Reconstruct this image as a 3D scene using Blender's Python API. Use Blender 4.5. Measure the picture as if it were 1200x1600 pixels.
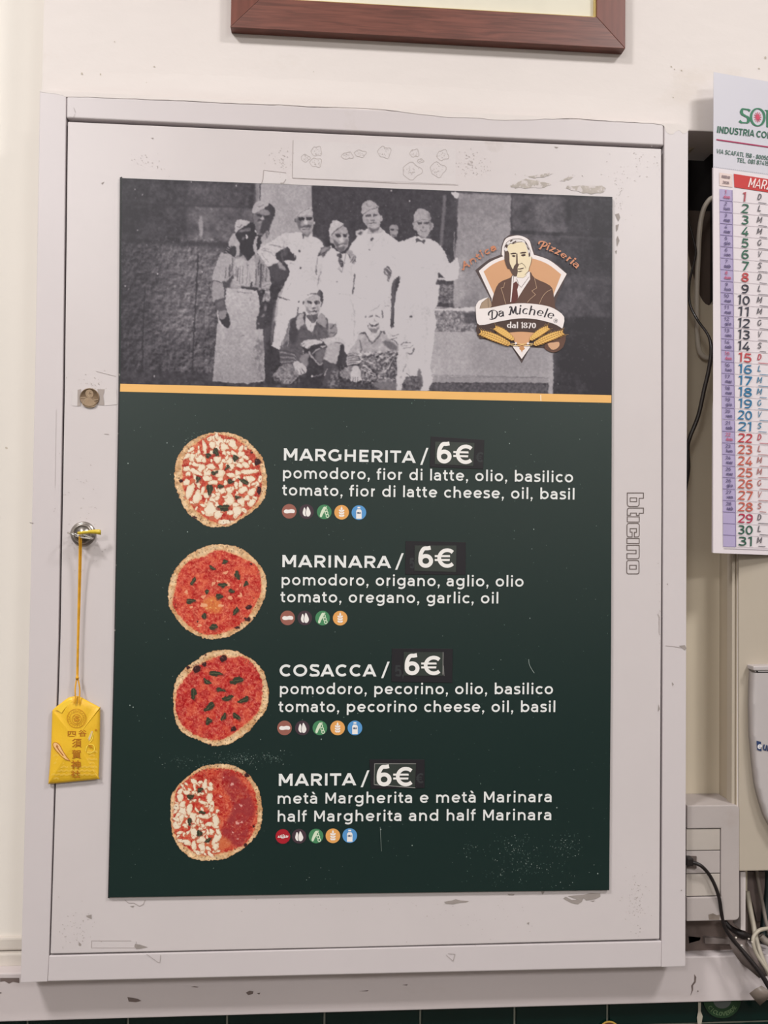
import bpy, bmesh, math, random
import numpy as np
from mathutils import Vector, Matrix

random.seed(7)
for o in list(bpy.data.objects):
    bpy.data.objects.remove(o)
SC = bpy.context.scene
COL = SC.collection

# ---------------------------------------------------------------- camera
F = 1400.0                       # focal length in pixels of the 1200 x 1600 frame
_rv = (-0.0257079, -0.0760684, 0.0129738)
def _rot(rv):
    rv = np.array(rv, float); th = np.linalg.norm(rv); k = rv/th
    K = np.array([[0, -k[2], k[1]], [k[2], 0, -k[0]], [-k[1], k[0], 0]])
    return np.eye(3)+np.sin(th)*K+(1-np.cos(th))*K@K
_M = _rot(_rv) @ np.array([[1, 0, 0], [0, 0, -1], [0, 1, 0]])
RIGHT, DOWN, FWD = _M[0], _M[1], _M[2]
CAM = Vector((0.177255, -0.811575, 1.581543))
cd = bpy.data.cameras.new('camera')
cd.sensor_fit = 'HORIZONTAL'; cd.sensor_width = 36.0; cd.lens = F/1200.0*36.0
cd.clip_start = 0.01; cd.clip_end = 50
cam = bpy.data.objects.new('camera', cd); COL.objects.link(cam)
cam.matrix_world = Matrix(((RIGHT[0], -DOWN[0], -FWD[0], CAM.x),
                           (RIGHT[1], -DOWN[1], -FWD[1], CAM.y),
                           (RIGHT[2], -DOWN[2], -FWD[2], CAM.z), (0, 0, 0, 1)))
SC.camera = cam

# ---------------------------------------------------------------- light
wd = bpy.data.worlds.new('world'); SC.world = wd; wd.use_nodes = True
bg = wd.node_tree.nodes['Background']
bg.inputs[0].default_value = (1.0, 0.98, 0.96, 1); bg.inputs[1].default_value = 0.3
def area(name, loc, size, power, colr, rx=0.0):
    l = bpy.data.lights.new(name, 'AREA'); l.shape = 'RECTANGLE'; l.size = size[0]; l.size_y = size[1]
    l.energy = power; l.color = colr
    o = bpy.data.objects.new(name, l); COL.objects.link(o); o.location = loc; o.rotation_euler = (rx, 0, 0)
    return o
LC = (1.0, 0.985, 0.975)
area('unseen_ceiling_light', (-0.80, -1.15, 3.04), (0.32, 0.32), 28, LC)
area('unseen_ceiling_light', (1.30, -1.15, 3.04), (0.32, 0.32), 22, LC)
area('unseen_ceiling_light', (-1.0, -3.0, 3.04), (0.6, 0.6), 34, LC)  # unseen lamp added to brighten the far wall that the board reflects
area('unseen_ceiling_light', (1.6, -3.0, 3.04), (0.6, 0.6), 34, LC)  # second unseen lamp, added for the same reflected wall
SC.view_settings.view_transform = 'Standard'; SC.view_settings.look = 'None'
SC.view_settings.gamma = 1.0; SC.view_settings.use_curve_mapping = False
SC.view_settings.exposure = 0.44
K = 0.92                          # photo colour -> surface colour

# ---------------------------------------------------------------- helpers
def P(u, v, Y=0.0, slope=0.0, x0=0.0):
    """pixel of the photo -> point on the plane y = Y + slope*(x-x0)"""
    d = RIGHT*((u-600)/F)+DOWN*((v-800)/F)+FWD
    t = (Y-slope*x0+slope*CAM.x-CAM.y)/(d[1]-slope*d[0])
    return (CAM.x+t*d[0], CAM.y+t*d[1], CAM.z+t*d[2])
def s2l(c):
    c = np.asarray(c, float)/255.0
    return np.where(c <= 0.04045, c/12.92, ((c+0.055)/1.055)**2.4)
def rgb(c, k=None):
    l = s2l(c)*(K if k is None else k); return (float(l[0]), float(l[1]), float(l[2]), 1.0)

MATS = {}
def mat(name, c, rough=0.6, spec=0.4, metal=0.0, var=0.0, vscale=8.0, bump=0.0, bscale=60.0, alpha=1.0,
        c2=None, cov=0.5, c2scale=5.0, stretch=(1, 1, 1), sharp=0.08, coat=0.0, bdist=0.001):
    """procedural painted surface: slight value drift (var), blotches of c2, fine relief"""
    if name in MATS: return MATS[name]
    m = bpy.data.materials.new(name); m.use_nodes = True; nt = m.node_tree; N = nt.nodes; L = nt.links
    b = N['Principled BSDF']; b.inputs['Roughness'].default_value = rough
    b.inputs['Metallic'].default_value = metal; b.inputs['Specular IOR Level'].default_value = spec
    b.inputs['Coat Weight'].default_value = coat
    if alpha < 1: b.inputs['Alpha'].default_value = alpha
    tc = N.new('ShaderNodeTexCoord'); mp = N.new('ShaderNodeMapping'); mp.inputs['Scale'].default_value = stretch
    L.new(tc.outputs['Object'], mp.inputs['Vector'])
    base = N.new('ShaderNodeMix'); base.data_type = 'RGBA'
    cc = rgb(c)
    base.inputs[6].default_value = cc; base.inputs[7].default_value = tuple(min(1, x*(1-var)) for x in cc[:3])+(1,)
    n1 = N.new('ShaderNodeTexNoise'); n1.inputs['Scale'].default_value = vscale; n1.inputs['Detail'].default_value = 5
    L.new(mp.outputs[0], n1.inputs['Vector'])
    r1 = N.new('ShaderNodeMapRange'); r1.inputs[1].default_value = 0.35; r1.inputs[2].default_value = 0.7
    L.new(n1.outputs['Fac'], r1.inputs[0]); L.new(r1.outputs[0], base.inputs[0])
    out = base.outputs[2]
    if c2 is not None:
        n2 = N.new('ShaderNodeTexNoise'); n2.inputs['Scale'].default_value = c2scale; n2.inputs['Detail'].default_value = 8
        n2.inputs['Roughness'].default_value = 0.65
        L.new(mp.outputs[0], n2.inputs['Vector'])
        r2 = N.new('ShaderNodeMapRange'); r2.inputs[1].default_value = cov; r2.inputs[2].default_value = cov+sharp
        L.new(n2.outputs['Fac'], r2.inputs[0])
        m2 = N.new('ShaderNodeMix'); m2.data_type = 'RGBA'; L.new(r2.outputs[0], m2.inputs[0])
        L.new(out, m2.inputs[6]); m2.inputs[7].default_value = rgb(c2); out = m2.outputs[2]
    L.new(out, b.inputs['Base Color'])
    if bump > 0:
        n3 = N.new('ShaderNodeTexNoise'); n3.inputs['Scale'].default_value = bscale; n3.inputs['Detail'].default_value = 6
        L.new(mp.outputs[0], n3.inputs['Vector'])
        bp = N.new('ShaderNodeBump'); bp.inputs['Strength'].default_value = bump; bp.inputs['Distance'].default_value = bdist
        L.new(n3.outputs['Fac'], bp.inputs['Height']); L.new(bp.outputs[0], b.inputs['Normal'])
    MATS[name] = m; return m
def vmat(name, rough=0.55, spec=0.3):
    if name in MATS: return MATS[name]
    m = bpy.data.materials.new(name); m.use_nodes = True; nt = m.node_tree
    b = nt.nodes['Principled BSDF']; b.inputs['Roughness'].default_value = rough; b.inputs['Specular IOR Level'].default_value = spec
    a = nt.nodes.new('ShaderNodeVertexColor'); a.layer_name = 'print'
    nt.links.new(a.outputs['Color'], b.inputs['Base Color'])
    MATS[name] = m; return m

def mesh_obj(name, verts, faces, m, parent=None, smooth=False):
    me = bpy.data.meshes.new(name); me.from_pydata([tuple(v) for v in verts], [], faces); me.update()
    if m is not None: me.materials.append(m)
    if smooth:
        for p in me.polygons: p.use_smooth = True
    o = bpy.data.objects.new(name, me); COL.objects.link(o)
    if parent is not None: o.parent = parent
    return o
def bm_obj(name, bm, m, parent=None, smooth=False):
    me = bpy.data.meshes.new(name); bmesh.ops.recalc_face_normals(bm, faces=bm.faces[:]); bm.to_mesh(me); bm.free()
    if m is not None: me.materials.append(m)
    if smooth:
        for p in me.polygons: p.use_smooth = True
    o = bpy.data.objects.new(name, me); COL.objects.link(o)
    if parent is not None: o.parent = parent
    return o
def tag(o, label=None, cat=None, group=None, kind=None):
    if label: o['label'] = label
    if cat: o['category'] = cat
    if group: o['group'] = group
    if kind: o['kind'] = kind
    return o
def empty(name, label=None, cat=None, group=None, kind=None):
    o = bpy.data.objects.new(name, None); COL.objects.link(o); o.empty_display_size = 0.02
    return tag(o, label, cat, group, kind)
def prism(name, px, yf, yb, m, parent=None, bevel=0.0, seg=2, slope=0.0, x0=0.0, smooth=False):
    """outline given on the photo, stood at depth yf and extruded straight back to yb"""
    f = [P(u, v, yf, slope, x0) for u, v in px]
    return prism3(name, f, yb-yf, m, parent, bevel, seg, smooth)
def prism3(name, f, dy, m, parent=None, bevel=0.0, seg=2, smooth=False, bm=None):
    own = bm is None
    if own: bm = bmesh.new()
    a = [bm.verts.new(p) for p in f]; b = [bm.verts.new((p[0], p[1]+dy, p[2])) for p in f]
    n = len(f); bm.faces.new(a); bm.faces.new(b[::-1])
    for i in range(n): bm.faces.new((a[i], b[i], b[(i+1) % n], a[(i+1) % n]))
    if not own: return
    if bevel > 0:
        bmesh.ops.recalc_face_normals(bm, faces=bm.faces[:])
        es = [e for e in bm.edges if not (e.verts[0] in b and e.verts[1] in b)]
        bmesh.ops.bevel(bm, geom=es, offset=bevel, segments=seg, affect='EDGES', profile=0.6)
    return bm_obj(name, bm, m, parent, smooth)
def boxw(name, x0, x1, y0, y1, z0, z1, m, parent=None, bevel=0.0):
    return prism3(name, [(x0, y0, z0), (x1, y0, z0), (x1, y0, z1), (x0, y0, z1)], y1-y0, m, parent, bevel)
def tube(name, pts, r, m, parent=None, n=10, sub=6):
    """round cable through points; r a number or one radius per point"""
    pts = [Vector(p) for p in pts]; rr = r if isinstance(r, (list, tuple)) else [r]*len(pts)
    q = []; qr = []
    for i in range(len(pts)-1):
        p0 = pts[max(i-1, 0)]; p1 = pts[i]; p2 = pts[i+1]; p3 = pts[min(i+2, len(pts)-1)]
        for k in range(sub):
            t = k/sub
            q.append(0.5*((2*p1)+(p2-p0)*t+(2*p0-5*p1+4*p2-p3)*t*t+(3*p1-p0-3*p2+p3)*t**3)); qr.append(rr[i]*(1-t)+rr[i+1]*t)
    q.append(pts[-1]); qr.append(rr[-1])
    V = []; Fc = []; up = Vector((0, -1, 0.03)).normalized()
    for i, p in enumerate(q):
        d = (q[min(i+1, len(q)-1)]-q[max(i-1, 0)]).normalized()
        s = d.cross(up)
        if s.length < 1e-3: s = Vector((1, 0, 0))
        s.normalize(); w = s.cross(d)
        for k in range(n):
            a = 2*math.pi*k/n; V.append(p+s*(qr[i]*math.cos(a))+w*(qr[i]*math.sin(a)))
    for i in range(len(q)-1):
        for k in range(n): Fc.append((i*n+k, i*n+(k+1) % n, (i+1)*n+(k+1) % n, (i+1)*n+k))
    Fc.append(tuple(range(n))); Fc.append(tuple((len(q)-1)*n+k for k in range(n))[::-1])
    return mesh_obj(name, V, Fc, m, parent, smooth=True)
def lathe(name, c, prof, m, parent=None, n=40):
    """profile (radius, y offset) turned about an axis along y through c"""
    V = []; Fc = []
    for r, y in prof:
        for k in range(n):
            a = 2*math.pi*k/n; V.append((c[0]+r*math.cos(a), c[1]+y, c[2]+r*math.sin(a)))
    for i in range(len(prof)-1):
        for k in range(n): Fc.append((i*n+k, i*n+(k+1) % n, (i+1)*n+(k+1) % n, (i+1)*n+k))
    Fc.append(tuple(range(n))); Fc.append(tuple((len(prof)-1)*n+k for k in range(n))[::-1])
    return mesh_obj(name, V, Fc, m, parent, smooth=True)

# ---- flat print: polygons given in photo pixels, laid on a plane
class Ink:
    def __init__(self): self.p = []
    def poly(self, pts): self.p.append([tuple(q) for q in pts]); return self
    def ell(self, cx, cy, rx, ry, ang=0, n=28):
        a = math.radians(ang); ca, sa = math.cos(a), math.sin(a)
        self.p.append([(cx+rx*math.cos(t)*ca-ry*math.sin(t)*sa, cy+rx*math.cos(t)*sa+ry*math.sin(t)*ca)
                       for t in (2*math.pi*k/n for k in range(n))]); return self
    def line(self, pts, w, closed=False, nib=None):
        self.p += ribbon(pts, w, closed, nib); return self
    def ring(self, cx, cy, r, w, n=36):
        return self.line([(cx+r*math.cos(2*math.pi*k/n), cy+r*math.sin(2*math.pi*k/n)) for k in range(n)], w, True)
    def build(self, name, m, parent, Y, slope=0.0, x0=0.0):
        V = []; Fc = []
        for q in self.p:
            b = len(V); V += [P(u, v, Y-3e-5*((len(Fc)*0.6180339) % 1.0), slope, x0) for u, v in q]; Fc.append(tuple(range(b, len(V))))
        return mesh_obj(name, V, Fc, m, parent)
def ribbon(pts, w, closed=False, nib=None):
    pts = [p for i, p in enumerate(pts) if i == 0 or abs(p[0]-pts[i-1][0])+abs(p[1]-pts[i-1][1]) > 1e-6]
    n = len(pts)
    if n < 2: return []
    def un(a, b):
        dx, dy = b[0]-a[0], b[1]-a[1]; l = math.hypot(dx, dy) or 1e-9; return dx/l, dy/l
    L = []; R = []
    for i in range(n):
        if closed: a = un(pts[i-1], pts[i]); b = un(pts[i], pts[(i+1) % n])
        else:
            b = un(pts[i], pts[i+1]) if i < n-1 else un(pts[i-1], pts[i]); a = un(pts[i-1], pts[i]) if i > 0 else b
        nx, ny = -(a[1]+b[1]), a[0]+b[0]; l = math.hypot(nx, ny)
        if l < 0.3: nx, ny, l = -b[1], b[0], 1
        nx, ny = nx/l, ny/l; c = max(0.5, nx*-b[1]+ny*b[0])
        ww = w
        if nib:
            an = math.atan2(a[1]+b[1], a[0]+b[0]); ww = w*(nib[0]+(1-nib[0])*abs(math.sin(an-math.radians(nib[1]))))
        h = ww/2/c
        L.append((pts[i][0]+nx*h, pts[i][1]+ny*h)); R.append((pts[i][0]-nx*h, pts[i][1]-ny*h))
    return [[L[i], L[(i+1) % n], R[(i+1) % n], R[i]] for i in range(n if closed else n-1)]
def cat(pts, sub=5, closed=False):
    out = []; n = len(pts)
    for i in range(n if closed else n-1):
        g = (lambda j: pts[j % n]) if closed else (lambda j: pts[min(max(j, 0), n-1)])
        p0, p1, p2, p3 = g(i-1), g(i), g(i+1), g(i+2)
        for k in range(sub):
            t = k/sub
            out.append(tuple(0.5*((2*p1[c])+(p2[c]-p0[c])*t+(2*p0[c]-5*p1[c]+4*p2[c]-p3[c])*t*t+(3*p1[c]-p0[c]-3*p2[c]+p3[c])*t**3) for c in (0, 1)))
    if not closed: out.append(pts[-1])
    return out

# ---- lettering: drawn strokes, one em = 1, baseline y = 0, caps 0.7, x-height 0.53
def arc(cx, cy, rx, ry, a0, a1, n=18):
    return [(cx+rx*math.cos(math.radians(a0+(a1-a0)*k/n)), cy+ry*math.sin(math.radians(a0+(a1-a0)*k/n))) for k in range(n+1)]
def glyph(ch, w):
    h = w/2; T = 0.70; X = 0.53; x0 = 0.08+h; rv = (X-w)/2; rh = 0.285-h; oc = 0.05+0.285; ym = X/2
    RV = (T-w)/2; RH = 0.36-h; OC = 0.05+0.36
    S = lambda *a: list(a)
    g = {
     'I': ([[(x0, 0), (x0, T)]], 0.16+w), 'l': ([[(x0, 0), (x0, 0.75)]], 0.15+w),
     'H': ([[(x0, 0), (x0, T)], [(x0+.46, 0), (x0+.46, T)], [(x0, .35), (x0+.46, .35)]], x0+.46+h+.08),
     'E': ([[(x0, 0), (x0, T)], [(x0, h), (x0+.42, h)], [(x0, .355), (x0+.37, .355)], [(x0, T-h), (x0+.42, T-h)]], x0+.48),
     'F': ([[(x0, 0), (x0, T)], [(x0, .33), (x0+.36, .33)], [(x0, T-h), (x0+.42, T-h)]], x0+.46),
     'L': ([[(x0, 0), (x0, T)], [(x0, h), (x0+.40, h)]], x0+.44),
     'T': ([[(.31, 0), (.31, T)], [(.02, T-h), (.60, T-h)]], .62),
     'N': ([[(x0, 0), (x0, T)], [(x0+.46, 0), (x0+.46, T)], ('D', x0, T, x0+.46, 0)], x0+.46+h+.08),
     'M': ([[(x0, 0), (x0, T)], [(x0+.58, 0), (x0+.58, T)], ('D', x0, T, x0+.29, .17), ('D', x0+.58, T, x0+.29, .17)], x0+.58+h+.08),
     'A': ([('D', .07, 0, .37, T), ('D', .67, 0, .37, T), [(.18, .20), (.56, .20)]], .74),
     'V': ([('D', .07, T, .35, 0), ('D', .63, T, .35, 0)], .70),
     'Z': ([[(.06, T-h), (.56, T-h)], ('D', .10, 0, .52, T), [(.06, h), (.57, h)]], .62),
     'R': ([[(x0, 0), (x0, T)], [(x0, T-h), (x0+.24, T-h)]+arc(x0+.24, .47, .20, .23-h, 90, -90, 12)+[(x0, .24+h)], ('D', x0+.25, .27, x0+.43, 0)], x0+.43+h+.05),
     'P': ([[(x0, 0), (x0, T)], [(x0, T-h), (x0+.24, T-h)]+arc(x0+.24, .46, .20, .24-h, 90, -90, 12)+[(x0, .22+h)]], x0+.43+h+.04),
     'B': ([[(x0, 0), (x0, T)], [(x0, T-h), (x0+.22, T-h)]+arc(x0+.22, .525, .18, .175-h, 90, -90, 10)+[(x0, .35+h)], [(x0, .35), (x0+.24, .35)]+arc(x0+.24, .19, .20, .19-h, 90, -90, 10)+[(x0, h)]], x0+.43+h+.06),
     'D': ([[(x0, 0), (x0, T)], [(x0, T-h), (x0+.20, T-h)]+arc(x0+.20, .35, .33-h/2, .35-h, 90, -90, 16)+[(x0, h)]], x0+.50+h+.06),
     'U': ([[(x0, T), (x0, .27)]+arc(x0+.225, .26, .225, .26-h, 180, 360, 14)+[(x0+.45, T)]], x0+.45+h+.08),
     'O': ([('C', arc(OC, .35, RH+.02, RV, 0, 360, 28)[:-1])], .86),
     'C': ([arc(OC, .35, RH, RV, 47, 313, 22)], .74),
     'G': ([arc(OC, .35, RH, RV, 47, 318, 22), [(OC+RH-.015, .10), (OC+RH-.015, .385)], [(OC+RH-.11, .345), (OC+RH-.015+h, .345)]], .82),
     'S': ([cat([(.54, .585), (.44, .635-h*.1), (.31, T-h), (.17, .63), (.115, .52), (.17, .42), (.31, .36), (.46, .30), (.52, .19), (.46, .085), (.31, h), (.17, .065), (.06, .125)])], .61),
     '/': ([('D', .02, -.10, .30, .78)], .32),
     'o': ([('C', arc(oc, ym, rh, rv, 0, 360, 24)[:-1])], .67),
     'c': ([arc(oc, ym, rh, rv, 45, 315, 18)], .57),
     'e': ([[(oc-rh, ym), (oc+rh, ym)], arc(oc, ym, rh, rv, 0, 322, 22)], .65),
     'p': ([[(x0, -.19), (x0, X)], ('C', arc(x0+rh, ym, rh, rv, 0, 360, 24)[:-1])], x0+2*rh+h+.05),
     'b': ([[(x0, 0), (x0, .75)], ('C', arc(x0+rh, ym, rh, rv, 0, 360, 24)[:-1])], x0+2*rh+h+.05),
     'd': ([[(oc+rh, 0), (oc+rh, .75)], ('C', arc(oc, ym, rh, rv, 0, 360, 24)[:-1])], oc+rh+h+.08),
     'q': ([[(oc+rh, -.19), (oc+rh, X)], ('C', arc(oc, ym, rh, rv, 0, 360, 24)[:-1])], oc+rh+h+.08),
     'g': ([('C', arc(oc, ym+.01, rh, rv-.01, 0, 360, 24)[:-1]), [(oc+rh, X), (oc+rh, .02)]+arc(oc+.0, .02, rh, .165, 0, -140, 14)], oc+rh+h+.08),
     'n': ([[(x0, 0), (x0, X)], [(x0, .28)]+arc(x0+.195, .29, .195, X-h-.29, 180, 0, 16)+[(x0+.39, 0)]], x0+.39+h+.075),
     'u': ([[(x0+.39, 0), (x0+.39, X)], [(x0, X), (x0, .24)]+arc(x0+.195, .24, .195, .24-h, 180, 360, 16)], x0+.39+h+.08),
     'h': ([[(x0, 0), (x0, .75)], [(x0, .28)]+arc(x0+.195, .29, .195, X-h-.29, 180, 0, 16)+[(x0+.39, 0)]], x0+.39+h+.075),
     'm': ([[(x0, 0), (x0, X)], [(x0, .28)]+arc(x0+.185, .29, .185, X-h-.29, 180, 0, 14)+[(x0+.37, 0)], [(x0+.37, .28)]+arc(x0+.555, .29, .185, X-h-.29, 180, 0, 14)+[(x0+.74, 0)]], x0+.74+h+.075),
     'r': ([[(x0, 0), (x0, X)], [(x0, .26)]+arc(x0+.20, .28, .20, X-h-.28, 180, 92, 10)], x0+.255),
     'i': ([[(x0, 0), (x0, X)], ('E', x0, .68, w*.62)], 0.15+w),
     't': ([[(.16, .67), (.16, .17)]+arc(.16+.12, .17, .12, .17-h, 180, 300, 10), [(.02, X-h), (.34, X-h)]], .38),
     'f': ([[(.15, 0), (.15, .58)]+arc(.15+.13, .59, .13, .16-h, 180, 70, 10), [(.02, X-h), (.34, X-h)]], .36),
     's': ([cat([(.43, .435), (.35, .475), (.25, X-h), (.14, .465), (.095, .39), (.15, .31), (.25, .275), (.37, .235), (.415, .155), (.36, .075), (.25, h), (.14, .055), (.05, .10)])], .49),
     'a': ([[(.08, .415)]+arc(.255, .33, .19, X-h-.33, 140, 0, 14)+[(.445, 0)], [(.445, .30), (.24, .30)]+arc(.235, .175, .16, .125-h*.1, 92, 268, 14)+[(.30, h), (.40, .10), (.445, .17)]], .445+h+.075),
     'K': ([[(x0, 0), (x0, T)], ('D', x0+.08, .30, x0+.44, T), ('D', x0+.17, .42, x0+.48, 0)], .72),
     'z': ([[(.05, X-h), (.44, X-h)], ('D', .09, 0, .41, X), [(.05, h), (.45, h)]], .50),
     'v': ([('D', .06, X, .27, 0), ('D', .48, X, .27, 0)], .54),
     ',': ([('E', .12, .05, w*.66), ('F', [(.12+w*.6, .06), (.12-w*.1, .0), (.05, -.14), (.11, -.14)])], .24),
     '.': ([('E', .12, .05, w*.62)], .24), '-': ([[(.05, .26), (.32, .26)]], .38), ' ': ([], .30),
     '0': ([('C', arc(.32, .35, .27-h, RV, 0, 360, 24)[:-1])], .64),
     '1': ([[(.05, T-h-.03), (.22, T-.02), (.22, 0)]], .36),
     '2': ([cat([(.07, .55), (.14, .63), (.27, T-h), (.42, .62), (.46, .50), (.38, .36), (.22, .20), (.08, h)])+[(.50, h)]], .56),
     '3': ([cat([(.07, .62), (.25, T-h), (.42, .60), (.42, .47), (.33, .39), (.20, .375)])+cat([(.20, .375), (.38, .34), (.47, .21), (.40, .09), (.24, h), (.06, .10)])], .56),
     '4': ([('D', .09, .19, .40, T), [(.05, .19), (.58, .19)], [(.43, .40), (.43, 0)]], .62),
     '5': ([[(.46, T-h), (.14, T-h), (.11, .37)]+cat([(.11, .37), (.28, .42), (.43, .35), (.47, .21), (.40, .08), (.24, h), (.06, .10)])], .56),
     '6': ([cat([(.47, .655), (.36, T-h), (.22, .62), (.12, .48), (.09, .32), (.10, .20)]), ('C', arc(.29, .225, .20, .225-h, 0, 360, 22)[:-1])], .56),
     '7': ([[(.05, T-h), (.48, T-h)], ('D', .20, 0, .46, T-h)], .53),
     '8': ([('C', arc(.29, .53, .175, .17-h*.8, 0, 360, 20)[:-1]), ('C', arc(.29, .195, .215, .195-h, 0, 360, 20)[:-1])], .58),
     '9': ([('C', arc(.27, .475, .20, .225-h, 0, 360, 22)[:-1]), cat([(.46, .50), (.47, .38), (.44, .22), (.34, .08), (.20, h), (.09, .045)])], .56),
     '€': ([arc(.42, .35, .27, RV, 46, 314, 20), ('F', [(.0, .385), (.52, .385), (.51, .455), (.0, .455)]), ('F', [(.0, .245), (.50, .245), (.51, .315), (.0, .315)])], .68),
    }
    if ch == 'à':
        a, ad = glyph('a', w); return a+[('D', .31, .60, .20, .76)], ad
    return g[ch]
def letters(ink, s, p0, p1, em, w, up=None, track=0.0, slant=0.0, nib=None, bend=0.0, fit=True, wpx=None, glyphs=None):
    """lay the string along p0->p1 (pixels); em = size in px; strokes w em wide"""
    G = [(glyphs or {}).get(c) or glyph(c, w) for c in s]; tot = sum(a for _, a in G)+track*(len(s)-1)
    dx, dy = p1[0]-p0[0], p1[1]-p0[1]; Ln = math.hypot(dx, dy); ux, uy = dx/Ln, dy/Ln
    sx = (Ln/tot) if fit else em
    vx, vy = up if up else (uy, -ux)
    def tr(x, y, ox):
        X = (ox+x+slant*y)*sx; k = X/Ln; b = bend*4*k*(1-k); sl = bend*4*(1-2*k)/Ln
        px = p0[0]+ux*X+vx*(y*em+b); py = p0[1]+uy*X+vy*(y*em+b)
        return px-sl*vy*0, py
    x = 0.0
    for items, adv in G:
        for it in items:
            T = lambda q, ox=x: [tr(a, b, ox) for a, b in q]
            if isinstance(it, list): ink.line(T(it), w*em, nib=nib)
            elif it[0] == 'C': ink.line(T(it[1]), w*em, True, nib=nib)
            elif it[0] == 'E': ink.poly(T(arc(it[1], it[2], it[3], it[3], 0, 360, 14)[:-1]))
            elif it[0] == 'F': ink.poly(T(it[1]))
            elif it[0] == 'D':
                a, b, c, d = it[1:]
                if nib: ink.line(T([(a, b), (c, d)]), w*em, nib=nib)
                else:
                    hh = w/2*math.hypot(c-a, d-b)/abs(d-b); ink.poly(T([(a-hh, b), (a+hh, b), (c+hh, d), (c-hh, d)]))
        x += adv+track
    return ink
def flat(name, c, rough=0.5, spec=0.3):
    return mat(name, c, rough=rough, spec=spec, var=0.04, vscale=40)
# ================================================================ setting
M_wall = mat('plaster_paint', (224, 215, 211), rough=0.62, spec=0.3, var=0.035, vscale=5, bump=0.35, bscale=34, c2=(219, 209, 203), cov=0.60, c2scale=7, bdist=0.0016, stretch=(1, 1, 1.6))
M_wallL = mat('cream_paint', (234, 227, 219), rough=0.6, spec=0.3, var=0.04, vscale=6, bump=0.35, bscale=30, c2=(228, 220, 210), cov=0.62, c2scale=5, bdist=0.0014, stretch=(1, 1, .5))
M_rec = mat('grimy_plaster', (212, 199, 178), rough=0.7, spec=0.2, var=0.12, vscale=7, bump=0.4, bscale=40, c2=(186, 171, 150), cov=0.56, c2scale=9, sharp=0.2, stretch=(1, 1, .4))
M_dirt = mat('dusty_plaster', (150, 138, 124), rough=0.75, spec=0.2, var=0.2, vscale=20, bump=0.5, bscale=60, c2=(150, 138, 122), cov=0.55, c2scale=24, sharp=0.2)
M_pil = mat('grimy_shaded_pillar', (182, 170, 155), rough=0.6, spec=0.3, var=0.08, vscale=9, bump=0.4, bscale=30, c2=(176, 163, 145), cov=0.52, c2scale=12, sharp=0.25, stretch=(1, 1, .45))
M_board = mat('trim_paint', (208, 197, 197), rough=0.42, spec=0.4, var=0.06, vscale=8, bump=0.2, bscale=25, c2=(190, 176, 172), cov=0.6, c2scale=10, sharp=0.2, stretch=(.4, 1, 1.3))
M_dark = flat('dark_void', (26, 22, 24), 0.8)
M_tile = mat('green_glaze', (6, 32, 28), rough=0.16, spec=0.5, var=0.15, vscale=14, bump=0.1, bscale=12)
M_grout = mat('grout', (128, 128, 116), rough=0.8, var=0.2, vscale=40)
M_chip = mat('bare_metal_chip', (158, 148, 143), rough=0.6, var=0.15, vscale=60)
M_chipd = mat('dark_chip', (116, 101, 97), rough=0.7, var=0.2, vscale=80)

def struct(o, k='structure'): o['kind'] = k; return o
YW = 0.010; YR = 0.046; YL = 0.050
fl = struct(boxw('floor', -2.6, 3.4, -4.2, 0.30, -0.10, 0.0, mat('floor_stone', (150, 138, 126), rough=0.5, var=0.2, vscale=3)))
ce = struct(boxw('ceiling', -2.6, 3.4, -4.2, 0.30, 3.10, 3.20, mat('ceiling_paint', (235, 232, 226), rough=0.8, var=0.03, vscale=2)))
M_up = mat('room_plaster', (236, 232, 224), rough=0.8, var=0.03, vscale=2); M_lo = mat('added_dark_dado', (34, 44, 42), rough=0.5, var=0.2, vscale=3)
fl.data.materials[0] = mat('floor_stone_dark', (84, 76, 70), rough=0.6, var=0.2, vscale=3)
for nm, q in (('wall_opposite', (-2.7, 3.5, -4.3, -4.2)), ('wall_side_left', (-2.7, -2.6, -4.2, 0.0)), ('wall_side_right', (3.4, 3.5, -4.2, 0.0))):
    struct(boxw(nm, q[0], q[1], q[2], q[3], 1.22, 3.1, M_up)); struct(boxw(nm+'_added_dado', q[0], q[1], q[2], q[3], 0.0, 1.22, M_lo))  # dark lower band added out of view to darken the board's lower reflection
xe = P(66.5, 70, YW)[0]; xc = P(1062, 800, YW)[0]; xp = P(1152, 1000, YW)[0]
zs = P(1098, 205, YW)[2]; zb = P(1180, 1361, YW)[2]
xR = 3.4; xL = -2.6
# upper wall: one stepped slab with the recess left open under it
def slab(name, poly, y0, y1, m, bevel=0.0):
    return struct(prism3(name, [(x, y0, z) for x, z in poly], y1-y0, m, None, bevel))
zt0 = P(600, 1600, YL)[2]
slab('wall_back', [(xe, 3.1), (xe, P(70, 1500, YW)[2]), (xc, P(70, 1500, YW)[2]), (xc, zs), (xp, zs), (xp, zb), (xR, zb), (xR, 3.1)], YW, 0.075, M_wall, 0.0012)
slab('wall_left', [(xL, P(0, 1528, YL)[2]), (xe+0.02, P(0, 1528, YL)[2]), (xe+0.02, 3.1), (xL, 3.1)], YL, 0.075, M_wallL)
# grimy side panel on the pillar, colour also darkened for the calendar's shadow
pl = prism('trim_2', [(1152.5, 207), (1340, 214), (1340, 1357), (1161, 1361), (1155, 1361)], YW-0.0016, YW+0.001, M_pil, None, 0.0008)
struct(pl)
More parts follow.
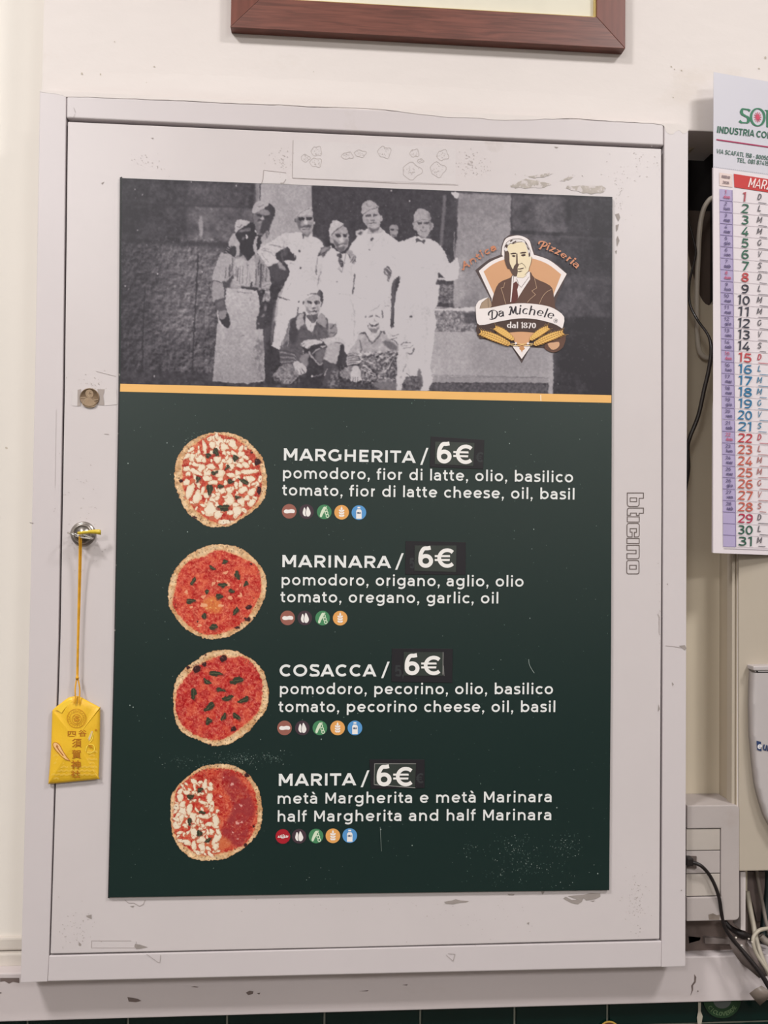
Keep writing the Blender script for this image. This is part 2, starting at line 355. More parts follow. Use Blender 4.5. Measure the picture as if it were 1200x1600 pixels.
# recess back wall with a ragged hole at its top, enlarged to imitate shade
hole = [(1062, 250), (1080, 233), (1104, 228), (1135, 226), (1144, 270), (1143, 340), (1138, 400), (1128, 452), (1112, 476), (1098, 470), (1086, 440), (1076, 400), (1068, 340), (1062, 300)]
bm = bmesh.new()
zr0, zr1 = P(1100, 1600, YR)[2], zs+0.01
xa, xb = xc-0.01, P(1150, 800, YR)[0]+0.012
hv = [bm.verts.new(P(u, v, YR)) for u, v in cat(hole, 3, True)]
hb = [bm.verts.new((q.co.x, YR+0.012, q.co.z)) for q in hv]
ov = [bm.verts.new(p) for p in ((xa, YR, zr1), (xb, YR, zr1), (xb, YR, zr0), (xa, YR, zr0))]
for L_ in (hv, ov):
    for i in range(len(L_)): bm.edges.new((L_[i], L_[(i+1) % len(L_)]))
bmesh.ops.triangle_fill(bm, use_beauty=True, edges=[e for e in bm.edges])
for f in [f for f in bm.faces if all(v in hv for v in f.verts)]: bm.faces.remove(f)
for i in range(len(hv)): bm.faces.new((hv[i], hv[(i+1) % len(hv)], hb[(i+1) % len(hv)], hb[i]))
struct(bm_obj('wall_recess', bm, M_rec))
zc = P(1100, 322, YR)[2]
struct(boxw('cavity_shade_wall', xa-0.02, xb+0.02, YR+0.013, YR+0.04, zr0, zc, mat('cavity_shade', (96, 82, 74), rough=0.9, var=0.5, vscale=24, stretch=(1, 1, .4))))  # dark brown stands in for the shade of the upper recess
struct(boxw('cavity_darkness', xa-0.02, xb+0.02, YR+0.06, YR+0.07, zc-.05, zr1+.03, mat('cavity_shade_black', (34, 28, 28), rough=0.9)))  # black sheet painted in for the deepest shade of the hole
struct(boxw('cavity_dark_liner', P(1119, 300, YR)[0], P(1119, 300, YR)[0]+.02, YR+.0126, YR+.07, zr0, zr1+.03, mat('cavity_shade_black', (34, 28, 28), rough=0.9)))  # black liner added to keep the inside of the hole dark
struct(boxw('trim_6', xp-.0007, xp+.0005, YW+.0008, YR+.001, zb, zs, mat('grimy_return', (176, 162, 142), rough=.7, var=.15, vscale=12, stretch=(1, 1, .4), c2=(146, 132, 114), cov=.5, c2scale=14, sharp=.3)))
# corner bead strips beside the recess
struct(boxw('trim_3', P(1147, 900, YW)[0]-0.001, P(1151, 900, YW)[0], YW+0.002, YW+0.012, zb, zs, M_pil, None, 0.001))
# dusty plaster lip where the recess meets the socket box
# ledge board
YB = 0.028
zbt = (P(30, 1527, YB)[2]+P(1110, 1488, YB)[2])/2; zbb = (P(0, 1597, YB)[2]+P(1150, 1564, YB)[2])/2
board = empty('trim_1', kind='structure')
def part_px(name, px, yf, yb, m, parent, **k): return prism(name, px, yf, yb, m, parent, **k)
bb = boxw('board', xL, xR, YB, 0.062, zbb, zbt, M_board, board, 0.0012)
boxw('moulding', xL, xe+0.02, YL-0.008, YL+0.004, zbt-0.001, zbt+0.011, mat('moulding_paint', (214, 205, 196), rough=.5, var=.08, vscale=20, bump=.3), board, 0.0015)
boxw('moulding', xL, xe+0.02, YL-0.004, YL+0.004, zbt+0.012, zbt+0.024, MATS['moulding_paint'], board, 0.002)
# chips on the board
ch = Ink()
for q in [[(0, 1528), (30, 1528), (30, 1536), (20, 1534), (14, 1537), (7, 1533), (0, 1534)],
          [(298, 1542), (304, 1541), (311, 1542), (308, 1543)], [(384, 1551), (390, 1548), (396, 1549), (395, 1553), (388, 1555)], [(401, 1552), (407, 1551), (405, 1554)],
          [(199, 1558), (208, 1559), (216, 1561), (221, 1564), (212, 1566), (201, 1565)], [(560, 1549), (576, 1547), (574, 1549)],
          [(628, 1539), (637, 1538), (636, 1540)], [(1085, 1522), (1088, 1527), (1087, 1535), (1083, 1540), (1083, 1547), (1079, 1556), (1081, 1547), (1080, 1540), (1085, 1533)],
          [(1090, 1547), (1092, 1549), (1090, 1550)], [(0, 1550), (3, 1551), (0, 1553)]]: ch.poly(q)
ch.build('paint_chips', M_chipd, board, YB-0.0003)['kind'] = 'stuff'
# green tiles below, one part each
wt = empty('wall_lower', kind='structure')
YT = 0.040
boxw('grout_bed', -0.9, 1.4, YT+0.0015, 0.062, 0.6, zbb+0.004, M_grout, wt)
gx = [P(u, 1590, YT)[0] for u in (200, 354, 507, 655, 805, 948, 1092)]
pit = (gx[-1]-gx[0])/6; zrow = P(1140, 1598, YT)[2]; tilm = None
tm = bmesh.new(); g = 0.0009
prism3('', [(-pit/2+g, 0, -pit/2+g), (pit/2-g, 0, -pit/2+g), (pit/2-g, 0, pit/2-g), (-pit/2+g, 0, pit/2-g)], 0.006, None, bm=tm)
bmesh.ops.recalc_face_normals(tm, faces=tm.faces[:])
bmesh.ops.bevel(tm, geom=[e for e in tm.edges if all(v.co.y < 1e-6 for v in e.verts)], offset=0.0011, segments=2, affect='EDGES')
tme = bpy.data.meshes.new('tile'); tm.to_mesh(tme); tm.free(); tme.materials.append(M_tile)
htop = zbt-0.004-zrow; tcut = tme.copy()
for v in tcut.vertices:
    if v.co.z > 0: v.co.z -= pit-htop
for i in range(-6, 12):
    for j in (0, 1, 2):
        o = bpy.data.objects.new('tile', tcut if j == 0 else tme); COL.objects.link(o); o.parent = wt
        z = zrow+pit/2-j*pit
        o.location = (gx[0]+(i+.5)*pit, YT-0.0008+random.uniform(0, .0004), z); o.scale = (1, 1, 1)
# silicone drip between tiles
Ink().poly([(1091, 1566), (1095, 1566), (1095, 1580), (1098, 1588), (1096, 1600), (1090, 1600), (1089, 1590), (1091, 1580)]).build('sealant_drip', mat('sealant', (168, 160, 146), rough=.6), wt, YT-0.002)

# ================================================================ plaster smear and cracks on the upper wall
pm = empty('wall_smear', kind='structure')
pm.name = 'trim_4'
pts = [(62, 143.5), (80, 146), (98, 149), (104, 151), (150, 152), (200, 154), (250, 156), (300, 157.5), (360, 161), (420, 163), (480, 166), (540, 168), (600, 171), (640, 176), (690, 182), (740, 184), (790, 188), (850, 186), (905, 185.5), (960, 190), (1000, 191.5), (1034, 195), (1041, 206), (1050, 210), (1060, 203), (1068, 209), (1075.6, 204)]
random.seed(3); low = [(u, v+random.uniform(-.5, .5)) for u, v in cat(pts, 4)]
top = [(62+(1076-62)*k/30, 140.4+(194.5-140.4)*k/30) for k in range(31)]
prism('plaster_skin', top+low[::-1], -0.00012, 0.001, M_wall, pm)
# soft swelling of the plaster just above the cabinet
bm = bmesh.new(); rows = []
for k in range(61):
    u = 70+1000*k/60; v = 142+(u-62)*.0533; w_ = random.uniform(.7, 1.0)*.0011*math.sin(math.pi*k/60)**.5
    zs_ = [(v+1, 0), (v-6, .9), (v-16, 1), (v-30, .5), (v-48, 0)]
    rows.append([bm.verts.new(P(u, q, YW+.0002-w_*h_)) for q, h_ in zs_])
for r0, r1 in zip(rows, rows[1:]):
    for k in range(4): bm.faces.new((r0[k], r0[k+1], r1[k+1], r1[k]))
bm_obj('plaster_swelling', bm, M_wall, pm, True)
dn = Ink()
for (x, y, r) in [(128, 115, 2), (157, 116, 1.6), (241, 104, 1.5), (179, 65, 1), (229, 129, 1), (269, 134, 1.4), (540, 148, 1.3), (1049, 104, 1.4), (1054, 108, 1), (1065, 110, 1.3), (1196, 90, 2.2), (1186, 107, 1.6), (1052, 152, 1), (10, 700, 2.4), (490, 112, .8)]:
    dn.ell(x, y, r, r*.7, random.uniform(0, 90), 8)
dn.build('dent_shading', mat('dent_shade', (190, 178, 164), rough=.8), pm, YW-0.0003)['kind'] = 'stuff'  # flat spots with the shade of small hollows painted in

# ================================================================ electrical cabinet
M_cab = mat('cabinet_enamel', (206, 197, 198), rough=0.36, spec=0.45, var=0.035, vscale=7, bump=0.12, bscale=45, c2=(190, 180, 176), cov=0.66, c2scale=11, sharp=0.16, bdist=0.0006)
M_door = mat('door_enamel', (208, 199, 199), rough=0.34, spec=0.45, var=0.04, vscale=9, bump=0.12, bscale=40, c2=(186, 175, 170), cov=0.66, c2scale=13, sharp=0.14, bdist=0.0006)
cab = empty('electrical_cabinet', 'grey-white metal wall cabinet with worn enamel door holding the pizza menu', 'cabinet')
YF = 0.0
prism('cabinet_body', [(100, 186), (1036, 228), (1034, 1470), (72, 1492)], 0.010, 0.046, mat('cabinet_shadow_box', (58, 50, 52), rough=.7), cab)
prism('frame_stile', [(62, 143), (103.5, 147), (103, 186), (98, 600), (91, 1000), (76.5, 1491), (74, 1534), (32, 1536), (46, 980), (55, 560)], YF, 0.048, M_cab, cab, 0.0007)
prism('frame_stile', [(1038, 194), (1075.5, 197.5), (1073, 800), (1071, 1510), (1033.5, 1511.5), (1034, 1470), (1036.5, 800)], YF, 0.048, M_cab, cab, 0.0007)
prism('frame_rail', [(103.8, 148), (1037.6, 192), (1037.4, 227.6), (103.5, 184.6)], YF+.0002, 0.048, M_cab, cab, 0.0022, seg=5)
prism('frame_rail', [(76.3, 1493.5), (1034, 1470.5), (1033.3, 1511), (74.3, 1533.5)], YF+.0002, 0.048, M_cab, cab, 0.0009)
door = prism('door', [(105.8, 190), (1033.5, 232.5), (1034, 800), (1030.6, 1467.5), (560, 1480), (78.6, 1490.6), (94, 1000), (101, 600)], YF, 0.006, M_door, cab, 0.0009)
door['label'] = 'enamel door panel with chips, smudges and label residue'
# maker lettering, outlined, running down the door
bt = Ink()
Zb = lambda q: [(940+x/8.89, 740+y/8.89) for x, y in q]
for q in [[(357, 268), (582, 268), (582, 342), (522, 342), (522, 425), (515, 445), (498, 456), (382, 456), (364, 445), (357, 425)], [(397, 336), (488, 336), (488, 388), (397, 388)],
          [(582, 478), (582, 550), (522, 550), (522, 580), (484, 580), (484, 547), (402, 547), (402, 578), (357, 578), (357, 505), (364, 486), (380, 478)],
          [(357, 598), (525, 600), (523, 672), (357, 670)],
          [(380, 690), (500, 690), (517, 698), (524, 715), (523, 855), (516, 872), (498, 879), (456, 879), (456, 815), (485, 815), (485, 763), (397, 763), (397, 812), (425, 812), (425, 879), (378, 879), (360, 872), (353, 855), (353, 715), (362, 698)],
          [(352, 898), (523, 900), (522, 972), (352, 970)],
          [(352, 995), (523, 996), (523, 1155), (516, 1175), (500, 1182), (352, 1182), (352, 1110), (480, 1112), (480, 1063), (352, 1062)],
          [(375, 1205), (495, 1205), (513, 1213), (520, 1230), (520, 1370), (513, 1386), (495, 1393), (372, 1393), (356, 1386), (349, 1368), (350, 1228), (358, 1212)], [(390, 1272), (482, 1272), (482, 1326), (390, 1326)]]:
    bt.line(Zb(q), 1.15, True)
bt.build('maker_lettering', flat('lettering_grey', (104, 92, 88)), door, YF-0.0003)
# chips and marks of bare metal
ch = Ink(); chl = Ink()
for q in [[(887, 1400), (912, 1398), (924, 1395), (938, 1396), (938, 1401), (930, 1405), (916, 1407), (912, 1403), (909, 1409), (903, 1413), (893, 1411), (880, 1404), (884, 1401), (893, 1406), (903, 1406)],
          [(694, 1409), (706, 1407), (712, 1405), (720, 1407), (733, 1408), (728, 1410), (716, 1411), (708, 1413), (696, 1412)],
          [(793, 1396.5), (804, 1397), (803, 1399), (795, 1399)], [(845, 1393), (851, 1393), (848, 1398)], [(922, 1407.5), (930, 1407), (927, 1409)],
          [(211, 1475), (219, 1476), (231, 1480), (222, 1482), (213, 1483), (210, 1479)], [(123, 1472), (127, 1475), (126, 1478), (123, 1477)],
          [(134, 1431), (143, 1429), (143, 1436), (138, 1434)], [(203, 1416), (210, 1415), (208, 1418)], [(823, 1442), (827, 1441), (826, 1445)],
          [(158, 286), (163, 284), (160, 288)], [(866, 229), (873, 230), (869, 231.5)], [(236, 215.5), (240, 215), (239, 217)],
          [(961, 335), (967, 333), (969, 340), (966, 346)], [(962, 352), (967, 350), (965, 359), (963, 362)], [(965, 368), (968, 376), (964, 385), (963, 374)], [(961, 392), (964, 391), (963, 397)], [(1029, 1100), (1031, 1108), (1028, 1112)],
          [(1061, 1009), (1070, 1008), (1073, 1013), (1070, 1016)], [(1050, 1066), (1053, 1069), (1051, 1072)], [(1042, 912), (1044, 912), (1043, 914)], [(1064, 1390), (1066, 1391), (1064, 1392.5)],
          [(46, 816), (53, 817), (50, 818.2), (47, 817.6)], [(115, 1087), (119, 1084), (118, 1088)]]: ch.poly(q)
for q in [[(800, 289), (815, 281), (828, 280), (842, 283), (860, 288), (845, 293), (820, 294), (800, 293)], [(885, 292), (905, 290), (940, 291), (945, 297), (930, 303), (900, 299)],
          [(875, 283), (888, 277), (896, 276), (888, 281)], [(826, 276), (848, 272), (862, 271), (850, 276), (834, 278)]]: chl.poly([(x+random.uniform(-1.6, 1.6), y+random.uniform(-1.1, 1.1)) for x, y in cat(q, 5, True)])
ch.build('paint_chips', M_chip, cab, YF-0.0003)['kind'] = 'stuff'
chl.build('glue_residue', mat('glue', (188, 178, 170), rough=.7, var=.25, vscale=90, c2=(206, 197, 196), cov=.5, c2scale=120, sharp=.05), cab, YF-0.00025)['kind'] = 'stuff'
# fine cracks and pencil lines
cr = Ink()
for q, w in [([(1040, 1009), (1052, 1010), (1063, 1012), (1070, 1013)], .7), ([(195, 1406), (201, 1411), (209, 1411), (218, 1416), (224, 1413), (227, 1406)], .9), ([(143, 1470), (205, 1470)], .5), ([(143, 1481), (212, 1481), (213, 1471)], .5), ([(143, 1470), (143, 1481)], .5),
             ([(229, 1491), (246, 1503), (250, 1504), (251, 1492)], .6), ([(697, 1492), (708, 1502), (711, 1491), (700, 1490)], .7), ([(458, 219), (457, 278), (620, 286)], .7), ([(620, 286), (716, 289)], .5),
             ([(412, 266), (411, 280), (408, 288)], 1.0), ([(412, 266), (447, 270)], .8), ([(447, 280), (443, 286), (438, 286)], 1.1), ([(115, 168), (118, 176)], .5), ([(117, 178), (114, 184)], .5),
             ([(186.5, 600), (183, 760)], 0.5), ([(150, 580), (181, 588)], .5), ([(163, 678), (170, 678.6)], .7), ([(1028, 960), (1030, 965), (1030, 990)], .8), ([(88, 640), (86, 760)], .3)]:
    cr.line(q, w)
cr.build('hairline_marks', flat('mark_grey', (168, 157, 154)), cab, YF-0.0003)['kind'] = 'stuff'
# residue of an old label above the menu: pale patch with ring-shaped glue blots
lb = empty('label_residue', None); lb.parent = cab
Ink().poly([(458, 219), (712, 232), (712, 288), (620, 284), (457, 278)]).build('residue_patch', mat('residue', (209, 201, 201), rough=.5, var=.05, vscale=30), lb, YF-0.00015)
Ink().poly([(412, 266), (447, 270), (452, 287), (409, 286)]).build('residue_patch', MATS['residue'], lb, YF-0.00015)
rg = Ink()
for (x, y, r, sq) in [(495, 236, 8, .95), (477, 247, 7, .75), (543, 243, 9, .6), (563, 240, 9, .6), (601, 238, 10, .9), (648, 239, 7, .9), (692, 242, 9, .9), (684, 265, 12, .9), (643, 267, 15, .8), (657, 251, 5, .6), (494, 254, 9, .8)]:
    n = 22; ph = random.uniform(0, 6)
    rg.line([(x+r*(1+.16*math.sin(3*t+ph))*math.cos(t), y+r*sq*(1+.2*math.sin(4*t+ph))*math.sin(t)) for t in (2*math.pi*k/n for k in range(n))], .8, True)
    for k in range(int(r*1.5)):
        a = random.uniform(0, 6.28); q = random.uniform(.2, .9)*r; rg.ell(x+q*math.cos(a), y+q*sq*math.sin(a), random.uniform(.3, 1.1), random.uniform(.3, .8), random.uniform(0, 90), 6)
for k in range(90):
    rg.ell(random.gauss(440, 10) if k < 35 else random.gauss(226, 14) if k < 60 else random.gauss(735, 7), random.gauss(246, 12) if k > 59 or k < 35 else random.gauss(253, 8), random.uniform(.3, 1.3), random.uniform(.3, .9), random.uniform(0, 90), 6)
rg.build('glue_rings', flat('ring_grey', (188, 178, 175)), lb, YF-0.0003)['kind'] = 'stuff'
# smudges round the corners: scattered specks worn into the enamel
sp = Ink()
random.seed(11)
for (x, y, sx, sy, n) in [(120, 1455, 14, 22, 60), (995, 1410, 10, 22, 80), (130, 780, 18, 30, 35), (140, 860, 20, 15, 40), (740, 262, 20, 14, 60), (965, 300, 12, 25, 60), (905, 285, 40, 8, 80), (150, 600, 18, 8, 40), (60, 790, 10, 30, 20), (1000, 260, 20, 12, 30), (560, 1412, 120, 8, 30), (740, 1435, 60, 16, 30), (1030, 960, 2, 30, 20)]:
    for k in range(n): sp.ell(random.gauss(x, sx), random.gauss(y, sy), random.uniform(.25, 1.2), random.uniform(.2, .6), random.uniform(-60, 60), 6)
keep = [q for q in sp.p if 80 < q[0][0] < 1072 and not (168 < q[0][0] < 960 and 276 < q[0][1] < 1404) and q[0][1] < 1490]
sp.p = keep
sp.build('smudges', flat('smudge_grey', (176, 165, 160)), cab, YF-0.00028)['kind'] = 'stuff'
# lock
M_steel = mat('brushed_steel', (176, 168, 162), rough=0.3, metal=0.85, spec=.5, var=.15, vscale=60)
M_chrome = mat('bright_steel', (210, 206, 202), rough=0.16, metal=1.0)
lc = P(130.2, 834.2, YF)
rpx = (P(150, 834, 0)[0]-P(130, 834, 0)[0])/20
lock = lathe('lock', lc, [(19.8*rpx, 0), (19.6*rpx, -.0012), (17.5*rpx, -.0022), (16*rpx, -.0024), (15.6*rpx, -.0042), (14.2*rpx, -.0048), (13.2*rpx, -.0042), (12.9*rpx, -.0026), (11.9*rpx, -.0026), (11.6*rpx, -.0038), (0.3*rpx, -.0040)], M_steel, cab)
lock['label'] = 'round steel cam lock'
prism('keyway', [(120, 836), (141, 840), (141, 842.5), (120, 838.5)], -0.0046, -0.0036, M_dark, lock)
# ================================================================ key with yellow tag
key = empty('key', 'small steel key with a split ring and yellow tag, stuck in the cabinet lock', 'key')
prism('key_blade', [(117, 834), (143, 840), (142, 843), (129, 841.5), (117, 838.5)], -0.013, -0.0046, M_chrome, key, .0004)
kr = []
c0 = Vector(P(119.5, 835.2, -0.012))
for k in range(25):
    a = 2*math.pi*k/24; kr.append(c0+Vector((13*rpx*math.cos(a), 0.0075*math.sin(a), -2.6*rpx*math.cos(a))))
tube('split_ring', kr, 1.35*rpx, M_chrome, key, 8, 2)
M_yel = mat('yellow_cord', (236, 172, 42), rough=0.5, var=0.25, vscale=160, bump=.3, bscale=900)
M_tag = mat('yellow_tag', (236, 205, 66), rough=0.32, spec=.5, var=0.25, vscale=90)
V = [];
for k, (u, v, h_, y) in enumerate([(121, 833, 2.2, -.013), (127, 832.4, 2.4, -.0145), (134, 831.5, 2.6, -.0155), (141, 830.8, 2.8, -.015), (148, 830.6, 3.4, -.014), (155, 831.2, 4.2, -.012), (157.8, 832, 3.8, -.0115)]):
    for dy in (0, .0016): V += [Vector(P(u, v-h_+.2, y+dy)), Vector(P(u, v+h_, y+dy+.0012))]
Fc = []
for i in range(6):
    a = i*4; b = a+4
    Fc += [(a, a+1, b+1, b), (a+2, b+2, b+3, a+3), (a, b, b+2, a+2), (a+1, a+3, b+3, b+1)]
Fc += [(0, 2, 3, 1), (24, 25, 27, 26)]
mesh_obj('key_tag', V, Fc, M_tag, key, True)
prism('tag_clip', [(130, 836.3), (133, 835.2), (142.8, 839), (142.3, 841.4)], -0.0145, -0.0125, M_chrome, key, .0003)

# ================================================================ amulet pouch hanging from the key
am = empty('amulet_pouch', 'yellow brocade charm pouch hanging from the key on a long cord', 'charm')
c1 = [P(124.6, 835, -.0125), P(124.2, 842, -.0130), P(124.0, 870, -.0085), P(122.8, 930, -.0062), P(121.3, 1000, -.0055), P(120.2, 1058, -.0055)]
c2 = [P(126.6, 836, -.0118), P(126.8, 843, -.0120), P(126.4, 870, -.0075), P(124.9, 930, -.0052), P(122.6, 1000, -.0048), P(121.4, 1058, -.0048)]
tube('cord', c1, 1.35*rpx, M_yel, am, 8, 6); tube('cord', c2, 1.35*rpx, M_yel, am, 8, 6)
tube('cord', [P(120.0, 1060, -.0055), P(117.6, 1075, -.006), P(117.8, 1092, -.0068), P(116, 1099, -.0066)], 1.2*rpx, M_yel, am, 8, 4)
tube('cord', [P(121.5, 1060, -.0055), P(124.4, 1075, -.006), P(124.0, 1092, -.0068), P(122.8, 1100, -.0066)], 1.2*rpx, M_yel, am, 8, 4)
kb = P(120.8, 1059.5, -.006)
lathe('knot', kb, [(0.2*rpx, -.0018), (2.0*rpx, -.0012), (2.9*rpx, 0), (2.0*rpx, .0012), (.2*rpx, .0018)], M_yel, am, 12)
M_pouch = mat('yellow_brocade', (240, 190, 44), rough=0.42, spec=.5, var=0.10, vscale=30, bump=.4, bscale=700, c2=(226, 168, 36), cov=.55, c2scale=25, sharp=.3, bdist=.0003)
outl = [(116.5, 1088), (124.5, 1088.3), (140, 1096.5), (155.5, 1105), (156.6, 1108), (156.3, 1150), (155.2, 1190), (154.2, 1214), (153, 1217.5), (115, 1221.5), (79, 1224.7), (75.8, 1222), (77.5, 1200), (79.6, 1170), (81, 1130), (81.5, 1113), (83.5, 1108), (96, 1098), (107, 1090)]
bm = bmesh.new()
cx_, cy_ = 117.5, 1156; o3 = cat(outl, 3, True)
rings = []
for s_, y_ in ((1.0, -.0018), (1.0, -.0030), (.985, -.0040), (.94, -.0050), (.82, -.0058), (.6, -.0063), (.3, -.0066)):
    rings.append([bm.verts.new(P(cx_+(u-cx_)*s_, cy_+(v-cy_)*s_, y_-(.0006*math.sin(u*.21+v*.05) if .3 < s_ < .95 else 0))) for u, v in o3])
for a, b in zip(rings, rings[1:]):
    for i in range(len(a)): bm.faces.new((a[i], a[(i+1) % len(a)], b[(i+1) % len(a)], b[i]))
bm.faces.new(rings[-1]); bm.faces.new(rings[0][::-1])
bm_obj('pouch', bm, M_pouch, am, True)
YP = -0.0069
# folded corner creases
Ink().poly([(84, 1108), (96, 1100), (110, 1093), (113, 1096), (102, 1106), (96, 1114), (90, 1110)]).build('fold', mat('fold_yellow', (248, 206, 66), rough=.4), am, -0.0062)
# seigaiha waves in pale thread on the lower half
wv = Ink()
for r_ in range(9):
    for c_ in range(11):
        u = 76+c_*8+(4 if r_ % 2 else 0); v = 1176+r_*6
        lim = 1219-(u-80)*.09
        if u > 151 or u < 86.5-(v-1170)*.08 or v > lim or (r_ < 4 and 100 < u < 138): continue
        for rr in (4.0, 2.4): wv.line([(u+rr*math.cos(t), v-rr*math.sin(t)*.8) for t in [math.pi*k/8 for k in range(9)]], .42)
wv.build('wave_embroidery', mat('pale_thread', (246, 212, 104), rough=.4), am, YP+.0004)['kind'] = 'stuff'
M_thr = mat('orange_thread', (206, 138, 28), rough=.5, var=.2, vscale=300)
em_ = Ink(); em_.ring(119.5, 1122.5, 14.6, .8, 40)
for k in range(40):
    a = 2*math.pi*k/40; em_.line([(119.5+9.5*math.cos(a), 1122.5+9.5*math.sin(a)), (119.5+(11.5+2*(k % 2))*math.cos(a+.12), 1122.5+(11.5+2*(k % 2))*math.sin(a+.12))], .5)
em_.ring(119.8, 1123.6, 7.2, 1.0, 26)
for k in range(3):
    a = math.radians(-100+120*k); em_.ell(119.8+2.9*math.cos(a), 1123.6+2.9*math.sin(a), 2.1, 1.8, 0, 12)
    em_.line([(119.8+(2.9+.5*j)*math.cos(a+.3*j), 1123.6+(2.9+.5*j)*math.sin(a+.3*j)) for j in range(5)], 1.3)
em_.build('crest_embroidery', M_thr, am, YP)
fe = Ink(); fe.poly([(83, 1162), (87, 1160), (93, 1164), (99, 1175), (104, 1184), (109.5, 1189.5), (103, 1187), (96, 1180), (88, 1172), (84, 1166)])
fe.build('feather_embroidery', mat('pink_thread', (240, 190, 130), rough=.5), am, YP+.0001)
fe = Ink(); fe.line(cat([(110, 1190), (99, 1175), (93, 1164), (87, 1160), (83, 1162), (84, 1168), (90, 1176), (98, 1184), (109, 1189)]), .8).line([(88, 1165), (92, 1172), (99, 1181)], 1.6).line([(88, 1168), (89, 1164), (91, 1167)], .8)
fe.build('feather_embroidery', mat('brown_thread', (176, 104, 40), rough=.5), am, YP)
be = Ink(); be.line(cat([(134, 1174), (135, 1168), (138, 1164), (143, 1163), (147, 1166), (147, 1172), (143, 1176), (136, 1176)]), 1.0).line([(146, 1146), (144, 1155), (140, 1160)], 1.0).line([(137, 1155), (142, 1143), (144, 1148), (141, 1156)], .8)
be.build('bell_embroidery', mat('gold_thread', (250, 222, 90), rough=.4), am, YP)
Ink().poly([(137, 1163), (143, 1166), (145, 1169), (139, 1167)]).ell(150, 1140.5, 1.7, 1.5).build('bell_embroidery', M_thr, am, YP-.0001)
Ink().poly([(138, 1152), (143, 1142), (145, 1143), (143, 1152), (139, 1158)]).build('bell_embroidery', mat('lilac_thread', (216, 190, 160), rough=.5), am, YP+.0001)
def cjk(s, px, size_px, name):
    cu = bpy.data.curves.new('t', 'FONT'); cu.body = s; cu.size = 1.0; cu.align_x = 'CENTER'; cu.align_y = 'CENTER'; cu.resolution_u = 3; cu.offset = 0.012
    o = bpy.data.objects.new('t', cu); COL.objects.link(o)
    bpy.context.view_layer.update()
    me = bpy.data.meshes.new_from_object(o.evaluated_get(bpy.context.evaluated_depsgraph_get()))
    bpy.data.objects.remove(o)
    xs = [v.co.x for v in me.vertices]; ys = [v.co.y for v in me.vertices]
    if not xs: return
    mx, my = (min(xs)+max(xs))/2, (min(ys)+max(ys))/2; h = max(max(ys)-min(ys), .3); w_ = max(max(xs)-min(xs), .3)
    for v in me.vertices:
        x, y = (v.co.x-mx)/w_*size_px[0], (v.co.y-my)/h*size_px[1]
        v.co = P(px[0]+x, px[1]-y, YP)
    me.materials.clear(); me.materials.append(mat('brown_orange_thread', (176, 106, 22), rough=.5)); me.name = name
    oo = bpy.data.objects.new(name, me); COL.objects.link(oo); oo.parent = am
for s, p, z in [('四', (112, 1146.5), (12.5, 8.5)), ('谷', (129, 1145.5), (13, 10.5)), ('須', (120, 1161), (15, 14)), ('賀', (119.5, 1178.5), (15, 14)), ('神', (118.5, 1195), (15, 14)), ('社', (118, 1209.5), (15, 11.5))]:
    cjk(s, p, z, 'character')

# ================================================================ coin taped on the door
coin = empty('coin', 'small brown copper coin taped on the door left of the yellow stripe', 'coin')
cc = P(140.3, 621.5, YF)
M_coin = mat('worn_bronze', (136, 112, 88), rough=.45, metal=.35, spec=.5, var=.25, vscale=120, c2=(112, 90, 70), cov=.52, c2scale=200, sharp=.2)
R_ = 15.3*rpx
lathe('coin_disc', cc, [(R_, 0), (R_, -.0011), (R_*.97, -.0014), (R_*.92, -.0014), (R_*.90, -.0011), (R_*.02, -.0011)], M_coin, coin, 48)
cz = lambda q: [(100+x/15, 590+y/15) for x, y in q]
M_rel = mat('raised_bronze', (160, 136, 110), rough=.45, metal=.3, var=.2, vscale=150)
rel = Ink(); rel.poly(cz(cat([(510, 480), (480, 560), (440, 640), (560, 700), (700, 690), (760, 620), (690, 540), (640, 490), (560, 470)], 3, True)))
rel.build('raised_bust', M_rel, coin, YF-.0014)
rel = Ink(); rel.poly(cz(cat([(500, 360), (530, 300), (600, 280), (660, 310), (690, 370), (680, 430), (640, 470), (570, 470), (520, 430)], 3, True)))
rel.build('raised_bust', M_rel, coin, YF-.0013)
rel = Ink()
for q in [[(385, 470), (510, 468)], [(500, 490), (455, 580), (430, 640)], [(690, 530), (760, 520), (800, 512)], [(570, 340), (560, 400), (600, 450)], [(620, 350), (660, 360)]]: rel.line(cz(q), .8)
rel.build('raised_lines', mat('bright_bronze', (182, 160, 132), rough=.4, metal=.3), coin, YF-.0016)
hs = Ink().poly(cz(cat([(590, 340), (640, 330), (640, 370), (600, 380)], 3, True))).build('raised_bust', M_coin, coin, YF-.00155)
tp = mat('grey_tape', (168, 156, 150), rough=.35, var=.1, vscale=60)
for q in ([(318, 285), (400, 270), (390, 660), (315, 675)], [(790, 270), (955, 275), (915, 420), (945, 650), (780, 640)]): Ink().poly(cz(q)).build('tape', tp, coin, YF-.0003)
t2 = mat('pale_tape', (209, 201, 200), rough=.3, var=.03, vscale=60)
for q in ([(190, 290), (318, 290), (312, 668), (188, 660)], [(950, 275), (1235, 278), (1245, 632), (945, 655)]): Ink().poly(cz(q)).build('tape', t2, coin, YF-.0003)

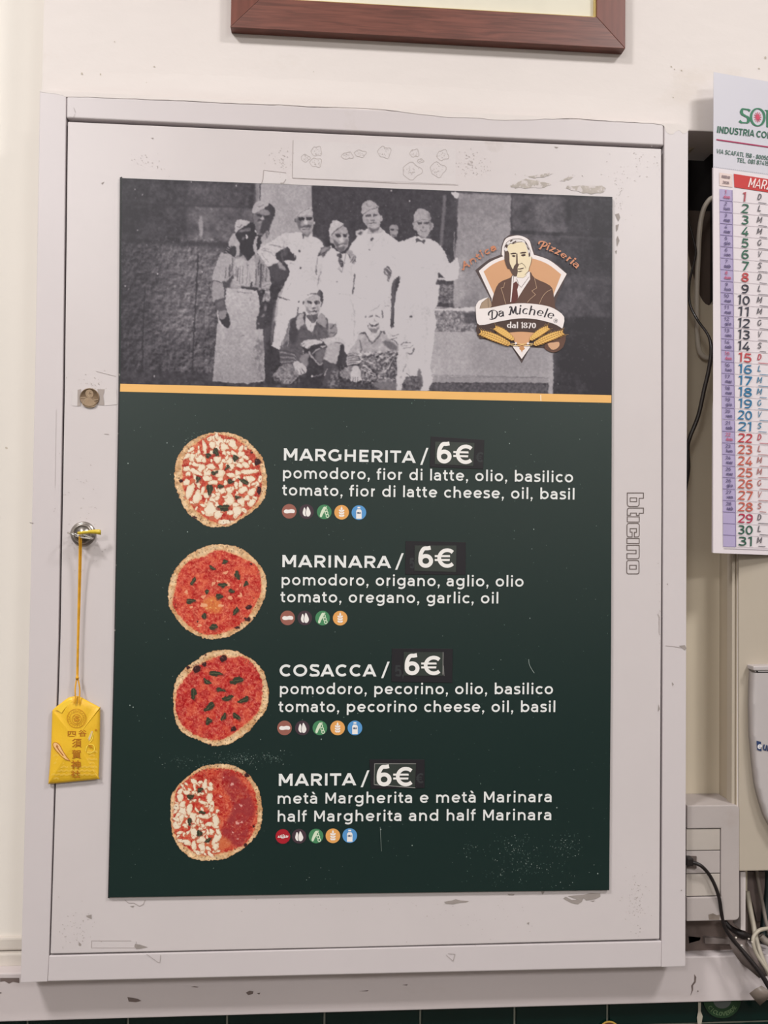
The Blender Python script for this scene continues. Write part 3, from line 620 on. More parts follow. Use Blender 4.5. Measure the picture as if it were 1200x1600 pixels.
# ================================================================ picture frame above
pf = empty('picture_frame', 'brown wooden picture frame with gilt inner edge hanging above the cabinet', 'picture')
def walnut():
    m = bpy.data.materials.new('walnut_wood'); m.use_nodes = True; nt = m.node_tree; N = nt.nodes; L = nt.links
    b = N['Principled BSDF']; b.inputs['Roughness'].default_value = .38
    tc = N.new('ShaderNodeTexCoord'); mp = N.new('ShaderNodeMapping'); mp.inputs['Scale'].default_value = (2.4, 12, 40)
    n = N.new('ShaderNodeTexNoise'); n.inputs['Scale'].default_value = 9; n.inputs['Detail'].default_value = 9; n.inputs['Distortion'].default_value = .8
    r = N.new('ShaderNodeValToRGB'); r.color_ramp.elements[0].color = rgb((96, 56, 47)); r.color_ramp.elements[1].color = rgb((124, 74, 62))
    r.color_ramp.elements[0].position = .35; r.color_ramp.elements[1].position = .65
    L.new(tc.outputs['Object'], mp.inputs[0]); L.new(mp.outputs[0], n.inputs['Vector']); L.new(n.outputs['Fac'], r.inputs[0]); L.new(r.outputs[0], b.inputs['Base Color'])
    return m
M_wood = walnut(); M_wood2 = mat('walnut_upright', (120, 68, 56), rough=.38, var=.3, vscale=10, stretch=(18, 4, 1.5))
M_gilt = mat('gilt', (226, 200, 128), rough=.28, metal=.5, var=.1)
Y0, Y1 = YW-0.0105, YW
zbo = (P(362, 43.5, Y0)[2]+P(974, 74.5, Y0)[2])/2; zbi = zbo+.0285
xl, xr2 = P(360, 43, Y0)[0], P(977, 75, Y0)[0]; W_ = .0275; zto = zbo+.33
def rail(name, q, m):
    return prism3(name, [(x, Y0, z) for x, z in q], Y1-Y0, m, pf, .0004, 2)
rail('frame_rail', [(xl, zbo), (xr2, zbo), (xr2-W_, zbi), (xl+W_, zbi)], M_wood)
rail('frame_rail', [(xl, zto), (xl+W_, zto-W_), (xr2-W_, zto-W_), (xr2, zto)], M_wood)
rail('frame_rail', [(xl, zbo+.0002), (xl+W_, zbi+.0002), (xl+W_, zto-W_), (xl, zto)], M_wood2)
rail('frame_rail', [(xr2, zbo+.0002), (xr2, zto), (xr2-W_, zto-W_), (xr2-W_, zbi+.0002)], M_wood2)
sl = .0016
for a, b, c, d in ((xl+W_, xr2-W_, zbi, zbi+sl), (xl+W_, xr2-W_, zto-W_-sl, zto-W_), (xl+W_, xl+W_+sl, zbi, zto-W_), (xr2-W_-sl, xr2-W_, zbi, zto-W_)):
    boxw('gilt_slip', a, b, Y0+.002, Y1-.001, c, d, M_gilt, pf, .0004)
boxw('mount', xl+W_+sl, xr2-W_-sl, Y0+.006, Y1-.001, zbi+sl, zto-W_-sl, mat('cream_mount', (226, 220, 203), rough=.8, var=.06, vscale=30), pf)

# ================================================================ calendar
cal = empty('calendar', 'red and purple columned Italian month calendar hanging right of the cabinet', 'calendar')
SL, X0, YC = 0.20, P(1115, 500, -0.010)[0], -0.010
def cp(px, name, m, dy=0.0, th=.0004): return prism(name, px, YC+dy, YC+dy+th, m, cal, slope=SL, x0=X0)
M_pg = mat('page_paper', (226, 216, 220), rough=.55, var=.02, vscale=10)
M_hd = mat('header_paper', (209, 206, 215), rough=.4, var=.03, vscale=10)
cp([(1115, 112.5), (1330, 150), (1330, 292), (1114.5, 262)], 'header_sheet', M_hd)
cp([(1114.5, 262), (1330, 292), (1330, 872), (1114.3, 864)], 'month_page', M_pg)
for k, dx in enumerate((-.6, .9)):
    cp([(1113.6+dx, 262), (1330, 292), (1330, 872), (1113.2-dx, 862+1.5*k), (1114.2-dx, 640), (1115.4+dx, 600)], 'under_page', M_pg, .0012*(k+1))
def ink_cal(i, name, c, k=1): return i.build(name, flat('cal_ink_%d_%d_%d' % tuple(c), c), cal, YC-.0004*k, SL, X0)
GR = (58, 104, 86)
i = Ink(); letters(i, 'INDUSTRIA', (1119.6, 207.2), (1178.6, 213.6), 15, .13); letters(i, 'CON', (1181, 214.2), (1206, 217), 15, .13)
ink_cal(i, 'header_lettering', GR)
i = Ink(); letters(i, 'S', (1153, 193), (1172, 195), 37, .13, nib=(.35, 0)); i.line([(1172+12, 196-14)]*1+[], 1) if 0 else None
i.line([(1184+10.5*math.cos(t), 183+13.5*math.sin(t)) for t in (2*math.pi*k/30 for k in range(30))], 3.8, True, nib=(.35, 0))
i.poly([(1197.5, 172), (1202, 172.5), (1202, 199), (1197.5, 198.5)]).poly([(1195, 171.5), (1204, 172.5), (1204, 173.8), (1195, 173)])
ink_cal(i, 'header_lettering', (58, 122, 92))
i = Ink(); i.ell(1184, 183, 3, 3.6)
for k in range(12):
    a = 2*math.pi*k/12; i.line([(1184, 183), (1184+6*math.cos(a), 183+8*math.sin(a))], 1.1)
ink_cal(i, 'flower_mark', (206, 72, 100))
i = Ink().poly([(1119.5, 217), (1300, 243), (1300, 245), (1119.5, 219)]); ink_cal(i, 'header_rule', (168, 52, 92))
i = Ink(); letters(i, 'VIA SCAFATI, 158 - 80050', (1119, 239), (1201, 250.6), 9.6, .12); letters(i, 'TEL. 081 87415', (1151, 253), (1201, 259), 9.6, .12)
ink_cal(i, 'header_lettering', (92, 118, 110))
i = Ink()
for k in range(70): i.line([(1115.5+k*3, 260.5+k*.41), (1117+k*3, 260.7+k*.41)], .6)
ink_cal(i, 'perforation', (160, 156, 164))
def sk(v): return 0.11-(v-262)*0.00011      # line slope on the page falls off towards the foot
def row(k): return 307.3+17.94*(k-1)
i = Ink().poly([(1146.5, 271.5), (1330, 300), (1330, 320), (1147.5, 292.5)]); ink_cal(i, 'month_band', (198, 62, 62))
i = Ink(); letters(i, 'MARZO', (1168, 292), (1215, 298.5), 21, .09, slant=.2); ink_cal(i, 'month_lettering', (246, 224, 222), 2)
i = Ink().poly([(1124, 269.5), (1144, 272.5), (1144.5, 292.5), (1124.3, 290)]); ink_cal(i, 'side_box', (226, 205, 200))
i = Ink(); letters(i, 'FEBBRAIO', (1127.5, 277.5), (1140.5, 279.5), 6, .14); letters(i, '2026', (1129, 286.5), (1139, 288), 6, .14)
ink_cal(i, 'side_lettering', (150, 130, 134), 2)
i = Ink(); i2 = Ink(); tx = Ink(); txr = Ink(); rl = Ink()
for k in range(1, 32):
    s = sk(row(k)); v = row(k)+1.2-38*s+(1 if k > 20 else 0)*.6; xa_ = 1124.3+(k-1)*.185; t_, b_ = v-10.3, v+7.6
    i.poly([(xa_, t_+.8), (xa_+20, t_+.8+20*s), (xa_+20.2, b_+20*s), (xa_+.1, b_)])
    i2.poly([(xa_, b_), (xa_+20.2, b_+20*s), (xa_+20.2, b_+.8+20*s), (xa_, b_+.8)]).poly([(xa_+19.8, t_+.8+20*s), (xa_+20.4, t_+.8+20*s), (xa_+20.5, b_+20*s), (xa_+19.9, b_+20*s)])
    rl.poly([(xa_+21, b_+21*s), (1330, b_+185*s), (1330, b_+.5+185*s), (xa_+21, b_+.5+21*s)])
    if k <= 28:
        red = k in (1, 8, 15, 22); T = txr if red else tx; n_ = str(k)
        letters(T, n_, (xa_+9-1.9*len(n_), v-2.2), (xa_+9+2.2*len(n_), v-1.9+4*s), 7.5, .12)
        letters(T, ['dom', 'lun', 'mar', 'mer', 'gio', 'ven', 'sab'][(k-1) % 7], (xa_+6.2, v+5), (xa_+16.5, v+5+9*s), 7, .15)
ink_cal(i, 'previous_month_column', (178, 165, 200)); ink_cal(i2, 'cell_lines', (138, 124, 168), 2); ink_cal(tx, 'side_lettering', (104, 92, 130), 3); ink_cal(txr, 'side_lettering', (190, 100, 130), 3)
ink_cal(rl, 'row_lines', (202, 190, 198))
def dcol(k):
    if k == 1: return (178, 84, 94)
    if k <= 7: return (64, 108, 90)
    if k in (8, 15): return (192, 78, 82)
    if k <= 14: return (62, 62, 74)
    if k <= 21: return (54, 118, 160)
    if k == 22: return (190, 66, 74)
    if k <= 28: return (196, 102, 88)
    if k == 29: return (182, 56, 84)
    return (48, 92, 76)
for k in range(1, 32):
    v = row(k); c = dcol(k); i = Ink(); s = sk(v); n_ = str(k)
    a, b = (1157.5, 1170) if k < 10 else (1152+.02*k, 1173+.13*k)
    if k == 1: a, b = 1159, 1166
    if k in (10, 11, 12, 13, 14): a, b = 1151.5, 1172
    letters(i, n_, (a, v+7.2+(a-1160)*s), (b, v+7.2+(b-1160)*s), 20.3, .108)
    ink_cal(i, 'date_number', c, 2)
    lc_ = (186, 70, 84) if k in (15, 22) else (96, 92, 98) if (k < 16 or k > 28) else (70, 128, 160) if k < 22 else (170, 110, 108)
    i = Ink(); ch_ = 'DLMMGVS'[(k-1) % 7]; hw_ = 4 if ch_ == 'M' else 3
    letters(i, ch_, (1186-hw_, v+2+22*s), (1186+hw_, v+2+30*s), 13.5, .10, slant=.18)
    random.seed(k); L_ = random.uniform(10, 22)
    i.line([(1184+(1 if k % 2 else 3), v+6.6+24*s), (1186+L_, v+6.6+(26+L_)*s)], .9)
    ink_cal(i, 'weekday_letter', lc_, 2)
i = Ink().line([(1131, 857), (1330, 864)], .8); ink_cal(i, 'foot_line', (170, 160, 170))

# ================================================================ socket box, cords, cables
M_pl = mat('aged_plastic', (178, 168, 165), rough=.4, var=.06, vscale=20, bump=.15, bscale=60, c2=(168, 156, 150), cov=.6, c2scale=22, sharp=.2)
M_pl2 = mat('yellowed_plastic', (184, 174, 166), rough=.4, var=.1, vscale=30, c2=(164, 150, 136), cov=.56, c2scale=30, sharp=.25)
sb = empty('socket_box', 'grey plastic three-module socket box on the wall beside the cabinet', 'socket')
YS = 0.0075; ax = P(1073.6, 1300, YS)[0]
bx = lambda u, v: P(u, v, YS)
fr = [(ax, YS, bx(1100, 1258.5)[2]), (bx(1155.5, 1300)[0], YS, bx(1100, 1258.5)[2]), (bx(1155.5, 1300)[0], YS, bx(1120, 1438.5)[2]), (ax, YS, bx(1120, 1438.5)[2])]
def rrect(x0, x1, z0, z1, r, left=True):
    pts = []
    for cx2, cz2, a0 in ((x1-r, z1-r, 90), (x1-r, z0+r, 0)):
        pts += [(cx2+r*math.cos(math.radians(a0-90*k/6)), cz2+r*math.sin(math.radians(a0-90*k/6))) for k in range(7)]
    return [(x0, z1)]+pts+[(x0, z0)]
x1_, z1_, z0_ = bx(1155.5, 1300)[0], bx(1100, 1258.5)[2], bx(1120, 1438.5)[2]
xo = bx(1126.8, 1340)[0]; zo1, zo0 = bx(1100, 1294.5)[2], bx(1100, 1402)[2]
def side(name, q, y0, y1, m, bev): return prism3(name, [(x, y0, z) for x, z in q], y1-y0, m, sb, bev, 2)
side('housing', rrect(ax, x1_, z0_, z1_, .0045), YS+.0045, YR-.0005, M_pl, .0003)
# front bezel in four bars round the module window
r_ = rrect(ax, x1_, z0_, z1_, .0045)
side('bezel', [(ax, z1_)]+r_[1:15]+[(ax, z0_), (ax, zo0), (xo, zo0), (xo, zo1), (ax, zo1)], YS, YS+.0045, M_pl, .0008)
for a, b, mm in ((1296, 1329, M_pl2), (1330.5, 1365, M_pl), (1366.5, 1400.5, M_pl2)):
    mo = side('module', [(ax, bx(1100, a)[2]), (xo-.0006, bx(1100, a)[2]), (xo-.0006, bx(1100, b)[2]), (ax, bx(1100, b)[2])], YS+.0012, YS+.0044, mm, .0003)
    if a == 1330.5: prism3('port', [P(u, v, YS) for u, v in ((1073.8, 1338), (1088.5, 1338), (1088.5, 1357), (1073.8, 1357))], .0012, mat('port_dark', (92, 80, 76), rough=.6), mo)
side('gap_back', [(ax, zo1), (xo, zo1), (xo, zo0), (ax, zo0)], YS+.0043, YS+.0046, M_dark, 0)
# dust on top of the box
du = prism('dust_layer', [(1073.5, 1243), (1094, 1241.5), (1120, 1243), (1136, 1245), (1146, 1256), (1073.5, 1256)], YR-.003, YR-.001, M_dirt, sb)
i = Ink().poly([(1107, 1429), (1114, 1427), (1120, 1430), (1125, 1429), (1124, 1437), (1108, 1437)]); i.build('stain', mat('stain', (140, 126, 116), rough=.6, var=.4, vscale=90), sb, YS-.0003)
M_blk = mat('black_rubber', (34, 28, 28), rough=.45, spec=.35)
pc = empty('power_cord', 'black power cord plugged into the socket box and falling to lower right', 'cord')
tube('cord', [P(1079, 1347, .004), P(1088, 1349, .001), P(1098, 1355, .0), P(1109, 1368, .004), P(1118, 1386, .004), P(1124, 1405, .005), P(1127, 1425, .007), P(1131, 1445, .009), P(1141, 1463, .010), P(1156, 1481, .009), P(1172, 1500, .006), P(1187, 1519, .003), P(1200, 1540, .001), P(1222, 1580, .0), P(1235, 1640, .0)],
     [3.0*rpx]*8+[3.4*rpx]*2+[4*rpx]*5, M_blk, pc, 12, 5)
prism3('plug', [P(u, v, .001) for u, v in ((1074.2, 1341), (1084, 1341.5), (1084, 1353.5), (1074.2, 1354))], YS+.001-.001, M_blk, pc, .001)
# black cable with a glossy bend, inside the recess
bc = empty('black_cable', 'thin black cable bowing behind the calendar edge beside the cabinet', 'cable')
tube('cable', [P(1071, 330, .042), P(1083, 372, .036), P(1087, 395, .032), P(1082, 420, .030), P(1077, 445, .028), P(1078, 475, .026), P(1090, 500, .022), P(1106, 523, .016), P(1111.5, 545, .014), P(1108, 575, .016), P(1100, 610, .018), P(1091, 650, .020), P(1078, 683, .022), P(1074.5, 700, .024), P(1075.5, 730, .026), P(1073, 755, .028), P(1068, 780, .03)],
     [2.2*rpx]*8+[3.6*rpx]*7+[2.6*rpx]*2, mat('glossy_black_cable', (44, 38, 36), rough=.18, spec=.6), bc, 12, 5)
wc = empty('white_cable', 'white cable looping out of the dark hole behind the calendar', 'cable')
tube('cable', [P(1135, 316, .030), P(1115, 309, .030), P(1104, 318, .030), P(1097, 335, .031), P(1093, 362, .032), P(1091, 400, .034), P(1089, 450, .036), P(1089, 500, .038), P(1091, 540, .04), P(1098, 556, .041), P(1112, 560, .042), P(1130, 556, .043)], 4.3*rpx, mat('white_pvc', (206, 196, 182), rough=.35, var=.1, vscale=30), wc, 12, 6)
# ---- white plastic strip and things in the hollow under the pillar
ws = prism('cover_strip', [(1157, 1362.5), (1165.3, 1362.5), (1165, 1455), (1157.5, 1453)], YW+.004, YW+.020, mat('strip_white', (200, 190, 188), rough=.4, var=.06), None, .0005)
tag(ws, 'thin white plastic strip standing right of the socket box', 'strip')
hp = prism('cover_plate', [(1166.5, 1362), (1212, 1362), (1208, 1438), (1183, 1440), (1176, 1412), (1167, 1392)], .050, .054, mat('plate_brown', (112, 98, 94), rough=.5, var=.2, vscale=60), None, .0006)
tag(hp, 'dirty brown plate deep in the hollow under the pillar', 'plate')
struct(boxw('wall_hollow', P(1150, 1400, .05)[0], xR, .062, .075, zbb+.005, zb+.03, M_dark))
struct(boxw('wall_under_box', xa-.02, P(1160, 1400, .05)[0], .040, .046, zbt, z0_+.01, mat('under_box', (120, 104, 98), rough=.7, var=.5, vscale=40)))
for px_, y_, c_, lab in (([(1075, 1462), (1096, 1464), (1094, 1470), (1076, 1475)], .040, (150, 138, 134), 'grey plastic offcut lying left on the ledge below the socket box'),
                   ([(1101, 1465), (1146, 1468), (1152, 1476), (1102, 1475)], .036, (142, 130, 126), 'flat grey block lying on the ledge under the cord')):
    o = prism('offcut', px_, y_, y_+.012, mat('offcut_%d' % c_[0], c_, rough=.6, var=.2, vscale=60), None, .0005); tag(o, lab, 'offcut')
bk = empty('flat_cable', 'flat black cable crossing under the cover strip on the ledge', 'cable')
tube('cable', [P(1132, 1440, .030), P(1143, 1451, .026), P(1158, 1459, .020), P(1176, 1466, .026), P(1200, 1473, .034)], [4*rpx, 4.6*rpx, 6*rpx, 6*rpx, 5*rpx], M_blk, bk, 12, 5)
M_bei = mat('beige_pvc', (176, 166, 150), rough=.4, var=.2, vscale=40)
for nm, lab, q, r_ in (('beige_cable', 'beige cable running straight down out of the hollow', [P(1167, 1392, .040), P(1172, 1420, .034), P(1178, 1450, .026), P(1184, 1478, .016), P(1194, 1505, .010), P(1206, 1530, .006), P(1225, 1575, .004)], 4.4),
                       ('beige_cable', 'pale cable curling in a hook at the right edge of the ledge', [P(1225, 1447, .020), P(1204, 1450, .018), P(1188, 1453, .014), P(1179, 1461, .012), P(1176.5, 1472, .010), P(1182, 1490, .008), P(1195, 1510, .005), P(1210, 1532, .003)], 3.2),
                       ('grey_cable', 'grey cable rising behind the beige ones in the hollow', [P(1181, 1355, .047), P(1186, 1385, .046), P(1192, 1415, .044), P(1197, 1440, .04), P(1206, 1470, .034)], 3.2),
                       ('grey_cable', 'short thick grey cable end at the right of the ledge', [P(1188, 1462, .022), P(1196, 1470, .02), P(1212, 1480, .018)], 6),
                       ('green_hose', 'dark green hose at the right edge of the hollow', [P(1199, 1350, .052), P(1199, 1400, .05), P(1195, 1435, .046), P(1193, 1462, .042)], 6.5)):
    o = tube(nm, q, r_*rpx, M_bei if nm == 'beige_cable' else mat('grey_pvc', (128, 118, 110), rough=.45) if nm == 'grey_cable' else mat('hose_green', (28, 42, 42), rough=.4), None, 12, 5)
    tag(o, lab, 'hose' if 'hose' in nm else 'cable')
# peeling tape under the cord
def warp(name, grid, m, parent=None):
    V = [P(*q) for r in grid for q in r]; n = len(grid[0]); Fc = [(i*n+j, i*n+j+1, (i+1)*n+j+1, (i+1)*n+j) for i in range(len(grid)-1) for j in range(n-1)]
    o = mesh_obj(name, V, Fc, m, parent, True); md = o.modifiers.new('s', 'SOLIDIFY'); md.thickness = .0003; return o
tpe = warp('tape_strip', [[(1139, 1473, .019), (1150, 1467, .021), (1160, 1462, .022)], [(1147, 1490, .017), (1160, 1482, .015), (1171, 1478, .017)], [(1158, 1505, .016), (1174, 1496, .013), (1186, 1492, .015)], [(1172, 1516, .015), (1187, 1508, .012), (1201, 1510, .013)], [(1186, 1528, .014), (1202, 1524, .011), (1218, 1530, .012)]],
           mat('brown_tape', (116, 104, 100), rough=.25, var=.2, vscale=30))
tag(tpe, 'loose brown adhesive tape strip peeling under the power cord', 'tape')
tpf = warp('tape_flap', [[(1171, 1552, .016), (1180, 1545, .012), (1190, 1540, .010)], [(1179, 1562, .014), (1190, 1553, .010), (1202, 1548, .008)], [(1187.5, 1571, .012), (1198, 1562, .009), (1212, 1556, .007)]], mat('tan_tape', (142, 128, 118), rough=.4, var=.25, vscale=50))
tag(tpf, 'folded tan tape flap hanging over the lower edge of the ledge board', 'tape')
# plaster crumbs on the ledge
random.seed(5)
for k, (u, v) in enumerate(((1150, 1465), (1170, 1467), (1158, 1478), (1159, 1488), (1175, 1472))):
    bm = bmesh.new(); bmesh.ops.create_icosphere(bm, subdivisions=1, radius=1.8*rpx)
    for w_ in bm.verts: w_.co *= random.uniform(.7, 1.2)
    bmesh.ops.translate(bm, vec=P(u, v, .009), verts=bm.verts)
    o = bm_obj('plaster_crumb', bm, mat('crumb', (200, 190, 180), rough=.8)); tag(o, ['small white plaster crumb beside the power cord, topmost and leftmost of the five', 'small white plaster crumb near the flat cable, right of the power cord', 'small white plaster crumb on the tape, third from the top', 'small white plaster crumb on the tape, lowest of the five', 'small white plaster crumb nearest the beige cables, rightmost of the five'][k], 'crumb', 'plaster crumbs on the tape')

# ================================================================ dispenser
dp = empty('dispenser', 'white plastic wall dispenser with blue lettering, cut off at the right edge', 'dispenser')
M_dp = mat('dispenser_white', (186, 178, 177), rough=.3, var=.04, vscale=10, bump=.05)
body = [(1180, 1044.5), (1178.3, 1048), (1176.5, 1100), (1177.5, 1150), (1182, 1200), (1186, 1232), (1192, 1255), (1200, 1280), (1214, 1305), (1240, 1322), (1290, 1324), (1320, 1300), (1335, 1240), (1340, 1150), (1341, 1100), (1338, 1048), (1335, 1044)]
prism('housing', body, -0.002, YW, M_dp, dp, .004, 4, smooth=True)
prism('lid', [(1176.8, 1041), (1340, 1037), (1341, 1047.5), (1177.5, 1048)], -0.0032, YW, M_dp, dp, .0012, 3)
Ink().poly([(1182, 1157.5), (1189, 1159), (1190, 1174), (1183, 1171.5)]).build('logo_square', flat('logo_blue', (46, 62, 100)), dp, -.0026)
i = Ink(); letters(i, 'e', (1182.6, 1169.3), (1189.6, 1171), 14, .13); i.build('logo_letter', flat('logo_white', (225, 222, 224)), dp, -.0029)
i = Ink(); letters(i, 'uro', (1190.6, 1171.6), (1209, 1176), 17, .12); i.build('lettering', MATS['logo_blue'], dp, -.0026)

# ================================================================ stickers on the tiles
st = empty('round_sticker', 'round green recycling sticker on the tile below the ledge board', 'sticker')
YK = YT-.0025
i = Ink().ell(1128.5, 1561.5, 29.5, 29.5, 0, 48); i.build('sticker_base', flat('sticker_green', (34, 58, 36)), st, YK)
Ink().ell(1128.5, 1561.5, 14.5, 14.5, 0, 32).build('sticker_centre', flat('sticker_grey', (84, 88, 86)), st, YK-.0002)
i = Ink(); s = 'CICLOVERDE'
for k, chh in enumerate(s):
    a = math.radians(152-(k+.5)*124/len(s)); r_ = 26
    bx_, by_ = 1128.5+r_*math.cos(a), 1561.5+r_*math.sin(a); up = (-math.cos(a), -math.sin(a)); tx_ = (math.sin(a), -math.cos(a))
    letters(i, chh, (bx_-tx_[0]*2.6, by_-tx_[1]*2.6), (bx_+tx_[0]*2.6, by_+tx_[1]*2.6), 9.5, .13, up=up)
i.build('sticker_lettering', flat('sticker_pale', (92, 112, 80)), st, YK-.0003)
st = empty('round_sticker', 'small round sticker with yellow rim on the tile at bottom centre-right', 'sticker')
Ink().ell(952, 1611, 16, 16).build('sticker_base', flat('rim_yellow', (186, 150, 72)), st, YK)
Ink().ell(952, 1611, 13.4, 13.4).build('sticker_centre', flat('rim_brown', (84, 50, 36)), st, YK-.0002)
# ================================================================ painted prints (colour per point of a fine mesh)
RNG = np.random.RandomState(5)
def vnoise(h, w, cell, seed=0):
    r = np.random.RandomState(seed); gh, gw = int(h/cell)+3, int(w/cell)+3
    g = r.rand(gh, gw); y = np.arange(h)/cell; x = np.arange(w)/cell
    yi = y.astype(int); xi = x.astype(int); fy = y-yi; fx = x-xi; fy = fy*fy*(3-2*fy); fx = fx*fx*(3-2*fx)
    a = g[yi][:, xi]; b = g[yi][:, xi+1]; c = g[yi+1][:, xi]; d = g[yi+1][:, xi+1]
    return (a*(1-fx)+b*fx)*(1-fy[:, None])+(c*(1-fx)+d*fx)*fy[:, None]
def fbm(h, w, cell, seed=0, oct=4):
    t = 0; a = 1.0; s = 0
    for k in range(oct):
        t = t+a*vnoise(h, w, max(cell/2**k, 1.01), seed+k*17); s += a; a *= .6
    return t/s-0.5
def blur(m, r):
    r = int(round(r))
    if r < 1: return m
    for ax in (0, 1):
        p = np.pad(m, [(r, r) if a == ax else (0, 0) for a in (0, 1)], mode='edge'); c = np.cumsum(p, axis=ax)
        z = np.zeros_like(np.take(c, [0], axis=ax)); c = np.concatenate([z, c], axis=ax); n = m.shape[ax]
        m = (np.take(c, range(2*r+1, 2*r+1+n), axis=ax)-np.take(c, range(0, n), axis=ax))/(2*r+1)
    return m
class Ras:
    """canvas over a pixel rectangle of the photo, s samples per pixel"""
    def __init__(self, x0, y0, x1, y1, s, c):
        self.x0, self.y0, self.s = x0, y0, s; self.w = int((x1-x0)*s)+1; self.h = int((y1-y0)*s)+1
        self.im = np.zeros((self.h, self.w, 3)); self.im[:] = c; self.al = np.zeros((self.h, self.w))
    def mask(self, pts):
        s = self.s; q = (np.array(pts, float)-[self.x0, self.y0])*s
        x0, y0 = np.maximum(np.floor(q.min(0)).astype(int)-1, 0); x1 = min(int(q[:, 0].max())+2, self.w); y1 = min(int(q[:, 1].max())+2, self.h)
        if x1 <= x0 or y1 <= y0: return None
        SS = 3; xs = x0+(np.arange((x1-x0)*SS)+.5)/SS-.5; ys = y0+(np.arange((y1-y0)*SS)+.5)/SS-.5
        M = np.zeros((len(ys), len(xs)), bool); n = len(q)
        for i in range(n):
            ax, ay = q[i]; bx2, by2 = q[(i+1) % n]
            if ay == by2: continue
            lo, hi = min(ay, by2), max(ay, by2); r = (ys >= lo) & (ys < hi)
            if not r.any(): continue
            xc2 = ax+(ys[r]-ay)/(by2-ay)*(bx2-ax); M[r] ^= xs[None, :] < xc2[:, None]
        return (slice(y0, y1), slice(x0, x1)), M.reshape(y1-y0, SS, x1-x0, SS).mean((1, 3))
    def poly(self, pts, c, a=1.0, f=0, smooth=0, alpha=False, tex=None):
        if smooth: pts = cat(pts, smooth, True)
        if f:
            pad = f*2/self.s
            r = self.mask(pts)
            if r is None: return
            (sy, sx), m = r; p = int(f)+1
            y0, y1 = max(sy.start-p, 0), min(sy.stop+p, self.h); x0, x1 = max(sx.start-p, 0), min(sx.stop+p, self.w)
            mm = np.zeros((y1-y0, x1-x0)); mm[sy.start-y0:sy.stop-y0, sx.start-x0:sx.stop-x0] = m
            mm = blur(blur(mm, f), f) if f > 1 else blur(mm, f); sl_ = (slice(y0, y1), slice(x0, x1)); m = mm
        else:
            r = self.mask(pts)
            if r is None: return
            sl_, m = r
        m = m*a
        if tex is not None: m = m*tex[sl_]
        c = np.array([c, c, c], float) if np.isscalar(c) else np.array(c, float)
        self.im[sl_] = self.im[sl_]*(1-m[..., None])+c*m[..., None]
        if alpha: self.al[sl_] = np.maximum(self.al[sl_], m)
    def ell(self, cx, cy, rx, ry, ang, c, a=1.0, f=0, wob=0.0, n=20, tex=None):
        t = np.arange(n)*2*math.pi/n; ph = RNG.rand()*6
        k = 1+wob*np.sin(2*t+ph)*.6+wob*np.sin(3*t+ph*2)*.6+wob*(RNG.rand(n)-.5)*.6; x = rx*np.cos(t)*k; y = ry*np.sin(t)*k; b = math.radians(ang)
        self.poly(list(zip(cx+x*math.cos(b)-y*math.sin(b), cy+x*math.sin(b)+y*math.cos(b))), c, a, f, tex=tex)
    def line(self, pts, w, c, a=1.0, f=0):
        for q in ribbon(pts, w): self.poly(q, c, a, f)
def print_mesh(name, R, m, parent, Y, quad=None, cut=False, k=None):
    """fine grid carrying the canvas colours; quad = exact corners, cut = only where alpha is set"""
    if quad:
        nu, nv = int((quad[1][0]-quad[0][0])*R.s), int((quad[3][1]-quad[0][1])*R.s)
        u = np.linspace(0, 1, nu+1)[None, :, None]; v = np.linspace(0, 1, nv+1)[:, None, None]
        q = np.array(quad, float); XY = (q[0]*(1-u)+q[1]*u)*(1-v)+(q[3]*(1-u)+q[2]*u)*v
    else:
        nu, nv = R.w-1, R.h-1
        gx_, gy_ = np.meshgrid(R.x0+np.arange(R.w)/R.s, R.y0+np.arange(R.h)/R.s); XY = np.stack([gx_, gy_], -1)
    X = (XY[..., 0]-R.x0)*R.s; Yy = (XY[..., 1]-R.y0)*R.s
    xi = np.clip(X.astype(int), 0, R.w-2); yi = np.clip(Yy.astype(int), 0, R.h-2); fx = np.clip(X-xi, 0, 1)[..., None]; fy = np.clip(Yy-yi, 0, 1)[..., None]
    im = R.im; Cc = (im[yi, xi]*(1-fx)+im[yi, xi+1]*fx)*(1-fy)+(im[yi+1, xi]*(1-fx)+im[yi+1, xi+1]*fx)*fy
    d = RIGHT*((XY[..., :1]-600)/F)+DOWN*((XY[..., 1:]-800)/F)+FWD; t = (Y-CAM.y)/d[..., 1:2]
    V = np.array(CAM)+t*d
    H_, W2 = XY.shape[:2]; idx = np.arange(H_*W2).reshape(H_, W2)
    Fq = np.stack([idx[:-1, :-1], idx[:-1, 1:], idx[1:, 1:], idx[1:, :-1]], -1).reshape(-1, 4)
    if cut:
        al = R.al.reshape(-1); Fq = Fq[al[Fq].min(1) > .5]
        used = np.unique(Fq); rm = np.zeros(H_*W2, int); rm[used] = np.arange(len(used)); Fq = rm[Fq]; V = V.reshape(-1, 3)[used]; Cc = Cc.reshape(-1, 3)[used]
    V = V.reshape(-1, 3); Cc = s2l(np.clip(Cc.reshape(-1, 3), 0, 255))*(K if k is None else k)
    me = bpy.data.meshes.new(name); me.vertices.add(len(V)); me.vertices.foreach_set('co', V.astype(np.float32).ravel())
    me.loops.add(len(Fq)*4); me.loops.foreach_set('vertex_index', Fq.astype(np.int32).ravel())
    me.polygons.add(len(Fq)); me.polygons.foreach_set('loop_start', np.arange(0, len(Fq)*4, 4, dtype=np.int32))
    me.update(calc_edges=True); at = me.color_attributes.new('print', 'FLOAT_COLOR', 'POINT')
    at.data.foreach_set('color', np.concatenate([Cc, np.ones((len(Cc), 1))], 1).astype(np.float32).ravel())
    me.materials.append(m); o = bpy.data.objects.new(name, me); COL.objects.link(o); o.parent = parent
    return o

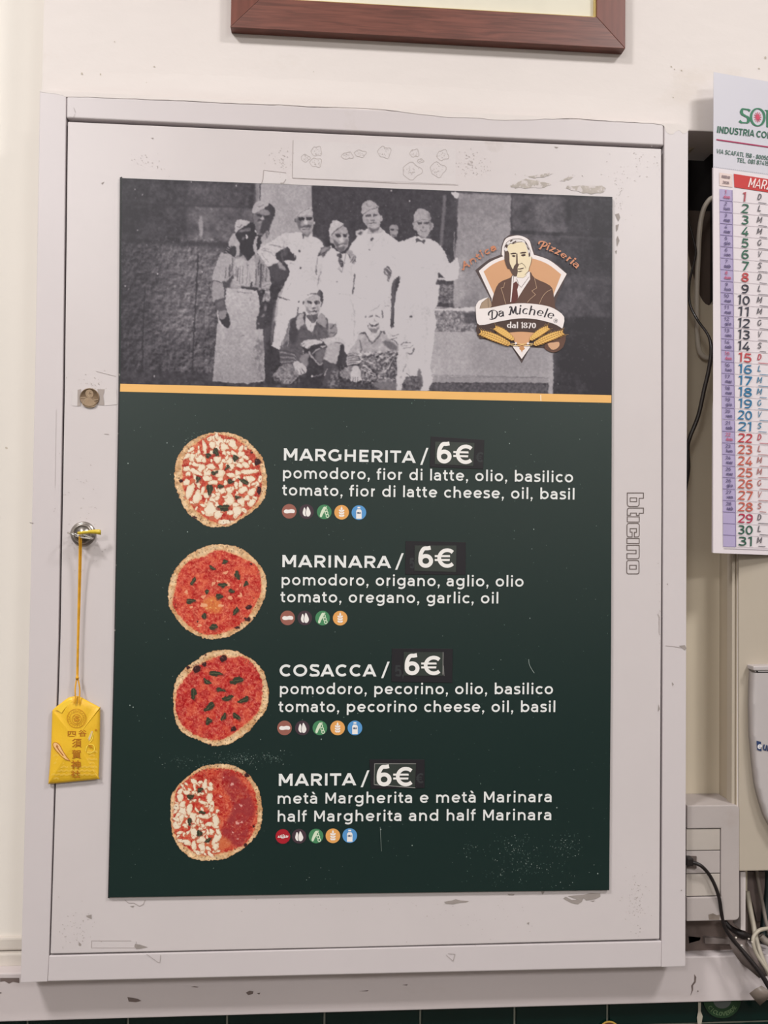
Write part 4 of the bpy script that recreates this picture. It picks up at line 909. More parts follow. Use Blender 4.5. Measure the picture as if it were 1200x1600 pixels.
# ---------------------------------------------------------------- menu board
YM = -0.0030
menu = empty('menu_board', 'dark green pizzeria menu board with old photograph and four pizzas on the cabinet door', 'menu board')
def board_mat():
    m = mat('board_green', GREEN, rough=0.33, spec=0.5, var=0.05, vscale=5)
    nt = m.node_tree; N = nt.nodes; L = nt.links; b = N['Principled BSDF']
    src = b.inputs['Base Color'].links[0].from_socket
    tc = N.new('ShaderNodeTexCoord'); n = N.new('ShaderNodeTexNoise'); n.inputs['Scale'].default_value = 420; n.inputs['Detail'].default_value = 2
    r = N.new('ShaderNodeMapRange'); r.inputs[1].default_value = .745; r.inputs[2].default_value = .80
    L.new(tc.outputs['Object'], n.inputs['Vector']); L.new(n.outputs['Fac'], r.inputs[0])
    mx = N.new('ShaderNodeMix'); mx.data_type = 'RGBA'; L.new(r.outputs[0], mx.inputs[0]); L.new(src, mx.inputs[6]); mx.inputs[7].default_value = rgb((110, 130, 120)); L.new(mx.outputs[2], b.inputs['Base Color'])
    return m
GREEN = (23, 42, 39)
M_green = board_mat()
quadB = [(190, 278), (957, 307.5), (956, 640), (955, 1000), (952, 1391), (560, 1396), (170, 1402.5), (180, 1000), (187, 620)]
prism('panel', quadB, YM, -0.0002, M_green, menu, .0003)
prism('backing_edge', [(187.3, 277), (190.5, 276), (191, 330), (187.6, 620), (186, 700), (181, 1000), (170.5, 1403.5), (168.6, 1403), (178.5, 1000), (185, 620)], YM+.0012, -.0002, mat('edge_dark', (40, 40, 42), rough=.5, c2=(150, 146, 140), cov=.62, c2scale=120, sharp=.05), menu)
YP1 = YM-.0002
prism('yellow_stripe', [(188, 599.5), (560, 608.8), (955.3, 617.3), (955.2, 629.5), (560, 621), (187.5, 611.8)], YP1, YM, flat('stripe_orange', (238, 184, 110), rough=.45), menu)
Ink().poly([(844, 617), (845.6, 617), (846, 627), (844.3, 626)]).build('scratch', flat('scratch_pale', (250, 224, 190)), menu, YP1-.0001)
# ---- old photograph
R = Ras(184, 274, 962, 622, 1.25, 62)
H_, W_2 = R.h, R.w
n1 = fbm(H_, W_2, 26, 1); n2 = fbm(H_, W_2, 7, 2); n3 = fbm(H_, W_2, 3, 3, 2)
gx_, gy_ = np.meshgrid(R.x0+np.arange(W_2)/1.25, R.y0+np.arange(H_)/1.25)
fr = lambda ox, oy, s: (lambda q: [(ox+x/s, oy+y/s) for x, y in q])
Z1, Z2 = fr(180, 270, 3), fr(560, 270, 3)
fA, fB, fC, fD, fE, fG = fr(320, 300, 10), fr(320, 450, 10), fr(420, 300, 8.571), fr(420, 440, 8.571), fr(540, 300, 6.667), fr(530, 440, 7.059)
def pg(z, q, c, a=1.0, f=0, smooth=2, tex=None): R.poly(z(q), c, a, f, smooth, tex=tex)
def addn(box, nz, amp):
    x0, y0, x1, y1 = [int(v) for v in ((box[0]-R.x0)*1.25, (box[1]-R.y0)*1.25, (box[2]-R.x0)*1.25, (box[3]-R.y0)*1.25)]
    x0, y0 = max(x0, 0), max(y0, 0); R.im[y0:y1, x0:x1] += (nz[y0:y1, x0:x1]*amp)[..., None]
# background
pg(Z1, [(20, 0), (660, 0), (660, 330), (20, 320)], 66, 1, 4, 0)
pg(Z1, [(330, 150), (660, 165), (660, 330), (330, 315)], 92, .9, 3, 0)
pg(Z1, [(340, 60), (640, 60), (650, 130), (340, 140)], 78, .7, 5, 0)
pg(Z1, [(30, 310), (520, 340), (470, 480), (460, 930), (30, 930)], 84, 1, 3, 0)
pg(Z1, [(200, 340), (480, 350), (460, 700), (180, 760)], 112, .7, 12, 2)
pg(Z1, [(150, 820), (460, 820), (460, 930), (140, 930)], 80, .7, 8, 0)
addn((184, 274, 400, 380), n1, 50); addn((184, 372, 345, 585), n2, 60); addn((184, 372, 345, 585), n1, 40); addn((184, 274, 400, 380), n2, 50)
# embossed relief of the rough wall
em = (n2-np.roll(np.roll(n2, 3, 0), 2, 1)); y0_ = int((375-R.y0)*1.25); y1_ = int((582-R.y0)*1.25); x1_2 = int((345-R.x0)*1.25)
R.im[y0_:y1_, :x1_2] += (em[y0_:y1_, :x1_2]*85)[..., None]
pg(Z1, [(20, 140), (660, 158), (660, 166), (20, 152)], 52, .7, 1, 0); pg(Z1, [(20, 305), (540, 330), (520, 352), (20, 322)], 50, .8, 2, 0)
pg(Z1, [(318, 20), (334, 20), (334, 310), (320, 310)], 50, .7, 3, 0)
pg(Z1, [(392, 215), (408, 205), (412, 285), (396, 300)], 165, .8, 1)
for q, w_ in (([(388, 380), (380, 560), (370, 740), (362, 930)], 2.2), ([(140, 540), (132, 700), (126, 930)], 1.6)): R.line(Z1(q), w_, 40, .8)
R.im[:, :] *= (0.62+0.38*np.clip((gx_-184)/120, 0, 1))[..., None]
pg(Z1, [(10, 928), (470, 935), (1200, 950), (1200, 1040), (10, 1000)], 58, 1, 2, 0); addn((184, 580, 560, 622), n2, 55)
pg(Z1, [(660, 40), (925, 55), (925, 700), (700, 700), (665, 300)], 166, 1, 1, 0)
pg(Z1, [(676, 45), (684, 45), (680, 140), (677, 140)], 70, 1, 0, 0)
pg(Z1, [(655, 40), (676, 40), (676, 130), (655, 200)], 120, .8, 2, 0)
addn((400, 290, 490, 400), n1, 22)
pg(Z1, [(921, 60), (1400, 60), (1400, 400), (925, 400)], 58, 1, 0, 0)
pg(Z2, [(-200, 60), (468, 95), (455, 330), (445, 440), (380, 400), (-200, 300)], 60, 1, 0, 0)
addn((486, 285, 716, 400), n2, 26)
pg(Z2, [(398, 105), (414, 100), (395, 340), (378, 360)], 118, .8, 1, 0)
for k in range(60): R.ell(RNG.uniform(495, 700), RNG.uniform(300, 370), RNG.uniform(.4, 1.1), RNG.uniform(.3, .8), RNG.uniform(0, 90), RNG.uniform(95, 150), .7)
pg(Z2, [(468, 95), (715, 105), (715, 290), (700, 300), (715, 640), (450, 640), (440, 500), (447, 420), (462, 300)], 146, 1, 1, 0)
pg(Z2, [(468, 100), (716, 105), (716, 200), (466, 200)], 128, .7, 10, 0)
pg(Z2, [(440, 440), (500, 380), (500, 620), (440, 620)], 172, .6, 4, 0)
pg(Z2, [(490, 590), (560, 560), (560, 640), (490, 640)], 120, .5, 4)
pg(Z2, [(716, 105), (1200, 125), (1200, 320), (716, 290)], 96, 1, 1, 0)
pg(Z2, [(760, 160), (810, 150), (830, 200), (790, 240), (755, 210)], 60, .8, 4)
pg(Z2, [(716, 270), (1200, 290), (1200, 305), (716, 288)], 48, .9, 1, 0)
pg(Z2, [(975, 115), (1002, 115), (1000, 300), (975, 295)], 50, .8, 2, 0)
pg(Z2, [(1000, 115), (1190, 125), (1190, 300), (1000, 295)], 64, .85, 2, 0)
pg(Z2, [(716, 290), (1190, 310), (1190, 690), (716, 660)], 88, 1, 2, 0)
pg(Z2, [(880, 330), (1190, 320), (1190, 480), (920, 480)], 66, .8, 8, 0)
pg(Z2, [(960, 480), (1190, 480), (1190, 660), (950, 670)], 100, .7, 5, 0)
pg(Z2, [(900, 680), (1195, 680), (1195, 1050), (900, 1040)], 50, 1, 2, 0)
addn((798, 300, 962, 622), n1, 55); addn((798, 300, 962, 622), n2, 45); addn((716, 300, 798, 480), n2, 22)
pg(Z2, [(716, 100), (720, 100), (722, 290), (716, 290)], 60, .8, 0, 0)
R.im *= (1-.38*np.clip((gx_-840)/115, 0, 1)*(gx_ > 716))[..., None]; R.im[:, :] = np.where((gx_ > 798)[..., None], R.im*.93, R.im)
for k in range(260): R.ell(RNG.uniform(870, 952), RNG.uniform(500, 615), RNG.uniform(.4, 2), RNG.uniform(.3, 1.3), RNG.uniform(0, 90), RNG.choice([30, 36, 84, 100]), .5, 1)
# grille, table, counter
pg(Z2, [(370, 495), (447, 495), (445, 610), (368, 610)], 110, 1, 0, 0); addn((683, 435, 710, 475), n3, 90)
pg(Z2, [(365, 505), (445, 508), (445, 522), (365, 520)], 50, .9, 0, 0)
for q in ([(385, 560), (390, 540), (402, 540), (404, 560), (395, 575), (384, 570)], [(412, 560), (425, 545), (438, 548), (436, 570), (420, 572)]): R.line(Z2(cat(q)), .9, 60, .9)
R.line(Z2([(368, 580), (445, 585)]), 1.4, 60, .8)
pg(Z2, [(-30, 600), (0, 600), (330, 600), (330, 1020), (-30, 1020)], 205, 1, 0, 0)
pg(Z2, [(250, 640), (560, 640), (560, 745), (250, 745)], 132, 1, 0, 0); addn((643, 480, 748, 519), n3, 110); addn((643, 480, 748, 519), n2, 60)
pg(Z2, [(495, 655), (600, 650), (600, 705), (495, 705)], 66, .8, 1, 0)
pg(Z2, [(560, 650), (900, 690), (900, 745), (560, 745)], 120, 1, 1, 0)
pg(Z2, [(340, 640), (360, 640), (358, 745), (338, 745)], 200, .9, 0, 0); pg(Z2, [(250, 650), (282, 650), (282, 740), (255, 690)], 205, 1, 0, 0)
for x in (290, 303, 316): pg(Z2, [(x, 655), (x+7, 655), (x+6, 735), (x+1, 735)], 62, .8, 0, 0)
pg(Z2, [(245, 612), (300, 625), (480, 632), (560, 632), (560, 650), (330, 645), (250, 640)], 200, 1, 0, 0)
R.line(Z2([(258, 620), (300, 630), (360, 634), (480, 630)]), 1.3, 92, .8)
pg(Z2, [(280, 745), (915, 745), (912, 960), (300, 955)], 172, 1, 0, 0)
pg(Z2, [(520, 760), (912, 760), (912, 960), (520, 955)], 150, .8, 12, 0)
pg(Z2, [(310, 955), (912, 962), (912, 985), (310, 982)], 150, 1, 0, 0); R.line(Z2([(312, 948), (895, 960)]), .8, 110, .8)
pg(Z2, [(310, 985), (895, 995), (890, 1050), (310, 1040)], 82, 1, 0, 0); addn((663, 598, 858, 622), n3, 50)
pg(Z2, [(893, 745), (915, 745), (912, 1050), (890, 1050)], 168, 1, 0, 0)
pg(Z2, [(284, 740), (312, 740), (312, 1040), (290, 1040)], 192, 1, 0, 0)
# body mass of the white-coated men
R.poly([(432, 374), (447, 365), (462, 363), (475, 365), (490, 370), (500, 374), (507, 386), (516, 384), (526, 392), (540, 396), (550, 380), (562, 366), (572, 358), (580, 356), (592, 354), (600, 360), (612, 369), (623, 378), (640, 372), (652, 369), (662, 372), (675, 374), (690, 386), (699, 402), (701, 411), (706, 410), (714, 402), (716, 436), (683, 437), (686, 446), (683, 478), (676, 484), (682, 500), (672, 570), (668, 612), (560, 612), (548, 560), (500, 520), (470, 560), (430, 552), (426, 540), (431, 500), (437, 468), (449, 432), (441, 402), (436, 388)], 208, 1, 0, 2)
addn((430, 360, 700, 600), n1, 18)
R.poly([(436, 372), (500, 372), (507, 390), (500, 440), (455, 450), (444, 410)], 196, .6, 4, 0)
# dark gaps
pg(fA, [(850, 990), (960, 1150), (1160, 1100), (1230, 1080), (1330, 1240), (1260, 1400), (1150, 1600), (1030, 1600), (900, 1500), (850, 1200)], 56, 1, 0)
pg(fB, [(850, 0), (1150, -60), (1110, 260), (1080, 500), (1040, 800), (1060, 920), (1200, 980), (1300, 1100), (1180, 1230), (1060, 1370), (1100, 1530), (930, 1530), (925, 900), (880, 380), (850, 200)], 52, 1, 0)
addn((402, 410, 440, 608), n2, 45)
pg(fB, [(920, 640), (1030, 640), (1010, 820), (930, 860)], 86, .7, 3); pg(fB, [(1060, 400), (1110, 200), (1120, 240), (1050, 830), (1030, 800)], 120, .7, 1)
pg(fG, [(590, 0), (662, -60), (655, 60), (625, 130), (610, 250), (600, 500), (560, 490), (570, 300), (575, 150)], 62)
pg(fE, [(485, 950), (560, 935), (535, 1000), (525, 1090), (480, 1090)], 58)
pg(fE, [(965, 835), (1040, 895), (965, 895)], 66, 1, 0, 0); pg(fE, [(945, 935), (1125, 938), (1110, 965), (945, 965)], 66, .9, 0, 0)
R.line(fE([(965, 905), (1135, 912)]), 3, 205)
# man at the back, left
pg(fA, [(360, 840), (400, 700), (480, 650), (550, 770), (580, 930), (520, 1020), (470, 1010), (490, 860), (410, 850)], 168)
pg(fA, [(820, 650), (1000, 600), (990, 700), (930, 760), (890, 800), (840, 900), (800, 850)], 48)
pg(fA, [(770, 330), (930, 260), (1030, 310), (1070, 400), (1040, 490), (1000, 530), (960, 680), (850, 660), (790, 560), (760, 450)], 112)
pg(fA, [(920, 390), (1020, 330), (1070, 400), (1030, 510), (980, 660), (860, 640), (890, 500)], 58, .95, 1)
pg(fA, [(820, 330), (900, 280), (960, 280), (1010, 330), (990, 362), (900, 350)], 138, 1, 1)
pg(fA, [(930, 245), (1000, 185), (1060, 215), (1100, 290), (1092, 380), (1045, 385), (1000, 300), (950, 272)], 56)
pg(fA, [(760, 200), (820, 150), (920, 150), (1000, 188), (930, 250), (840, 300), (745, 335), (750, 290)], 172); R.line(fA(cat([(800, 215), (860, 235), (910, 215), (915, 190)])), .9, 110)
pg(fA, [(805, 345), (895, 350), (890, 385), (830, 380)], 48, 1, 1); pg(fA, [(920, 365), (1010, 370), (1000, 400), (925, 395)], 46, 1, 1)
pg(fA, [(880, 400), (915, 370), (922, 430), (880, 440)], 175, 1, 1); pg(fA, [(820, 440), (880, 430), (885, 455), (830, 462)], 50, .9, 1); pg(fA, [(830, 470), (885, 460), (885, 480), (840, 492)], 150, 1, 1); pg(fA, [(840, 545), (870, 540), (868, 565), (842, 560)], 135, .9, 1)
pg(fA, [(920, 660), (985, 600), (995, 690), (940, 750), (900, 800), (870, 750)], 158); pg(fA, [(950, 640), (980, 620), (985, 690), (960, 720)], 90, .8, 1)
# forearm of the next man over the first
R.poly(fA([(820, 940), (860, 880), (950, 820), (1100, 730), (1200, 660), (1320, 640), (1300, 850), (1190, 930), (1100, 970), (1170, 1090), (990, 1170), (890, 1080)]), 196, 1, 0, 2)
for q in ([(870, 900), (960, 920), (1040, 960)], [(900, 880), (1000, 900)], [(1060, 830), (1150, 860), (1200, 850)], [(880, 960), (940, 1030), (1000, 1100)], [(1040, 960), (1090, 1000)]): R.line(fA(cat(q)), 1.1, 120, .7)
pg(fA, [(1100, 970), (1290, 860), (1340, 930), (1430, 1010), (1400, 1080), (1300, 1060), (1170, 1090)], 56, 1, 0); pg(fC, [(85, 850), (215, 765), (180, 880), (245, 1015), (140, 930)], 56)
pg(fC, [(110, 950), (150, 935), (240, 1030), (265, 1070), (240, 1140), (170, 1190), (80, 1200), (20, 1100), (10, 1000)], 70); pg(fC, [(110, 950), (145, 940), (230, 1020), (225, 1050), (140, 1010)], 160, .9, 1)
# first man: body, apron
pg(fA, [(240, 980), (290, 945), (410, 985), (480, 1030), (560, 960), (680, 1070), (780, 970), (860, 1000), (990, 1190), (1025, 1400), (1010, 1520), (830, 1530), (340, 1530), (290, 1430), (120, 1385), (150, 1210)], 150)
pg(fA, [(240, 985), (300, 960), (410, 990), (425, 1120), (330, 1390), (280, 1430), (120, 1380), (150, 1210)], 166)
pg(fA, [(480, 1040), (680, 1080), (780, 1060), (800, 1350), (740, 1480), (500, 1470), (440, 1380)], 184, .8, 1)
for x, y0, y1, c, w_ in ((430, 1030, 1250, 74, 1.6), (400, 1130, 1330, 70, 2.6), (340, 1180, 1350, 80, 1.4), (480, 1150, 1330, 110, 1.6), (520, 1180, 1400, 84, 2.2), (560, 1150, 1440, 120, 1.5), (600, 1150, 1440, 120, 1.2), (660, 1100, 1460, 110, .9), (700, 1250, 1480, 140, 1.1), (850, 1050, 1300, 66, 1.8), (880, 1120, 1500, 60, 3.5), (920, 1130, 1400, 60, 1.6), (960, 1180, 1400, 62, 1.8), (810, 1200, 1460, 92, 2)):
    R.line(fA(cat([(x, y0), (x+RNG.uniform(-12, 12), (y0+y1)/2), (x+RNG.uniform(-14, 10)-12, y1)])), w_, c, .75)
for x in (905, 940, 985): R.line(fA([(x, 1150), (x+12, 1280), (x+2, 1390)]), .9, 190, .7)
pg(fA, [(270, 1430), (300, 1380), (350, 1400), (400, 1300), (470, 1280), (430, 1380), (420, 1480), (350, 1510), (300, 1500)], 62, .9, 1); pg(fA, [(410, 1410), (480, 1390), (510, 1440), (480, 1490), (400, 1480)], 165, .9, 1)
R.line(fA(cat([(360, 1370), (420, 1300), (470, 1290)])), 1.6, 175); R.line(fA(cat([(125, 1385), (220, 1400), (290, 1440)])), 1.1, 50)
pg(fA, [(110, 1400), (220, 1410), (290, 1450), (300, 1620), (110, 1620)], 150); pg(fB, [(110, -60), (290, -30), (305, 150), (230, 165), (150, 212), (120, 200)], 152)
R.line(fA([(120, 1400), (105, 1500), (112, 1560)]), 1, 70)
pg(fB, [(155, 205), (240, 165), (305, 155), (335, 350), (300, 360), (210, 360)], 84); pg(fB, [(190, 230), (270, 200), (290, 260), (220, 300)], 112, .8, 1)
pg(fA, [(490, 1010), (480, 1030), (550, 1000), (560, 950)], 120)
pg(fA, [(560, 1475), (700, 1490), (825, 1495), (825, 1545), (620, 1530)], 58, 1, 1); R.line(fA([(735, 1395), (720, 1500)]), 2.2, 56)
pg(fA, [(890, 1450), (960, 1410), (1025, 1395), (1030, 1465), (900, 1512)], 168); R.line(fA([(900, 1480), (1025, 1430)]), .8, 100)
pg(fB, [(895, 205), (930, 90), (975, 10), (1015, 40), (1022, 215), (950, 195)], 150); addn((408, 450, 424, 474), n3, 90)
pg(fB, [(870, 400), (930, 240), (975, 250), (965, 420), (910, 620), (830, 650), (800, 560), (820, 470)], 62)
pg(fB, [(930, 270), (970, 290), (960, 350), (925, 350)], 140, .8, 1); pg(fB, [(870, 450), (900, 420), (940, 400), (930, 440), (880, 465)], 150, .8, 1); pg(fB, [(830, 545), (850, 545), (850, 570), (830, 570)], 160, .8, 1)
ap = fB([(350, 10), (430, 20), (560, 8), (820, 40), (835, 120), (852, 200), (862, 370), (810, 470), (805, 640), (905, 632), (915, 780), (925, 950), (945, 1440), (860, 1470), (700, 1482), (400, 1475), (120, 1452), (140, 1200), (165, 900), (190, 600), (212, 400), (225, 500), (260, 570), (330, 610), (385, 600), (392, 460), (345, 370), (318, 240), (320, 120)])
r = R.mask(ap); (sy, sx), mm = r; gcol = 186-34*np.clip((gy_[sy, sx]-455)/140, 0, 1)+n1[sy, sx]*14+n3[sy, sx]*10
R.im[sy, sx] = R.im[sy, sx]*(1-mm[..., None])+gcol[..., None]*mm[..., None]
pg(fB, [(770, 850), (920, 800), (940, 1440), (880, 1450), (800, 1300), (740, 1100)], 104, .75, 3, 2, np.clip(n2*4+.5, 0, 1))
pg(fB, [(235, 480), (300, 475), (340, 400), (385, 450), (388, 600), (345, 615), (270, 560)], 48); pg(fB, [(225, 370), (330, 345), (338, 420), (295, 478), (232, 482)], 138)
R.line(fB([(480, 55), (600, 70), (740, 80)]), .8, 110); R.line(fB([(555, 770), (610, 740)]), .9, 100); R.line(fB([(120, 1452), (400, 1478), (700, 1484), (930, 1450)]), .9, 190)
R.line(fB([(705, 150), (710, 190)]), .8, 110); pg(fB, [(190, 380), (215, 370), (215, 470), (260, 560), (330, 610), (220, 560)], 205, .9)
# first man's head
pg(fA, [(490, 650), (560, 580), (700, 520), (780, 500), (780, 600), (812, 680), (775, 780), (775, 900), (760, 1000), (690, 1060), (640, 1000), (560, 960), (545, 830), (530, 760), (475, 690)], 44)
pg(fA, [(545, 605), (640, 565), (715, 560), (718, 605), (640, 612), (550, 635)], 118, 1, 1); R.line(fA([(600, 590), (700, 575)]), .8, 80)
pg(fA, [(640, 665), (660, 672), (670, 725), (632, 725)], 205, 1, 0); pg(fA, [(595, 695), (620, 700), (620, 730), (590, 760), (580, 740)], 120, .9, 1)
pg(fA, [(480, 500), (500, 440), (580, 425), (660, 450), (722, 478), (640, 530), (570, 570), (490, 638), (473, 600)], 180); R.line(fA(cat([(500, 540), (555, 550), (580, 510)])), 1.1, 90)
pg(fA, [(575, 568), (640, 528), (722, 478), (770, 510), (785, 600), (800, 640), (735, 640), (715, 555), (640, 560)], 44)
pg(fA, [(745, 870), (775, 740), (805, 690), (828, 690), (808, 820), (830, 940), (815, 970), (785, 965)], 170); pg(fA, [(780, 590), (800, 600), (812, 640), (785, 625)], 190)
pg(fA, [(540, 1000), (560, 940), (600, 970), (560, 1010)], 60); R.line(fA(cat([(665, 1150), (700, 1110), (770, 1040), (790, 990)])), .9, 70); pg(fA, [(690, 1070), (775, 985), (775, 1040), (670, 1145)], 175)
pg(fA, [(295, 950), (320, 900), (350, 845), (480, 860), (492, 960), (470, 1000), (420, 995), (380, 970)], 54)
for a_, b_ in (((315, 925), (365, 965)), ((330, 895), (385, 925)), ((350, 865), (400, 890)), ((380, 845), (410, 865))): R.line(fA([a_, b_]), 1.5, 140)
# third man: head and coat marks
pg(fC, [(355, 350), (380, 300), (470, 260), (560, 245), (592, 300), (602, 430), (575, 530), (520, 582), (450, 560), (390, 480), (365, 400)], 150)
pg(fC, [(352, 355), (385, 280), (480, 240), (520, 208), (560, 240), (588, 300), (560, 315), (480, 310), (400, 335)], 178); R.line(fC(cat([(370, 340), (400, 300), (480, 245), (545, 215)])), .8, 110)
pg(fC, [(372, 370), (400, 330), (440, 440), (420, 520), (385, 450)], 96, .8, 1)
pg(fC, [(392, 340), (480, 348), (470, 378), (412, 385)], 48, 1, 0); pg(fC, [(498, 342), (578, 340), (575, 372), (515, 380)], 52, 1, 0)
pg(fC, [(472, 390), (495, 350), (512, 420), (490, 432)], 200, 1, 1); pg(fC, [(428, 462), (480, 455), (560, 440), (560, 475), (490, 482), (440, 478)], 70, .9, 1); pg(fC, [(430, 490), (520, 485), (510, 520), (450, 525)], 180, .8, 1); R.line(fC([(450, 505), (540, 500)]), .8, 70, .8)
pg(fC, [(342, 370), (362, 360), (370, 400), (352, 405)], 90); pg(fC, [(600, 400), (622, 395), (615, 440), (600, 435)], 175)
pg(fC, [(450, 545), (520, 580), (560, 530), (540, 590), (470, 590)], 90, .9, 1); pg(fC, [(452, 575), (475, 585), (462, 632)], 80)
for q, w_, c in (([(215, 650), (200, 740), (205, 780)], 1, 150), ([(345, 770), (347, 880)], .9, 235), ([(290, 945), (330, 965)], .9, 130), ([(300, 970), (345, 1025)], .8, 230), ([(655, 870), (645, 960), (630, 1110)], 1.1, 130), ([(708, 1060), (680, 1110), (655, 1250)], 1.0, 110), ([(630, 1030), (634, 1110)], 1.5, 100), ([(250, 1305), (305, 1218)], .9, 165), ([(0, 705), (100, 715), (210, 745)], .9, 120), ([(1148, 1100), (1140, 1200)], 1.6, 76), ([(1135, 1290), (1122, 1371)], 1.3, 76), ([(1035, 800), (1010, 960), (975, 1078), (942, 1000)], 1.0, 100), ([(930, 1020), (975, 1078)], .8, 120)): R.line(fC(q), w_, c, .9)
for x, y in ((408, 785), (421, 1020)): R.ell(420+x/8.571, 300+y/8.571, 1.5, 1.8, 0, 46)
R.ell(420+912/8.571, 300+1207/8.571, 1.6, .9, -30, 110)
pg(fC, [(650, 862), (690, 790), (700, 745), (800, 720), (832, 750), (770, 810), (735, 872), (700, 850)], 96); pg(fC, [(680, 800), (760, 740), (810, 740), (740, 800), (700, 830)], 150, .9, 1)
for q in ([(700, 850), (760, 790)], [(715, 868), (745, 830)], [(660, 860), (700, 800)]): R.line(fC(q), 1, 56)
pg(fC, [(560, 1371), (640, 1325), (700, 1335), (720, 1371)], 80, .9, 1)
# fourth man
pg(fC, [(818, 600), (850, 560), (985, 450), (1045, 480), (1066, 560), (1070, 640), (1045, 750), (970, 802), (895, 760), (860, 690), (825, 680)], 166)
pg(fC, [(985, 448), (1050, 465), (1072, 520), (1066, 580), (1045, 490)], 62); pg(fC, [(814, 590), (810, 470), (870, 378), (950, 395), (998, 438), (930, 488), (850, 560), (832, 605)], 188); R.line(fC([(835, 590), (850, 560), (930, 490), (998, 440)]), 1.1, 80)
pg(fC, [(862, 630), (925, 680), (935, 740), (885, 720)], 98, .9, 1); pg(fC, [(892, 572), (962, 565), (955, 604), (912, 606)], 54, 1, 0); pg(fC, [(990, 572), (1046, 572), (1045, 606), (1002, 606)], 54, 1, 0)
R.line(fC([(885, 565), (965, 555)]), .9, 70); R.line(fC([(988, 560), (1050, 560)]), .9, 70)
pg(fC, [(950, 640), (975, 590), (995, 650), (975, 665)], 205, 1, 1); pg(fC, [(905, 700), (960, 690), (1040, 680), (1025, 705), (930, 722)], 80, .9, 1); pg(fC, [(935, 710), (1000, 705), (990, 722), (940, 725)], 200, .8); pg(fC, [(890, 745), (960, 735), (1035, 730), (1000, 790), (950, 800)], 92, .9, 1); pg(fC, [(1010, 640), (1060, 630), (1045, 700), (1015, 680)], 110, .7, 1)
pg(fC, [(905, 850), (945, 812), (985, 850), (965, 890), (998, 945), (995, 990), (965, 1000), (920, 930), (935, 880)], 66)
for k in range(4): R.line(fC([(930, 905+k*26), (990, 880+k*30)]), .7, 175)
pg(fC, [(1040, 790), (1100, 778), (1140, 840), (1158, 960), (1120, 960), (1090, 900), (1060, 850)], 160); 
for q in ([(1140, 870), (1095, 940)], [(1155, 900), (1115, 960)], [(1070, 840), (1090, 885)], [(1155, 850), (1158, 930)]): R.line(fC(q), 1.3, 62, .9)
# fifth man
pg(fE, [(235, 380), (300, 415), (355, 370), (400, 410), (290, 440), (230, 430)], 178)
pg(fE, [(183, 245), (250, 190), (340, 160), (352, 230), (362, 300), (345, 372), (300, 402), (255, 400), (215, 350), (192, 300)], 172)
pg(fE, [(332, 160), (352, 180), (358, 240), (344, 220)], 58); pg(fE, [(168, 225), (168, 130), (240, 88), (300, 110), (342, 145), (342, 160), (250, 192), (190, 230)], 168); R.line(fE([(188, 228), (250, 190), (342, 152)]), .9, 90); R.line(fE(cat([(215, 120), (235, 150), (262, 150)])), .8, 120)
pg(fE, [(175, 262), (195, 262), (208, 322), (184, 316)], 165); pg(fE, [(352, 250), (380, 252), (378, 300), (356, 312)], 165)
pg(fE, [(213, 240), (262, 230), (258, 254), (222, 260)], 84, 1, 0); pg(fE, [(284, 234), (336, 228), (332, 252), (290, 254)], 84, 1, 0); pg(fE, [(258, 295), (300, 290), (295, 306), (265, 308)], 92, .8, 0); R.line(fE(cat([(238, 328), (280, 322), (322, 322)])), 1.3, 78); R.line(fE([(250, 345), (300, 345)]), .8, 130)
pg(fE, [(215, 265), (240, 300), (235, 350), (215, 335)], 138, .8, 1); pg(fE, [(238, 372), (300, 385), (350, 355), (340, 395), (275, 425)], 92, .9, 1)
for q, w_, c in (([(272, 425), (262, 520)], .8, 170), ([(215, 425), (250, 590)], .8, 182), ([(400, 420), (250, 600)], .8, 182), ([(90, 850), (88, 940), (70, 1067)], 1.5, 90), ([(570, 880), (565, 915)], 1.2, 110), ([(480, 660), (490, 800)], .7, 185)): R.line(fE(q), w_, c)
pg(fE, [(262, 500), (270, 478), (288, 475), (276, 512)], 78); R.ell(540+250/6.667, 300+600/6.667, 1.2, 1.2, 0, 90); R.ell(540+212/6.667, 300+885/6.667, 2, 1.2, 0, 176)
pg(fE, [(395, 830), (432, 768), (470, 800), (482, 845), (462, 900), (450, 935), (430, 920), (432, 880)], 92); 
for q in ([(410, 820), (450, 860)], [(425, 790), (470, 830)], [(440, 870), (465, 880)], [(440, 910), (455, 930)]): R.line(fE(q), 1.1, 200)
# face and hand behind
pg(fE, [(98, 430), (118, 398), (165, 390), (195, 405), (170, 450), (112, 458)], 188); pg(fE, [(125, 425), (160, 408), (175, 425), (150, 445)], 80, .9, 1)
pg(fE, [(420, 400), (440, 350), (500, 330), (550, 345), (550, 440), (525, 475), (470, 455)], 60); pg(fE, [(460, 372), (485, 345), (545, 350), (545, 430), (520, 470), (475, 455)], 150, 1, 0); pg(fE, [(468, 385), (505, 385), (500, 402), (475, 400)], 62); pg(fE, [(520, 388), (545, 388), (543, 402)], 66); pg(fE, [(485, 440), (520, 445), (515, 465), (490, 455)], 80, .8, 1)
